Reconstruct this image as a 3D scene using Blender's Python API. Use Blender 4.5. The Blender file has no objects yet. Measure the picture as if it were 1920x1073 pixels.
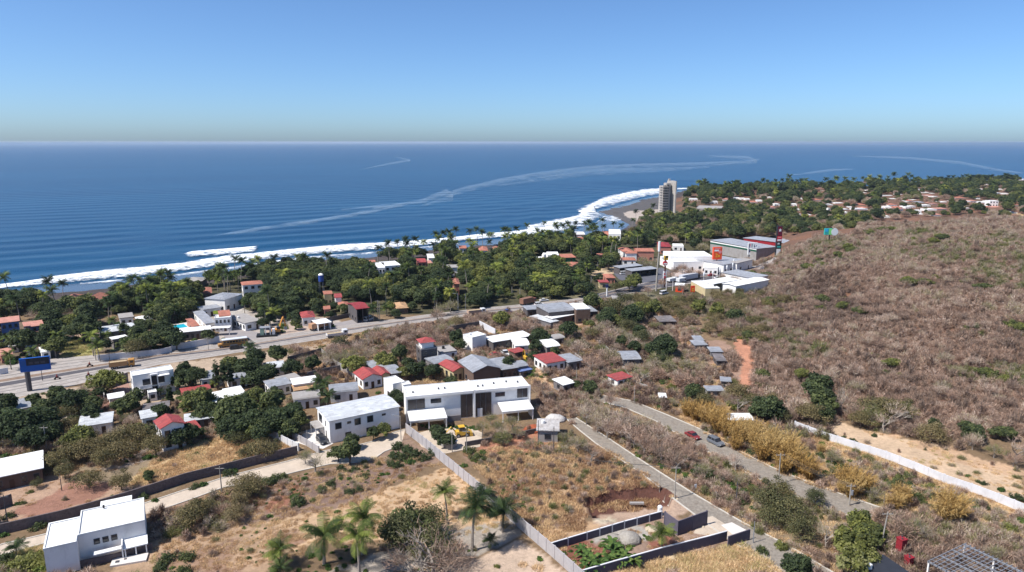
import bpy, math, random
import numpy as np
from mathutils import Vector, Matrix
random.seed(7); RNG = np.random.default_rng(11)
SC = bpy.context.scene
COL = SC.collection
PI = math.pi
# ------------------------------------------------------------------ camera
CAM_H, FPX, CX, CY, PITCH = 74.0, 1300.0, 960.0, 536.5, math.radians(11.75)
cd = bpy.data.cameras.new('camera'); cam = bpy.data.objects.new('camera', cd); COL.objects.link(cam)
cam.location = (0, 0, CAM_H); cam.rotation_euler = (PI/2 - PITCH, 0, 0)
cd.sensor_width = 36; cd.lens = 36*FPX/1920; cd.clip_start = 1; cd.clip_end = 120000
SC.camera = cam
# ------------------------------------------------------------------ sky, sun, exposure
SUN_EL = math.radians(54); SUN_AZ = math.atan2(-.91, -.41)      # azimuth from +Y towards +X
W = bpy.data.worlds.new('World'); SC.world = W; W.use_nodes = True
nt = W.node_tree; nt.nodes.clear()
sky = nt.nodes.new('ShaderNodeTexSky'); sky.sky_type = 'NISHITA'; sky.sun_disc = False
sky.sun_elevation = SUN_EL; sky.sun_rotation = SUN_AZ
sky.altitude = 100; sky.air_density = 0.7; sky.dust_density = 0.9; sky.ozone_density = 8
bg = nt.nodes.new('ShaderNodeBackground'); bg.inputs[1].default_value = 0.084
wo = nt.nodes.new('ShaderNodeOutputWorld')
tn = nt.nodes.new('ShaderNodeMix'); tn.data_type = 'RGBA'; tn.blend_type = 'MULTIPLY'; tn.inputs[0].default_value = 1; tn.inputs[7].default_value = (.86, .955, .99, 1)
nt.links.new(sky.outputs[0], tn.inputs[6]); nt.links.new(tn.outputs[2], bg.inputs[0]); nt.links.new(bg.outputs[0], wo.inputs[0])
sl = bpy.data.lights.new('sun', 'SUN'); sl.energy = 3.4; sl.angle = math.radians(.5); sl.color = (1, .965, .91)
sun = bpy.data.objects.new('sun', sl); COL.objects.link(sun)
sun.rotation_euler = Vector((math.cos(SUN_EL)*math.sin(SUN_AZ), math.cos(SUN_EL)*math.cos(SUN_AZ), math.sin(SUN_EL))).to_track_quat('Z', 'Y').to_euler()
SC.view_settings.view_transform = 'Standard'; SC.view_settings.look = 'None'
SC.view_settings.exposure = 1.0; SC.view_settings.gamma = 1
try:
    SC.cycles.max_bounces = 6; SC.cycles.diffuse_bounces = 4; SC.cycles.glossy_bounces = 2
    SC.cycles.transparent_max_bounces = 8; SC.cycles.volume_bounces = 0
    SC.cycles.use_denoising = True; SC.cycles.use_adaptive_sampling = True; SC.cycles.adaptive_threshold = .015
except Exception: pass

# ------------------------------------------------------------------ picture <-> place
CP, SP = math.cos(PITCH), math.sin(PITCH)
def ray(px, py):
    a, b = (px-CX)/FPX, (CY-py)/FPX
    return Vector((a, CP + b*SP, -SP + b*CP))
def P(px, py, z=0.0):
    d = ray(px, py); t = (z-CAM_H)/d.z
    return Vector((d.x*t, d.y*t, z))
def proj(x, y, z):
    z = z-CAM_H; dep = y*CP - z*SP; up = y*SP + z*CP
    return CX + FPX*x/dep, CY - FPX*up/dep, dep
def sstep(t): t = np.clip(t, 0, 1); return t*t*(3-2*t)
def vnoise(x, y, s, seed=0):
    x = np.asarray(x, float)/s; y = np.asarray(y, float)/s
    xi = np.floor(x).astype(np.int64); yi = np.floor(y).astype(np.int64); fx = x-xi; fy = y-yi
    fx = fx*fx*(3-2*fx); fy = fy*fy*(3-2*fy)
    def h(i, j):
        n = (i*374761393 + j*668265263 + seed*974711) & 0x7fffffff
        n = ((n ^ (n >> 13))*1274126177) & 0x7fffffff
        return ((n ^ (n >> 16)) & 0xffff)/65535.0
    return (h(xi, yi)*(1-fx)+h(xi+1, yi)*fx)*(1-fy) + (h(xi, yi+1)*(1-fx)+h(xi+1, yi+1)*fx)*fy
def inpoly(x, y, poly):
    x = np.asarray(x, float); y = np.asarray(y, float); r = np.zeros(x.shape, bool); n = len(poly)
    for i in range(n):
        x0, y0 = poly[i][0], poly[i][1]; x1, y1 = poly[(i+1) % n][0], poly[(i+1) % n][1]
        if y0 == y1: continue
        c = ((y0 > y) != (y1 > y)) & (x < (x1-x0)*(y-y0)/(y1-y0)+x0)
        r ^= c
    return r
SEA_Z = -1.0
COAST_PX = [(-400,600),(-150,566),(0,546),(100,536),(200,527),(300,517),(400,504),(480,492),(560,482),(640,476),(720,470),(800,463),(880,453),
 (940,448),(1000,443),(1060,436),(1110,420),(1132,409),(1120,401.5),(1112,398),(1150,388),(1190,376),(1240,366),(1275,357),(1340,354.5),(1420,353),
 (1520,352),(1600,351),(1690,346.5),(1780,344.5),(1850,340.5),(1920,337),(2200,326),(2600,314)]
COAST = [P(a, b, SEA_Z) for a, b in COAST_PX]
LAND = [(c.x, c.y) for c in COAST] + [(9000, COAST[-1].y), (9000, -400), (-3000, -400), (-3000, -100)]
def coastdist(x, y):
    x = np.asarray(x, float); y = np.asarray(y, float); best = np.full(x.shape, 1e9)
    for a, b in zip(COAST[:-1], COAST[1:]):
        dx, dy = b.x-a.x, b.y-a.y; L = dx*dx+dy*dy
        t = np.clip(((x-a.x)*dx+(y-a.y)*dy)/L, 0, 1)
        best = np.minimum(best, np.hypot(x-a.x-t*dx, y-a.y-t*dy))
    return np.where(inpoly(x, y, LAND), best, -best)
RIDGE_X = [-900, 138, 148, 158, 178, 202, 219, 243, 286, 340, 500, 900]
RIDGE_H = [0, 0, 3, 8, 15.5, 20, 22.5, 25, 28, 30.5, 33, 33]
PIT_PX = [(1092,938),(1130,930),(1200,922),(1238,920),(1258,934),(1258,960),(1235,968),(1150,985),(1115,975)]
PIT = [P(a, b, -.8) for a, b in PIT_PX]
def terr(x, y):
    x = np.asarray(x, float); y = np.asarray(y, float)
    xs = x + np.clip(380-y, -120, 260)*.27
    r = np.interp(xs, RIDGE_X, RIDGE_H)
    t = np.clip((y-158)/222, 0, 1); g = .35*t + .65*sstep(t)
    g = g*(1 - .9*sstep((y-395)/190))
    z = r*g + (vnoise(x, y, 30, 3)-.5)*5.5*np.clip(r*g/6, 0, 1) + (vnoise(x*.6, y*1.2, 15, 6)-.5)*2*np.clip(r*g/6, 0, 1) + (vnoise(x, y, 9, 4)-.5)*.9*np.clip(r*g/5, 0, 1)
    far = y > 260
    if np.any(far):
        d = np.where(far, coastdist(x, y) if far.size < 400000 else 99, 99)
        z = np.where(d < 34, np.minimum(z, SEA_Z + np.maximum(d, -150)*.03), z)
    pit = inpoly(x, y, PIT)
    z = np.where(pit, -2.4 + (vnoise(x, y, 3, 8)-.5)*.3, z)
    return z
def gz(x, y): return float(terr(np.array([x]), np.array([y]))[0])
def G(px, py):
    d = ray(px, py)
    p0 = P(px, py, 0)
    if p0.x + (380-p0.y)*.27 < 120 or p0.y < 160:
        p0.z = gz(p0.x, p0.y); return p0
    ts = np.linspace(120, 900, 2400); X = d.x*ts; Y = d.y*ts; Z = CAM_H + d.z*ts
    hit = np.nonzero(Z < terr(X, Y))[0]
    if len(hit) == 0: return p0
    i = hit[0]; x, y = X[i], Y[i]
    return Vector((x, y, gz(x, y)))

# ------------------------------------------------------------------ materials
MATS = {}
def S(r, g, b, k=.72):
    f = lambda c: ((c/255+.055)/1.055)**2.4 if c/255 > .04045 else c/255/12.92
    return (f(r)*k, f(g)*k, f(b)*k, 1)
def newmat(name):
    m = bpy.data.materials.new(name); m.use_nodes = True; n = m.node_tree
    for x in list(n.nodes): n.nodes.remove(x)
    out = n.nodes.new('ShaderNodeOutputMaterial'); b = n.nodes.new('ShaderNodeBsdfPrincipled')
    n.links.new(b.outputs[0], out.inputs[0]); return m, n, b, out
def mat(name, col, rough=.8, var=.25, scale=.6, metal=0, bump=0, wave=0, waxis='X', dirt=0, spec=.3):
    if name in MATS: return MATS[name]
    m, n, b, out = newmat(name); L = n.links.new
    tc = n.nodes.new('ShaderNodeTexCoord')
    nz = n.nodes.new('ShaderNodeTexNoise'); nz.inputs['Scale'].default_value = scale; nz.inputs['Detail'].default_value = 6; nz.inputs['Roughness'].default_value = .7
    L(tc.outputs['Object'], nz.inputs['Vector'])
    mr = n.nodes.new('ShaderNodeMapRange'); mr.inputs[1].default_value = .3; mr.inputs[2].default_value = .7
    mr.inputs[3].default_value = 1-var; mr.inputs[4].default_value = 1+var*.6; L(nz.outputs['Fac'], mr.inputs[0])
    mx = n.nodes.new('ShaderNodeVectorMath'); mx.operation = 'SCALE'; mx.inputs[0].default_value = col[:3]; L(mr.outputs[0], mx.inputs['Scale'])
    last = mx.outputs[0]
    if dirt:
        n2 = n.nodes.new('ShaderNodeTexNoise'); n2.inputs['Scale'].default_value = .35; n2.inputs['Detail'].default_value = 8; n2.inputs['Roughness'].default_value = .75
        mp = n.nodes.new('ShaderNodeMapping'); mp.inputs['Scale'].default_value = (1.2, 1.2, .35); L(tc.outputs['Object'], mp.inputs[0]); L(mp.outputs[0], n2.inputs['Vector'])
        r2 = n.nodes.new('ShaderNodeMapRange'); r2.inputs[1].default_value = .5; r2.inputs[2].default_value = .72; r2.inputs[4].default_value = dirt; L(n2.outputs['Fac'], r2.inputs[0])
        mm = n.nodes.new('ShaderNodeMix'); mm.data_type = 'RGBA'; L(r2.outputs[0], mm.inputs[0]); L(last, mm.inputs[6]); mm.inputs[7].default_value = (.16, .12, .09, 1)
        last = mm.outputs[2]
    if wave:
        bk = n.nodes.new('ShaderNodeTexBrick'); bk.inputs['Color1'].default_value = (.78,.78,.78,1); bk.inputs['Color2'].default_value = (1.08,1.08,1.08,1); bk.inputs['Mortar'].default_value = (.8,.8,.8,1); bk.inputs['Scale'].default_value = .35; bk.inputs['Mortar Size'].default_value = .004; L(tc.outputs['Object'], bk.inputs['Vector'])
        vb = n.nodes.new('ShaderNodeVectorMath'); vb.operation = 'MULTIPLY'; L(last, vb.inputs[0]); L(bk.outputs['Color'], vb.inputs[1]); last = vb.outputs[0]
        wv = n.nodes.new('ShaderNodeTexWave'); wv.bands_direction = waxis; wv.inputs['Scale'].default_value = wave; L(tc.outputs['Object'], wv.inputs['Vector'])
        bp = n.nodes.new('ShaderNodeBump'); bp.inputs['Strength'].default_value = .5; bp.inputs['Distance'].default_value = .06; L(wv.outputs['Fac'], bp.inputs['Height']); L(bp.outputs[0], b.inputs['Normal'])
        m3 = n.nodes.new('ShaderNodeMapRange'); m3.inputs[3].default_value = .9; m3.inputs[4].default_value = 1.04; L(wv.outputs['Fac'], m3.inputs[0])
        v3 = n.nodes.new('ShaderNodeVectorMath'); v3.operation = 'SCALE'; L(last, v3.inputs[0]); L(m3.outputs[0], v3.inputs['Scale']); last = v3.outputs[0]
    elif bump:
        n4 = n.nodes.new('ShaderNodeTexNoise'); n4.inputs['Scale'].default_value = 3; n4.inputs['Detail'].default_value = 5; L(tc.outputs['Object'], n4.inputs['Vector'])
        bp = n.nodes.new('ShaderNodeBump'); bp.inputs['Strength'].default_value = bump; bp.inputs['Distance'].default_value = .15; L(n4.outputs['Fac'], bp.inputs['Height']); L(bp.outputs[0], b.inputs['Normal'])
    L(last, b.inputs['Base Color'])
    b.inputs['Roughness'].default_value = rough; b.inputs['Metallic'].default_value = metal
    b.inputs['Specular IOR Level'].default_value = spec
    MATS[name] = m; return m
def leafmat(name, stops, trans=.22, var=.35):
    """tint (custom property or instance attribute) picks a place on the ramp; per-clump attribute varies it"""
    m, n, b, out = newmat(name); L = n.links.new
    at = n.nodes.new('ShaderNodeAttribute'); at.attribute_type = 'INSTANCER'; at.attribute_name = 'tint'
    cl = n.nodes.new('ShaderNodeAttribute'); cl.attribute_type = 'GEOMETRY'; cl.attribute_name = 'clump'
    ma = n.nodes.new('ShaderNodeMath'); ma.operation = 'MULTIPLY_ADD'; L(cl.outputs['Fac'], ma.inputs[0]); ma.inputs[1].default_value = .34
    sb = n.nodes.new('ShaderNodeMath'); sb.operation = 'SUBTRACT'; L(at.outputs['Fac'], sb.inputs[0]); sb.inputs[1].default_value = .17; L(sb.outputs[0], ma.inputs[2])
    cr = n.nodes.new('ShaderNodeValToRGB'); L(ma.outputs[0], cr.inputs[0])
    e = cr.color_ramp.elements
    for i, (p, c) in enumerate(stops):
        q = e[i] if i < 2 else e.new(p)
        q.position = p; q.color = c
    mr = n.nodes.new('ShaderNodeMapRange'); mr.inputs[3].default_value = 1-var; mr.inputs[4].default_value = 1+var; L(cl.outputs['Fac'], mr.inputs[0])
    v = n.nodes.new('ShaderNodeVectorMath'); v.operation = 'SCALE'; L(cr.outputs[0], v.inputs[0]); L(mr.outputs[0], v.inputs['Scale'])
    L(v.outputs[0], b.inputs['Base Color']); b.inputs['Roughness'].default_value = .75; b.inputs['Specular IOR Level'].default_value = .2
    if trans:
        t = n.nodes.new('ShaderNodeBsdfTranslucent'); L(v.outputs[0], t.inputs[0])
        mx = n.nodes.new('ShaderNodeMixShader'); mx.inputs[0].default_value = trans; L(b.outputs[0], mx.inputs[1]); L(t.outputs[0], mx.inputs[2]); L(mx.outputs[0], out.inputs[0])
    MATS[name] = m; return m

# ------------------------------------------------------------------ mesh building
class MB:
    def __init__(s): s.v = []; s.f = []
    def quad(s, *p):
        i = len(s.v); s.v += [tuple(q) for q in p]; s.f.append(tuple(range(i, i+len(p)))); return s
    def box(s, x0, y0, z0, x1, y1, z1):
        i = len(s.v)
        s.v += [(x0,y0,z0),(x1,y0,z0),(x1,y1,z0),(x0,y1,z0),(x0,y0,z1),(x1,y0,z1),(x1,y1,z1),(x0,y1,z1)]
        s.f += [(i,i+3,i+2,i+1),(i+4,i+5,i+6,i+7),(i,i+1,i+5,i+4),(i+1,i+2,i+6,i+5),(i+2,i+3,i+7,i+6),(i+3,i,i+4,i+7)]; return s
    def prism(s, poly, z0, z1):
        """poly: list of xy, counter-clockwise"""
        n = len(poly); i = len(s.v)
        s.v += [(p[0],p[1],z0) for p in poly] + [(p[0],p[1],z1) for p in poly]
        s.f.append(tuple(range(i+n-1, i-1, -1))); s.f.append(tuple(range(i+n, i+2*n)))
        for k in range(n): s.f.append((i+k, i+(k+1)%n, i+n+(k+1)%n, i+n+k))
        return s
    def side(s, prof, y0, y1):
        """prof: xz outline extruded along y"""
        n = len(prof); i = len(s.v)
        s.v += [(p[0],y0,p[1]) for p in prof] + [(p[0],y1,p[1]) for p in prof]
        s.f.append(tuple(range(i, i+n))); s.f.append(tuple(range(i+2*n-1, i+n-1, -1)))
        for k in range(n): s.f.append((i+(k+1)%n, i+k, i+n+k, i+n+(k+1)%n))
        return s
    def tube(s, pts, rad, n=6, cap=True):
        pts = [Vector(p) for p in pts]; i0 = len(s.v)
        if not hasattr(rad, '__len__'): rad = [rad]*len(pts)
        for k, p in enumerate(pts):
            d = (pts[min(k+1, len(pts)-1)]-pts[max(k-1, 0)])
            d = d.normalized() if d.length > 1e-9 else Vector((0,0,1))
            a = d.cross(Vector((0,0,1)) if abs(d.z) < .9 else Vector((1,0,0))).normalized(); b = d.cross(a)
            for j in range(n):
                t = 2*PI*j/n; s.v.append(tuple(p + (a*math.cos(t)+b*math.sin(t))*rad[k]))
        for k in range(len(pts)-1):
            for j in range(n):
                q = i0+k*n; s.f.append((q+j, q+(j+1)%n, q+n+(j+1)%n, q+n+j))
        if cap:
            s.f.append(tuple(range(i0+n-1, i0-1, -1))); q = i0+(len(pts)-1)*n; s.f.append(tuple(range(q, q+n)))
        return s
    def cyl(s, x, y, z0, z1, r, n=10, r1=None): return s.tube([(x,y,z0),(x,y,z1)], [r, r if r1 is None else r1], n)
    def mesh(s, name, m=None, smooth=False):
        me = bpy.data.meshes.new(name); me.from_pydata(s.v, [], s.f)
        if m: me.materials.append(m)
        if smooth: me.polygons.foreach_set('use_smooth', [True]*len(me.polygons))
        me.update(); return me
    def build(s, name, m, parent=None, smooth=False, loc=None):
        o = bpy.data.objects.new(name, s.mesh(name, m, smooth)); COL.objects.link(o)
        if parent: o.parent = parent
        if loc: o.location = loc
        return o
def np_mesh(name, V, F, m, clump=None):
    me = bpy.data.meshes.new(name); V = np.asarray(V, np.float32); F = np.asarray(F, np.int32); k = F.shape[1]
    me.vertices.add(len(V)); me.vertices.foreach_set('co', V.ravel())
    me.loops.add(F.size); me.loops.foreach_set('vertex_index', F.ravel())
    me.polygons.add(len(F)); me.polygons.foreach_set('loop_start', np.arange(0, F.size, k, dtype=np.int32))
    try: me.polygons.foreach_set('loop_total', np.full(len(F), k, np.int32))
    except Exception: pass
    if clump is not None:
        a = me.attributes.new('clump', 'FLOAT', 'FACE'); a.data.foreach_set('value', np.asarray(clump, np.float32))
    if m: me.materials.append(m)
    me.update(); me.validate(); return me
def tag(o, label=None, cat=None, group=None, kind=None):
    if label: o['label'] = label
    if cat: o['category'] = cat
    if group: o['group'] = group
    if kind: o['kind'] = kind
    return o
def empty(name, loc, rz=0):
    o = bpy.data.objects.new(name, None); COL.objects.link(o); o.location = loc; o.rotation_euler = (0, 0, rz)
    o.empty_display_size = .5; return o
def copy_tree(o, parent=None):
    c = o.copy(); COL.objects.link(c); c.parent = parent
    for ch in list(o.children): copy_tree(ch, c)
    return c
KEEP = []      # picture regions where the photograph shows no tree in front
FOOT = []      # footprints (world polygons) nothing may grow through
LMARK = []     # (phrase, px, py) things a label can point at
def landmark(ph, px, py): LMARK.append((ph, px, py))
HAZE = 0.000042
# ------------------------------------------------------------------ ground sheet
def axis(parts):
    out = []
    for a, b, s in parts:
        n = max(1, int(round((b-a)/s))); out += list(np.linspace(a, b, n, endpoint=False))
    out.append(parts[-1][1]); return np.array(out)
xs = axis([(-9000,-2500,500),(-2500,-900,80),(-900,-330,14),(-330,-190,3),(-190,215,.85),(215,400,2.2),(400,1100,9),(1100,3500,60),(3500,12000,700)])
ys = axis([(-600,60,30),(60,98,2),(98,260,.85),(260,460,1.6),(460,900,4.5),(900,2000,14),(2000,7000,200)])
GX, GY = np.meshgrid(xs, ys)
cdist = np.where(GY > 200, coastdist(GX, GY), 300.0)
def grid_terr():
    z = terr(np.where(True, GX, 0), GY)
    z = np.where((cdist < 34) & (GY > 200), np.minimum(z, SEA_Z + np.maximum(cdist, -150)*.03), z)
    return z
GZ = grid_terr()
PXG, PYG, DG = proj(GX, GY, GZ)
jit = (vnoise(GX, GY, 3.2, 1)-.5)*1.6 + (vnoise(GX, GY, 1.3, 2)-.5)*.9 + (vnoise(GX, GY, 9, 5)-.5)*2.2
SX = GX + jit; SY = GY + (vnoise(GX, GY, 3.0, 21)-.5)*2.2 + (vnoise(GX, GY, 9, 25)-.5)*2.2
col = np.zeros(GX.shape + (3,)); col[:] = S(146, 122, 96)[:3]
wet = np.zeros(GX.shape)
def paint(poly, c, k=1.0, soft=True, noise=None):
    """ground colour over a patch given by its outline"""
    wp = [G(a, b) for a, b in poly]
    m = inpoly(SX if soft else GX, SY if soft else GY, wp)
    if noise: m &= vnoise(GX, GY, noise[0], noise[2]) > noise[1]
    cc = np.array(S(*c)[:3])*k*1.27; cc = cc*.8 + cc.mean()*.2
    col[m] = cc
far = (PYG < 590) & (GY > 0); col[far] = S(92, 88, 66)[:3]
farther = (GY > 560); col[farther] = S(84, 86, 66)[:3]
behind = GY < 60; col[behind] = S(150,125,98)[:3]
hillm = (GZ > .25) & (GX > 0) & (cdist > 40); col[hillm] = S(128, 98, 82)[:3]
hn = vnoise(GX, GY, 13, 31); col[hillm & (hn > .66)] = S(140, 104, 84)[:3]; col[hillm & (hn < .3)] = S(112, 94, 76)[:3]
paint([(0,600),(180,600),(400,600),(400,640),(300,655),(185,672),(0,690)], (118,100,80))
paint([(115,636),(170,632),(185,650),(186,678),(150,684),(100,686),(118,660)], (168,158,84))
paint([(128,624),(170,622),(168,632),(120,636)], (172,140,112))
paint([(208,640),(240,640),(238,655),(205,660)], (120,128,82))
paint([(345,640),(375,632),(395,634),(380,645),(345,648)], (196,166,120))
paint([(270,596),(400,580),(500,585),(640,600),(640,612),(500,636),(420,650),(400,640),(420,620)], (176,162,150))
paint([(410,560),(450,560),(470,590),(440,600),(410,585)], (186,176,166))
# strip and lots south of the highway
paint([(0,752),(200,712),(330,680),(520,658),(640,634),(700,640),(560,690),(420,720),(300,760),(0,800)], (182,156,128))
paint([(520,668),(620,650),(760,612),(870,600),(900,620),(860,660),(720,660),(600,690)], (162,138,112))
paint([(700,640),(760,630),(800,600),(870,596),(860,650),(740,680)], (166,132,104))
paint([(150,735),(205,722),(235,730),(215,765),(150,768)], (146,104,86))
paint([(95,770),(130,762),(150,780),(135,795),(95,790)], (206,188,164))
paint([(545,688),(600,672),(640,690),(620,705),(555,712)], (186,142,108))
paint([(610,705),(660,700),(668,730),(600,735)], (196,164,108))
paint([(700,655),(716,650),(745,690),(728,696)], (190,156,132))
paint([(1000,560),(1200,545),(1230,552),(1240,600),(1100,600)], (118,110,82))
paint([(1010,600),(1120,590),(1160,620),(1100,640)], (176,138,108))
paint([(820,640),(930,650),(1010,655),(1010,690),(930,670),(840,670)], (172,142,116))
paint([(1000,690),(1060,690),(1050,730),(1000,720)], (208,168,124))
paint([(1110,660),(1250,650),(1260,720),(1160,700),(1110,690)], (150,112,90))
paint([(1220,600),(1300,640),(1360,640),(1420,740),(1300,760),(1200,680)], (168,132,108))
paint([(1370,625),(1392,628),(1412,668),(1420,705),(1400,730),(1380,722),(1388,690),(1378,660)], (198,132,96))
paint([(1405,700),(1430,735),(1400,790),(1370,790),(1385,740)], (190,124,92))
paint([(1225,580),(1270,585),(1262,600),(1235,595)], (200,160,130))
# left fields
paint([(0,790),(120,790),(300,820),(420,790),(560,760),(600,800),(500,860),(300,920),(0,1000)], (150,128,98))
paint([(235,912),(300,855),(345,838),(430,812),(490,806),(530,830),(560,842),(430,882),(300,908)], (214,178,122))
paint([(430,812),(490,806),(540,835),(480,842)], (190,148,104))
paint([(0,905),(90,885),(230,912),(285,912),(150,955),(0,992)], (186,148,118))
paint([(20,960),(120,905),(230,905),(170,935),(60,975)], (166,116,92))
paint([(0,905),(70,885),(80,900),(0,925)], (216,204,190))
paint([(160,870),(290,830),(330,835),(280,860),(210,885)], (170,148,130))
# between the concrete road and the golden strip
paint([(260,965),(430,915),(600,878),(700,860),(760,815),(830,865),(640,955),(300,1020)], (152,122,100))
paint([(560,900),(700,870),(820,860),(800,880),(620,950),(500,960)], (136,108,92))
paint([(480,985),(640,955),(740,915),(840,878),(900,905),(960,985),(860,1005),(640,1020),(400,1073),(280,1073),(300,1030)], (206,168,124))
paint([(200,1073),(300,1010),(480,985),(560,1000),(500,1073)], (184,148,112))
paint([(290,1040),(420,1015),(560,1005),(600,1030),(420,1073),(290,1073)], (160,124,96), noise=(7,.5,3))
paint([(870,985),(960,975),(985,1005),(950,1020),(820,1050),(700,1073),(620,1073),(760,1020)], (172,158,142))
paint([(940,1030),(985,1008),(1060,1073),(760,1073)], (206,176,148))
paint([(500,925),(560,905),(570,945),(500,960)], (158,104,78), noise=(4,.4,9))
paint([(0,1040),(85,1020),(90,1073),(0,1073)], (170,150,110))
# centre lot
paint([(870,850),(960,830),(1090,826),(1200,880),(1250,925),(1090,940),(1040,1010),(960,950)], (142,112,88))
paint([(900,830),(1010,800),(1060,825),(1000,850),(910,850)], (178,116,84))
paint([(1040,900),(1200,890),(1260,920),(1100,940),(1100,980),(1240,965),(1290,975),(1030,1018),(985,960)], (196,156,112), noise=(5,.35,5))
paint([(1095,940),(1262,922),(1300,945),(1280,972),(1130,990)], (186,154,128))
paint([(1088,938),(1130,920),(1200,912),(1240,911),(1266,930),(1258,940),(1240,932),(1200,936),(1130,946),(1110,968)], (104,66,54))  # dark cut soil of the pit bank, with its shade painted into the colour
paint([(1115,955),(1150,950),(1165,975),(1130,985)], (206,186,154))
paint([(1300,935),(1345,965),(1330,990),(1290,972)], (196,166,140))
paint([(1030,1022),(1240,975),(1325,985),(1405,1010),(1100,1080),(1070,1073)], (166,134,112))
paint([(1030,1025),(1100,1010),(1150,1040),(1090,1073)], (146,88,66))
paint([(1120,1000),(1200,985),(1225,1010),(1180,1022),(1120,1018)], (182,172,160))
paint([(1200,1022),(1260,1005),(1300,1030),(1220,1040)], (160,98,74), noise=(4,.4,7))
paint([(1105,1080),(1400,1018),(1445,1030),(1500,1090),(1100,1100)], (214,188,146))
# between and beside the two roads
paint([(1100,790),(1160,770),(1300,820),(1420,890),(1560,960),(1700,1000),(1750,1073),(1560,1073),(1400,980),(1220,870)], (148,124,92))
paint([(1250,760),(1420,760),(1500,800),(1700,880),(1920,960),(1920,1005),(1700,965),(1560,925),(1420,870),(1320,815)], (188,152,102))
paint([(1385,845),(1480,900),(1600,940),(1640,955),(1560,940),(1440,895)], (222,192,150))
paint([(1480,790),(1560,785),(1640,812),(1780,840),(1850,870),(1920,900),(1920,945),(1800,905),(1640,845)], (208,174,136))
paint([(1640,810),(1700,812),(1920,880),(1920,900),(1780,862)], (200,160,120), noise=(6,.5,2))
paint([(1640,955),(1780,990),(1930,1022),(1930,1090),(1640,1090),(1660,1040)], (150,126,106))
paint([(1900,400),(1925,405),(1925,440),(1890,425)], (220,180,120))
paint([(1395,500),(1500,520),(1480,545),(1400,540)], (190,140,116))
paint([(1130,500),(1160,495),(1160,512),(1100,520)], (200,170,130))
# shore
shore = (cdist < 46) & (GY > 200)
col[shore] = S(88, 80, 78)[:3]
dz = cdist + (vnoise(GX, GY, 14, 41)-.5)*12
w1 = (dz < 26) & (GY > 200) & (GX < 90); col[w1] = S(70, 72, 84)[:3]; wet[w1] = 1
w2 = (dz < 9) & (GY > 200); col[w2] = S(64, 66, 78)[:3]; wet[w2] = 1
paint([(1112,399),(1240,366),(1240,400),(1200,420),(1170,430),(1140,420)], (92,88,88))
paint([(1135,409),(1160,410),(1182,422),(1165,432),(1120,436),(1090,436)], (70,72,86))
mm = inpoly(GX, GY, [P(a,b,0) for a,b in [(1135,409),(1160,410),(1182,422),(1165,432),(1120,436),(1090,436)]]); wet[mm] = 1
paint([(1168,401),(1180,396),(1235,393),(1238,404),(1225,415),(1200,418),(1178,408)], (176,160,146))
gm, n, b, out = newmat('soil'); L = n.links.new
va = n.nodes.new('ShaderNodeAttribute'); va.attribute_name = 'soil_colour'
wa = n.nodes.new('ShaderNodeAttribute'); wa.attribute_name = 'wet'
tc = n.nodes.new('ShaderNodeTexCoord')
def nz(sc, det=6, ro=.7):
    q = n.nodes.new('ShaderNodeTexNoise'); q.inputs['Scale'].default_value = sc; q.inputs['Detail'].default_value = det; q.inputs['Roughness'].default_value = ro
    L(tc.outputs['Object'], q.inputs['Vector']); return q.outputs['Fac']
def mrng(x, a, bb, c, d):
    q = n.nodes.new('ShaderNodeMapRange'); q.inputs[1].default_value = a; q.inputs[2].default_value = bb; q.inputs[3].default_value = c; q.inputs[4].default_value = d; L(x, q.inputs[0]); return q.outputs[0]
def scl(v, f):
    q = n.nodes.new('ShaderNodeVectorMath'); q.operation = 'SCALE'; L(v, q.inputs[0]); L(f, q.inputs['Scale']); return q.outputs[0]
c1 = scl(va.outputs['Color'], mrng(nz(.13, 8, .75), .3, .7, .72, 1.22))
c2 = scl(c1, mrng(nz(1.1, 6, .8), .3, .7, .78, 1.2))
mx = n.nodes.new('ShaderNodeMix'); mx.data_type = 'RGBA'; L(mrng(nz(.5, 8, .8), .54, .70, 0, .28), mx.inputs[0]); L(c2, mx.inputs[6]); mx.inputs[7].default_value = S(120, 96, 72)
mw = n.nodes.new('ShaderNodeMix'); mw.data_type = 'RGBA'; L(wa.outputs['Fac'], mw.inputs[0]); L(mx.outputs[2], mw.inputs[6]); L(va.outputs['Color'], mw.inputs[7])
L(mw.outputs[2], b.inputs['Base Color'])
L(mrng(wa.outputs['Fac'], 0, 1, .95, .16), b.inputs['Roughness'])
L(mrng(wa.outputs['Fac'], 0, 1, .1, .6), b.inputs['Specular IOR Level'])
bp = n.nodes.new('ShaderNodeBump'); bp.inputs['Distance'].default_value = .5; L(mrng(wa.outputs['Fac'], 0, 1, .8, .03), bp.inputs['Strength']); L(nz(1.4, 8, .8), bp.inputs['Height']); L(bp.outputs[0], b.inputs['Normal'])
nx, ny = len(xs), len(ys)
idx = np.arange(nx*ny).reshape(ny, nx)
F = np.stack([idx[:-1,:-1], idx[:-1,1:], idx[1:,1:], idx[1:,:-1]], -1).reshape(-1, 4)
gme = np_mesh('ground', np.stack([GX, GY, GZ], -1).reshape(-1, 3), F, gm)
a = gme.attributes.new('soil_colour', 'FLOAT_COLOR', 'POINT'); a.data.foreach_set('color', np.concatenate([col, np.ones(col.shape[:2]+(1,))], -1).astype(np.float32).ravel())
a = gme.attributes.new('wet', 'FLOAT', 'POINT'); a.data.foreach_set('value', wet.astype(np.float32).ravel())
gme.polygons.foreach_set('use_smooth', [True]*len(gme.polygons))
go = bpy.data.objects.new('ground', gme); COL.objects.link(go); tag(go, kind='structure')

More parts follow.
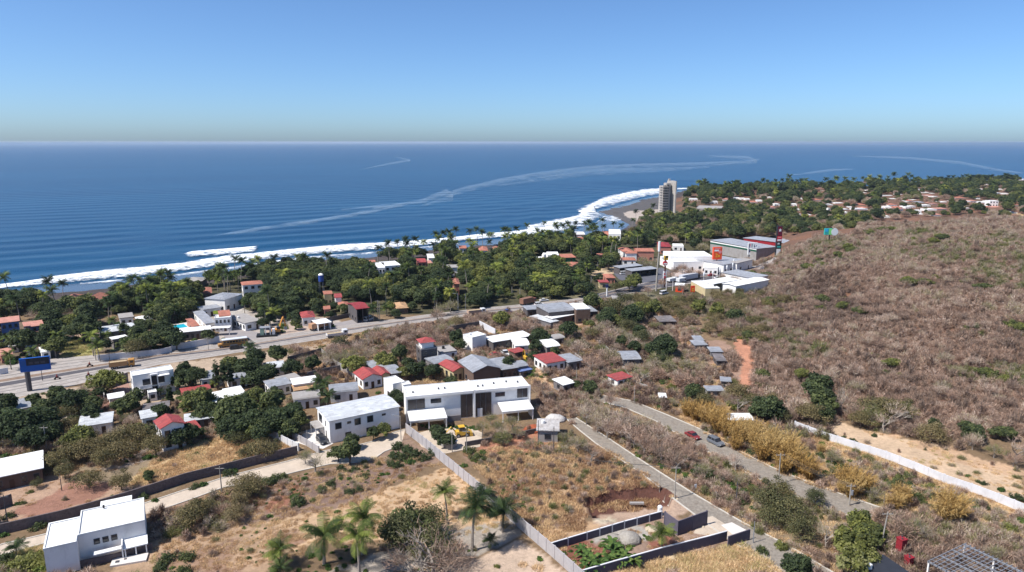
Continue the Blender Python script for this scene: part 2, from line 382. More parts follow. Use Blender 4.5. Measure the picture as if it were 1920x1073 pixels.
# ------------------------------------------------------------------ ocean
m, n, b, out = newmat('sea_water'); L = n.links.new
tc = n.nodes.new('ShaderNodeTexCoord'); geo = n.nodes.new('ShaderNodeNewGeometry')
sw = n.nodes.new('ShaderNodeMapping'); sw.vector_type = 'POINT'; sw.inputs['Rotation'].default_value = (0, 0, math.radians(-27)); L(geo.outputs['Position'], sw.inputs[0])
wv = n.nodes.new('ShaderNodeTexWave'); wv.bands_direction = 'Y'; wv.wave_profile = 'SIN'; wv.inputs['Scale'].default_value = .0085
wv.inputs['Distortion'].default_value = 5.5; wv.inputs['Detail'].default_value = 3; wv.inputs['Detail Scale'].default_value = .5; wv.inputs['Detail Roughness'].default_value = .6; L(sw.outputs[0], wv.inputs['Vector'])
st = n.nodes.new('ShaderNodeMapping'); st.inputs['Scale'].default_value = (.35, 1, 1); L(sw.outputs[0], st.inputs[0])
n1 = n.nodes.new('ShaderNodeTexNoise'); n1.inputs['Scale'].default_value = .12; n1.inputs['Detail'].default_value = 8; n1.inputs['Roughness'].default_value = .65; L(st.outputs[0], n1.inputs['Vector'])
b1 = n.nodes.new('ShaderNodeBump'); b1.inputs['Strength'].default_value = 1; b1.inputs['Distance'].default_value = 1.1; L(wv.outputs['Fac'], b1.inputs['Height'])
b2 = n.nodes.new('ShaderNodeBump'); b2.inputs['Strength'].default_value = 1; b2.inputs['Distance'].default_value = .7; L(n1.outputs['Fac'], b2.inputs['Height']); L(b1.outputs[0], b2.inputs['Normal']); L(b2.outputs[0], b.inputs['Normal'])
n2 = n.nodes.new('ShaderNodeTexNoise'); n2.inputs['Scale'].default_value = .0035; n2.inputs['Detail'].default_value = 7; n2.inputs['Roughness'].default_value = .62
s2 = n.nodes.new('ShaderNodeMapping'); s2.inputs['Scale'].default_value = (.3, 1, 1); L(sw.outputs[0], s2.inputs[0]); L(s2.outputs[0], n2.inputs['Vector'])
cr = n.nodes.new('ShaderNodeValToRGB'); L(n2.outputs['Fac'], cr.inputs[0])
cr.color_ramp.elements[0].position = .35; cr.color_ramp.elements[0].color = (.003, .040, .10, 1)
cr.color_ramp.elements[1].position = .68; cr.color_ramp.elements[1].color = (.006, .060, .132, 1)
L(cr.outputs[0], b.inputs['Base Color']); b.inputs['Roughness'].default_value = .3; b.inputs['IOR'].default_value = 1.33; b.inputs['Specular IOR Level'].default_value = .36
rows = np.concatenate([np.linspace(200, 1500, 260), np.geomspace(1510, 90000, 90)])
cols_ = np.linspace(-1.4, 1.4, 220)
OY, OS = np.meshgrid(rows, cols_, indexing='ij'); OX = OY*OS
idx = np.arange(OX.size).reshape(OX.shape)
F = np.stack([idx[:-1,:-1], idx[:-1,1:], idx[1:,1:], idx[1:,:-1]], -1).reshape(-1, 4)
sd = coastdist(OX, OY)
sn = np.clip(-sd, 0, 400)
swell = np.sin((-sd + 6*vnoise(OX, OY, 60, 6) + 14*vnoise(OX, OY, 150, 7))/36*2*PI)
OZ = SEA_Z + np.clip(swell, -.3, 1)*.75*np.clip((-sd-12)/40, 0, 1)*np.exp(-np.clip(-sd-60, 0, None)/260)*(OY < 1400)
ome = np_mesh('ocean', np.stack([OX, OY, OZ], -1).reshape(-1, 3), F, m); ome.polygons.foreach_set('use_smooth', [True]*len(ome.polygons))
oo = bpy.data.objects.new('ocean', ome); COL.objects.link(oo); tag(oo, kind='structure')

# surf: foam lying on the water
def foammat(name, thr, op, sc, col=(.86,.88,.9,1)):
    m, n, b, out = newmat(name); L = n.links.new
    geo = n.nodes.new('ShaderNodeNewGeometry'); at = n.nodes.new('ShaderNodeAttribute'); at.attribute_name = 'edge'
    q = n.nodes.new('ShaderNodeTexNoise'); q.inputs['Scale'].default_value = sc; q.inputs['Detail'].default_value = 9; q.inputs['Roughness'].default_value = .72; L(geo.outputs['Position'], q.inputs['Vector'])
    ad = n.nodes.new('ShaderNodeMath'); ad.operation = 'ADD'; L(q.outputs['Fac'], ad.inputs[0]); L(at.outputs['Fac'], ad.inputs[1])
    mr = n.nodes.new('ShaderNodeMapRange'); mr.inputs[1].default_value = thr; mr.inputs[2].default_value = thr+.22; mr.inputs[3].default_value = 0; mr.inputs[4].default_value = op; L(ad.outputs[0], mr.inputs[0])
    b.inputs['Base Color'].default_value = col; b.inputs['Roughness'].default_value = .9
    bp = n.nodes.new('ShaderNodeBump'); bp.inputs['Strength'].default_value = .6; bp.inputs['Distance'].default_value = 1; L(q.outputs['Fac'], bp.inputs['Height']); L(bp.outputs[0], b.inputs['Normal'])
    L(mr.outputs[0], b.inputs['Alpha']); return m
FOAM = foammat('surf_foam', .70, 1, .22); THIN = foammat('thin_foam', .72, .15, .03, (.50,.64,.76,1)); SPIT = foammat('broken_foam', .73, .95, .1); LACE = foammat('lace_foam', .80, .8, .12)
def densify(pts, n):
    pts = [Vector((a, b)) for a, b in pts]; d = [0]
    for a, b in zip(pts[:-1], pts[1:]): d.append(d[-1]+(b-a).length)
    return [(float(np.interp(t, d, [p.x for p in pts])), float(np.interp(t, d, [p.y for p in pts]))) for t in np.linspace(0, d[-1], n)]
def foam(up, lo, m, z=.16, n=70, pad=1.6, ridge=0):
    up = densify(up, n); lo = densify(lo, n); V = []; E = []
    prof = [(-.35, -.45), (0, .2), (.22, .42), (.5, .36), (.8, .30), (1.05, .1), (1.45, -.4)]
    for i_, ((a, b), (c, d)) in enumerate(zip(up, lo)):
        A, B = P(a, b, SEA_Z), P(c, d, SEA_Z); ends = -.5*max(0, 1-min(i_, n-1-i_)/(n*.12)) if ridge == 1.0 else 0
        for t, e in prof:
            p = A.lerp(B, t); e = e+ends; V.append((p.x, p.y, SEA_Z + z + (ridge*max(0, 1-abs(t-.25)/.5) if ridge else 0) + .55*math.exp(-max(0,abs(t-.5)-.4)*2)*(.8 if ridge else 0))); E.append(e)
    k = len(prof); F = [(i*k+j, (i+1)*k+j, (i+1)*k+j+1, i*k+j+1) for i in range(n-1) for j in range(k-1)]
    me = np_mesh('surf', V, F, m); a = me.attributes.new('edge', 'FLOAT', 'POINT'); a.data.foreach_set('value', np.array(E, np.float32))
    me.polygons.foreach_set('use_smooth', [True]*len(F))
    o = bpy.data.objects.new('surf', me); COL.objects.link(o); tag(o, kind='structure'); return o
foam([(-200,565),(-60,545),(0,537),(40,532),(75,527),(100,521),(150,515),(210,508),(270,503),(340,496),(380,489),(440,480),(480,477),(560,468),(640,461),(720,457),(800,452),(860,446),(900,441),(960,436),(1000,430),(1030,427)],
     [(-200,572),(-60,552),(0,544),(50,539),(100,535),(200,526),(300,516),(400,503),(480,491),(560,481),(640,475),(720,469),(800,462),(880,452),(940,447),(1000,442),(1040,437),(1070,433)], FOAM, n=160, ridge=.7, z=.45)
foam([(335,482),(360,475),(420,470),(470,466),(494,464)], [(338,486),(380,483),(440,479),(480,474),(496,468)], FOAM, n=40, ridge=1.0, z=.6)
foam([(150,531),(300,519),(420,503),(560,483),(700,473),(860,456)], [(150,536),(300,524),(420,509),(560,489),(700,478),(860,460)], LACE, n=60, z=.42)
foam([(510,489),(600,484),(660,479),(700,475)], [(510,493),(600,487),(660,482),(700,477)], LACE, n=30, z=.4)
foam([(988,425),(1020,417),(1050,411),(1080,405)], [(992,438),(1030,433),(1070,429),(1112,419)], SPIT, n=40, ridge=.3, z=.4)
foam([(1080,405),(1086,400),(1080,394),(1100,385),(1120,377)], [(1112,419),(1131,410),(1132,406),(1116,401),(1113,397)], SPIT, n=30, ridge=.2, z=.4)
foam([(1110,381),(1130,372),(1150,366),(1180,360),(1210,355),(1245,353)], [(1113,397),(1150,388),(1175,380),(1190,376),(1215,370),(1245,366)], SPIT, n=40, ridge=.3, z=.4)
foam([(1010,432),(1060,425),(1100,417)], [(1010,441),(1060,436),(1108,424)], LACE, n=20, z=.6)
foam([(1135,404),(1150,404),(1170,412)], [(1110,424),(1130,420),(1150,421)], LACE, n=20, z=.6)
for u, l in (([(1270,353),(1310,352)], [(1270,356),(1310,355)]), ([(1340,350),(1420,349.5)], [(1340,354),(1420,353)]), ([(1500,349),(1620,348.5)], [(1500,352),(1620,351.5)]),
             ([(1660,344.5),(1790,342.5)], [(1660,347.5),(1790,345.5)]), ([(1860,338.5),(1925,335.5)], [(1860,340.5),(1925,337.5)])):
    foam(u, l, FOAM, n=24, z=.4)
def streak(pts, w):
    w *= 1.7
    foam([(a, b-w*q) for (a, b), q in zip(pts, np.sin(np.linspace(.25, PI-.25, len(pts))))], [(a, b+w*q) for (a, b), q in zip(pts, np.sin(np.linspace(.25, PI-.25, len(pts))))], THIN, n=80, z=.9)
streak([(400,445),(480,432),(560,421),(660,406),(760,386)],3)
streak([(560,420),(640,408),(720,392),(800,377),(838,366),(880,355),(940,341),(1000,331),(1060,323),(1110,317),(1200,312),(1300,309),(1400,304),(1425,299)], 4.2)
streak([(790,388),(850,372),(838,362),(800,372)], 5)
streak([(930,350),(1030,335),(1120,324),(1230,320),(1330,314)], 4.5)
streak([(1330,311),(1420,304),(1400,297),(1330,293)], 3)
streak([(640,395),(720,388),(800,380)], 2.5)
streak([(1600,293),(1700,297),(1800,306),(1870,320),(1920,326)], 2.2)
streak([(680,318),(740,306),(770,302),(740,294)], 1.6)
streak([(1480,330),(1560,320),(1600,318)], 2)

# ------------------------------------------------------------------ roads
def strip(name, Lp, Rp, m, z, n=120, kind='structure', cols=None):
    a = densify(Lp, n); c = densify(Rp, n); V = []
    for (p, q), (r, s) in zip(a, c):
        for t in (0, .25, .5, .75, 1):
            x = G(p + (r-p)*t, q + (s-q)*t) if False else P(p, q, 0).lerp(P(r, s, 0), t)
            V.append((x.x, x.y, gz(x.x, x.y)+z))
    F = [(i*5+j, i*5+j+1, (i+1)*5+j+1, (i+1)*5+j) for i in range(n-1) for j in range(4)]
    me = np_mesh(name, V, F, m); o = bpy.data.objects.new(name, me); COL.objects.link(o); tag(o, kind=kind); return o
def lerp_pl(A, B, t, n=60):
    A = densify(A, n); B = densify(B, n); return [(p[0]+(q[0]-p[0])*t, p[1]+(q[1]-p[1])*t) for p, q in zip(A, B)]
HWF = [(-200,712),(0,686),(100,673),(200,664),(300,653),(400,646),(480,636),(600,616),(700,604),(800,590),(900,578),(1000,569),(1080,560),(1130,549),(1200,532),(1300,514),(1400,501),(1460,493)]
HWN = [(-200,792),(0,752),(100,732),(200,708),(300,684),(400,669),(480,656),(600,637),(700,618),(800,604),(900,591),(1000,581),(1080,571),(1130,560),(1200,547),(1300,531),(1400,515),(1460,504)]
HM = []
CONC = mat('highway_concrete', S(186,176,168), .9, .22, .35, bump=.2, dirt=.55)
HWDARK = mat('highway_dark_grey', S(96,92,96), .9, .2, .4, bump=.2)
VERGE = mat('median_soil', S(150,126,108), 1, .3, .5, bump=.5)
WHITEPAINT = mat('road_paint', (.62,.6,.56,1), .7, .25, 2)
strip('highway', HWF, HWN, CONC, .05, 160)
strip('median_strip', lerp_pl(HWF, HWN, .40), lerp_pl(HWF, HWN, .47), VERGE, .075, 160)
strip('highway_strip', lerp_pl(HWF, HWN, .5), lerp_pl(HWF, HWN, .6), HWDARK, .07, 160)  # dark grey strip just below the median
for t in (.11, .2, .3, .66, .74, .86): strip('tyre_worn_lane', lerp_pl(HWF, HWN, t), lerp_pl(HWF, HWN, t+.022), mat('worn_concrete', S(150,142,138), .9, .3, .3), .066, 160)
def cut(pl, x0): return [(a, b) for a, b in pl if a >= x0]
strip('highway_strip', cut(lerp_pl(HWF, HWN, .08), 1120), cut(lerp_pl(HWF, HWN, .38), 1120), HWDARK, .07, 60)  # asphalt carriageways of the right stretch
strip('highway_strip', cut(lerp_pl(HWF, HWN, .62), 1120), cut(lerp_pl(HWF, HWN, .92), 1120), HWDARK, .07, 60)
for t in (.22, .78):
    base = densify(lerp_pl(HWF, HWN, t), 260); base2 = densify(lerp_pl(HWF, HWN, t+.008), 260)
    mb = MB()
    for i in range(0, 258, 3):
        q = [P(*base[i], .09), P(*base[i+1], .09), P(*base2[i+1], .09), P(*base2[i], .09)]
        mb.quad(*[tuple(v) for v in q])
    tag(mb.build('lane_marking', WHITEPAINT), kind='structure')
BEIGE = mat('cast_concrete', S(214,196,176), .92, .14, .4, bump=.15, dirt=.4)
KERB = mat('kerb_concrete', S(216,208,196), .9, .15, .8, dirt=.25)
COBB = mat('cobbled_paving', S(158,148,136), .95, .35, 1.4, bump=.9, dirt=.7)
def kerb(pl, w=.3, h=.15, name='kerb', m=None):
    pts = [P(a, b, 0) for a, b in densify(pl, 50)]; mb = MB()
    for i in range(len(pts)-1):
        a, b = pts[i], pts[i+1]; d = (b-a).normalized(); s = Vector((-d.y, d.x, 0))*w/2
        z0 = gz(a.x, a.y)
        q = [a-s, b-s, b+s, a+s]; mb.prism([(v.x, v.y) for v in q], z0-.1, z0+h)
    return tag(mb.build(name, m or KERB), kind='structure')
R1a = [(-60,1046),(0,1022),(95,1000),(275,943),(350,918),(430,893),(545,864),(612,845),(660,838),(700,828),(735,812),(760,806)]
R1b = [(-60,1075),(0,1042),(95,1016),(285,962),(360,936),(420,914),(485,903),(560,884),(622,870),(668,868),(700,862),(722,846),(752,836)]
strip('concrete_road', R1a, R1b, BEIGE, .03); kerb(R1a); kerb(R1b)
R2a = [(1062,786),(1085,806),(1120,834),(1205,890),(1275,945),(1345,997),(1420,1047),(1470,1085)]
R2b = [(1080,784),(1105,800),(1140,822),(1212,870),(1300,926),(1392,980),(1480,1025),(1580,1085)]
strip('cobbled_road', R2a, R2b, COBB, .03); kerb(R2a); kerb(R2b)
R3a = [(1120,752),(1170,764),(1230,790),(1300,832),(1360,866),(1430,902),(1490,930),(1560,958),(1625,980)]
R3b = [(1130,742),(1185,752),(1250,778),(1320,808),(1390,848),(1450,878),(1510,902),(1580,928),(1650,952)]
strip('hillside_road', R3a, R3b, COBB, .03); kerb(R3b+[(1780,984),(1930,1018)]); kerb(R3a)
# paved yards
def slab(name, poly, m, h=.06, z=0):
    pts = [P(a, b, z) for a, b in poly]; 
    ar = sum(pts[i].x*pts[(i+1)%len(pts)].y-pts[(i+1)%len(pts)].x*pts[i].y for i in range(len(pts)))
    if ar < 0: pts = pts[::-1]
    return tag(MB().prism([(p.x, p.y) for p in pts], z-.3, z+h).build(name, m), kind='structure')
WHC = mat('pale_paving', S(236,228,220), .9, .1, .5, dirt=.15)
GRP = mat('grey_paving', S(166,158,156), .95, .15, .4, dirt=.3)
slab('driveway', [(545,826),(560,812),(600,800),(625,832),(606,842),(580,838)], WHC)
slab('driveway', [(775,815),(800,808),(880,800),(905,812),(900,838),(830,852),(790,838)], BEIGE, .05)
slab('forecourt', [(398,612),(432,600),(470,620),(500,628),(560,622),(470,650),(430,640)], GRP, .04)
slab('forecourt', [(500,612),(560,606),(600,616),(560,634),(500,640)], mat('warm_paving', S(190,168,152), .95, .15, .4), .045)
slab('forecourt', [(600,612),(660,600),(700,600),(690,606),(600,618)], GRP, .045)
slab('car_park', [(1150,512),(1240,502),(1262,510),(1240,528),(1190,532),(1160,524)], mat('dark_paving', S(104,104,112), .9, .2, .3), .05)
slab('car_park', [(1255,512),(1345,500),(1400,498),(1340,514),(1262,522)], mat('pink_paving', S(200,182,172), .95, .12, .4), .05)
slab('car_park', [(1320,528),(1420,505),(1440,512),(1380,528),(1330,536)], GRP, .055)
slab('paving', [(1316,973),(1336,968),(1402,1010),(1392,1016),(1300,1000)], BEIGE, .04)
slab('entrance_apron', [(1352,985),(1372,980),(1402,996),(1400,1008),(1378,1006)], WHC, .07)
slab('paving', [(208,722),(240,714),(246,738),(222,752)], mat('red_yard', S(180,140,124), .95, .2, .5), .04)
# ------------------------------------------------------------------ foliage meshes
def C3(r, g, b, k=.62): return S(r, g, b, k*1.12)
LEAF = leafmat('leaves', [(0, C3(72,86,60,.72)), (.3, C3(92,104,70,.74)), (.55, C3(120,126,78,.74)), (.8, C3(146,148,78,.7)), (1, C3(160,158,110,.7))], .5, .3)
THORN = leafmat('thorn_leaves', [(0, C3(82,90,62,.66)), (.4, C3(112,110,74,.68)), (.7, C3(136,122,84,.68)), (1, C3(156,140,106,.68))], .3, .3)
PALML = leafmat('palm_fronds', [(0, C3(48,64,42,.62)), (.4, C3(78,96,52,.66)), (.75, C3(130,140,62,.7)), (1, C3(168,164,78,.7))], .25)
TWIG = leafmat('dry_twigs', [(0, C3(130,106,94,.8)), (.25, C3(158,138,122,.84)), (.5, C3(176,143,122,.84)), (.72, C3(202,184,168,.86)), (.86, C3(150,142,96,.76)), (1, C3(116,122,70,.7))], .25, .34)
STRAW = leafmat('dry_grass', [(0, C3(156,118,88,.8)), (.4, C3(198,166,126,.86)), (.75, C3(222,194,152,.9)), (1, C3(150,150,84,.75))], .25)
CANE = leafmat('golden_canes', [(0, C3(140,108,66,.66)), (.5, C3(190,152,88,.66)), (1, C3(206,178,122,.68))], .25, .34)
WEED = leafmat('weeds', [(0, C3(58,84,40)), (.5, C3(90,116,56)), (1, C3(134,142,70))], .25)
BARK = mat('bark', S(120,104,92), .95, .35, 3, bump=.5)
PALEBARK = mat('pale_bark', S(172,160,148), .95, .3, 3, bump=.4)
def basis(Nn):
    a = np.cross(Nn, np.array([0, 0, 1.0])); l = np.linalg.norm(a, axis=1, keepdims=True); a = np.where(l < 1e-3, np.array([1.0, 0, 0]), a/np.maximum(l, 1e-3))
    return a, np.cross(Nn, a)
def unit(v): return v/np.maximum(np.linalg.norm(v, axis=1, keepdims=True), 1e-6)
def cards(C, Nn, w, h, rng):
    a, b = basis(unit(Nn)); t = rng.uniform(0, 2*PI, len(C))[:, None]
    u = a*np.cos(t)+b*np.sin(t); v = -a*np.sin(t)+b*np.cos(t)
    w = np.broadcast_to(np.asarray(w), (len(C),))[:, None]/2; h = np.broadcast_to(np.asarray(h), (len(C),))[:, None]/2
    V = np.stack([C-u*w*.3-v*h, C+u*w-v*h*.2, C+u*w*.3+v*h, C-u*w+v*h*.2], 1)
    return V.reshape(-1, 3)
def crown_mesh(name, R, H, z0, nclump, nleaf, leaf, m, seed, flat=.75, spread=1.0, holes=0.0):
    """clumps of leaf cards spread through the crown's volume"""
    rng = np.random.default_rng(seed); V = []; T = []
    k = 0; cs = []
    while len(cs) < nclump:
        d = rng.normal(size=3); d /= np.linalg.norm(d); r = rng.uniform(.35, 1)**.6
        if d[2] < -.45: continue
        lob = 1 + .28*math.sin(2.3*math.atan2(d[1], d[0])+seed)+.16*math.sin(5*math.atan2(d[1], d[0])+2*seed)
        p = d*r*lob; cs.append((p[0]*R*.8, p[1]*R*.8, z0 + H*.45 + p[2]*H*.5))
    for c in cs:
        rr = rng.uniform(.18, .42)*R*spread; leaf_ = leaf*.86; n = int(nleaf*1.25*rng.uniform(.6, 1.4))
        d = unit(rng.normal(size=(n, 3))); d[:, 2] *= flat; q = rng.uniform(.35, 1, (n, 1))**.5
        C = np.array(c) + d*q*rr
        nn = d*.9 + rng.normal(size=(n, 3))*.5 + np.array([0, 0, .45])
        s = leaf_*rng.uniform(.6, 1.4, n)
        V.append(cards(C, nn, s, s*1.3, rng)); T.append(np.clip(rng.uniform(0, 1) + rng.uniform(-.22, .22, n), 0, 1))
    n = int(nclump*nleaf*.3); d = unit(rng.normal(size=(n, 3))); d[:, 2] = np.where(d[:, 2] < -.4, -d[:, 2], d[:, 2]); q = rng.uniform(.5, 1.08, (n, 1))
    C = d*q*np.array([R*.88, R*.88, H*.54])+np.array([0, 0, z0+H*.45]); s = leaf*rng.uniform(.5, 1.1, n); V.append(cards(C, d+rng.normal(size=(n, 3))*.6+np.array([0, 0, .4]), s, s*1.3, rng)); T.append(rng.uniform(0, 1, n))
    V = np.concatenate(V); F = np.arange(len(V)).reshape(-1, 4); return np_mesh(name, V, F, m, np.concatenate(T))
def limbs(mb, R, H, z0, r0, seed, nb=6, twist=.3):
    rng = random.Random(seed); top = []
    mb.tube([(0,0,-.4),(0,0,z0*.5),(rng.uniform(-.3,.3),rng.uniform(-.3,.3),z0+H*.15)], [r0*1.25, r0, r0*.8], 6)
    for i in range(nb):
        a = 2*PI*i/nb + rng.uniform(-.4,.4); q = rng.uniform(.55,.95)
        e = Vector((math.cos(a)*R*q*.8, math.sin(a)*R*q*.8, z0+H*rng.uniform(.4,.75)))
        s = Vector((0,0,z0*rng.uniform(.75,1.1))); mid = s.lerp(e, .5)+Vector((0,0,-H*.05*rng.random()))
        mb.tube([s, mid, e], [r0*.6, r0*.35, r0*.12], 5); top.append((mid, e))
    return top
def tree_proto(kind):
    pass
def twig_dome(name, R, H, n, m, seed, L=(.5, 1.1), w=.09, z0=0, fill=.35, up=.5):
    rng = np.random.default_rng(seed)
    nc = max(6, int(n/45)); cd_ = unit(rng.normal(size=(nc, 3))); cd_[:, 2] = np.abs(cd_[:, 2])
    ct = rng.uniform(0, 1, nc); cr_ = rng.uniform(.72, 1.12, nc)
    pick = rng.integers(0, nc, n); d = unit(cd_[pick] + rng.normal(size=(n, 3))*.34); d[:, 2] = np.abs(d[:, 2])
    q = rng.uniform(fill, 1, (n, 1)) * cr_[pick][:, None]
    C = d*q*np.array([R, R, H]) + np.array([0, 0, z0])
    ax = unit(d*np.array([1, 1, .8]) + rng.normal(size=(n, 3))*.55 + np.array([0, 0, up])); ln = rng.uniform(*L, n)[:, None]
    sd = unit(np.cross(ax, rng.normal(size=(n, 3)))); ww = (w*rng.uniform(.6, 1.5, n))[:, None]
    V = np.stack([C-ax*ln*.5-sd*ww*.5, C-ax*ln*.5+sd*ww*.5, C+ax*ln*.5+sd*ww*.15, C+ax*ln*.5-sd*ww*.15], 1).reshape(-1, 3)
    V[:, 2] = np.maximum(V[:, 2], -.1)
    return np_mesh(name, V, np.arange(len(V)).reshape(-1, 4), m, np.clip(ct[pick]+rng.uniform(-.2, .2, n), 0, 1))
def palm_crown(name, L, nf, m, seed, droop=1.0, seg=7, leaflets=14):
    rng = random.Random(seed); V = []; F = []; T = []
    for i in range(nf):
        a = 2*PI*i/nf*1.618*1 + rng.uniform(-.2, .2); el = rng.uniform(-.25, 1.4); ln = L*rng.uniform(.8, 1.1); ct = rng.random()
        pts = []; p = Vector((0, 0, 0)); e = el
        for k in range(leaflets+1):
            pts.append(p.copy()); st = ln/leaflets
            p = p + Vector((math.cos(a)*math.cos(e), math.sin(a)*math.cos(e), math.sin(e)))*st; e -= droop*1.45/leaflets*(.5+1.1*k/leaflets)
        for k in range(leaflets):
            p, q = pts[k], pts[k+1]; ax = (q-p).normalized(); sd = ax.cross(Vector((0,0,1)))
            sd = sd.normalized() if sd.length > .01 else Vector((1,0,0)); up = sd.cross(ax)
            t = (k+.5)/leaflets; w = L*.2*math.sin(PI*min(1, t*.92+.1))**.7
            for s_ in (-1, 1):
                for h in (0, .5):
                    b0 = p.lerp(q, h); b1 = p.lerp(q, h+.34); tip = b0 + sd*s_*w + ax*w*.55 - up*w*rng.uniform(.25, .6) - Vector((0,0,w*.2))
                    j = len(V); V += [tuple(b0), tuple(b1), tuple(tip + ax*.05), tuple(tip)]; F.append((j, j+1, j+2, j+3)); T.append(min(1, max(0, ct+rng.uniform(-.15, .15))))
    # coconuts / heart
    return np_mesh(name, np.array(V), np.array(F), m, T)
PROTO = {}
def mk_tree(key, name, crown, R, H, z0, r0, seed, bark=None, crown_z=0, trunk=None):
    e = empty(name, (0, 0, 0)); mb = MB()
    if trunk: trunk(mb)
    else: limbs(mb, R, H, z0, r0, seed)
    mb.build('trunk', bark or BARK, e)
    o = bpy.data.objects.new('crown', crown); COL.objects.link(o); o.parent = e; o.location = (0, 0, crown_z)
    PROTO[key] = dict(o=e, R=R, H=z0+H, used=False, crown=o); return e
mk_tree('leafy0', 'leafy_tree', crown_mesh('crown', 4.2, 5.4, 2.2, 34, 62, .62, LEAF, 1), 4.2, 5.4, 2.2, .26, 1)
mk_tree('leafy1', 'leafy_tree', crown_mesh('crown', 3.6, 6.0, 2.0, 30, 64, .60, LEAF, 2), 3.6, 6.0, 2.0, .24, 2)
mk_tree('leafy2', 'leafy_tree', crown_mesh('crown', 4.8, 4.4, 2.6, 36, 58, .60, LEAF, 3, .6), 4.8, 4.4, 2.6, .28, 3)
mk_tree('dense0', 'leafy_tree', crown_mesh('crown', 4.6, 6.2, 1.2, 60, 70, .55, LEAF, 4, .8), 4.6, 6.2, 1.2, .32, 4)
mk_tree('sparse0', 'sparse_tree', crown_mesh('crown', 3.8, 4.2, 1.2, 34, 60, .24, THORN, 5, .6, 1.3), 3.8, 4.2, 1.8, .2, 5)
mk_tree('sparse1', 'sparse_tree', crown_mesh('crown', 4.2, 3.8, 1.0, 36, 56, .24, THORN, 6, .5, 1.3), 4.2, 3.8, 1.7, .2, 6)
mk_tree('cypress', 'column_tree', crown_mesh('crown', 1.0, 7.5, .3, 40, 40, .32, LEAF, 9, 1, .9), 1.0, 7.5, .3, .12, 9)
def ptrunk(h, lean):
    def f(mb):
        mb.tube([(0,0,-.4),(lean*.15,0,h*.35),(lean*.5,0,h*.7),(lean,0,h)], [.24,.17,.14,.12], 6)
    return f
for i, (h, lean, L) in enumerate(((8, .8, 3.1), (6, -.6, 3.0), (10.5, 1.4, 3.1), (3.6, .3, 3.2))):
    e = mk_tree('palm%d' % i, 'palm_tree', palm_crown('crown', L*1.12, 24, PALML, 20+i, leaflets=11 if i < 3 else 15), 3, 2, h, .2, i, PALEBARK, h, ptrunk(h, lean))
    PROTO['palm%d' % i]['crown'].location = (lean, 0, h)
def bare_limbs(R, H, seed, r0=.22):
    def f(mb):
        rng = random.Random(seed)
        def br(p, d, L, r, lev):
            q = p + d*L; mid = p.lerp(q, .5) + Vector((rng.uniform(-1,1), rng.uniform(-1,1), rng.uniform(-.3,.6)))*L*.08
            mb.tube([p, mid, q], [r, r*.8, r*.55], 5 if lev < 2 else 3, cap=False)
            if lev < 4:
                for k in range(3 if lev < 3 else 4):
                    a = rng.uniform(0, 2*PI); s = Vector((math.cos(a), math.sin(a), rng.uniform(-.1,.35)))
                    br(q if k else p.lerp(q, .7), (d*.75+s*.75).normalized(), L*rng.uniform(.6,.82), r*.55, lev+1)
        br(Vector((0,0,-.3)), Vector((.05,.03,1)).normalized(), H*.34, r0, 0)
    return f
def finetw(R, H, n, seed, w=.06): return twig_dome('crown', R, H*.5, n, TWIG, seed, (.5, 1.3), w, H*.46, .3, .6)
mk_tree('bare0', 'bare_tree', finetw(3.4, 5.4, 700, 31), 3.4, 3.4, 2, .2, 1, PALEBARK, 0, bare_limbs(3.4, 5.2, 5))
mk_tree('bare1', 'bare_tree', finetw(2.8, 4.6, 900, 32, .05), 2.8, 2.8, 1.8, .2, 1, PALEBARK, 0, bare_limbs(2.8, 4.6, 6, .16))
mk_tree('bare2', 'bare_tree', finetw(4.2, 6.4, 420, 33, .05), 4.2, 4, 2.4, .2, 1, PALEBARK, 0, bare_limbs(4.2, 6.6, 8, .3))
def mk_one(key, name, me, R, H):
    o = bpy.data.objects.new(name, me); COL.objects.link(o); PROTO[key] = dict(o=o, R=R, H=H, used=False, crown=o)
mk_tree('bare3', 'bare_tree', twig_dome('crown', 4.0, 3.6, 2000, TWIG, 34, (.5, 1.2), .12, 1.6, .5, .3), 4.0, 3.4, 2, .2, 1, PALEBARK, 0, bare_limbs(4.0, 4.6, 9, .2))
mk_one('scrub0', 'dry_shrub', twig_dome('dry_shrub', 2.0, 2.6, 760, TWIG, 41), 2.0, 2.6)
mk_one('scrub1', 'dry_shrub', twig_dome('dry_shrub', 2.6, 2.3, 900, TWIG, 42, w=.08), 2.6, 2.3)
mk_one('scrub2', 'dry_shrub', twig_dome('dry_shrub', 1.6, 3.0, 620, TWIG, 43, w=.10), 1.6, 3.0)
mk_one('bush0', 'leafy_bush', crown_mesh('leafy_bush', 1.8, 1.9, -.5, 16, 40, .26, LEAF, 51, .8, 1.2), 1.6, 1.6)
mk_one('bush1', 'leafy_bush', crown_mesh('leafy_bush', 1.3, 1.2, -.3, 12, 36, .22, WEED, 52, .8, 1.3), 1.2, 1.4)
mk_one('round', 'leafy_bush', crown_mesh('leafy_bush', 2.6, 4.4, -1.0, 80, 60, .34, LEAF, 53, 1, .8), 2.6, 3.6)
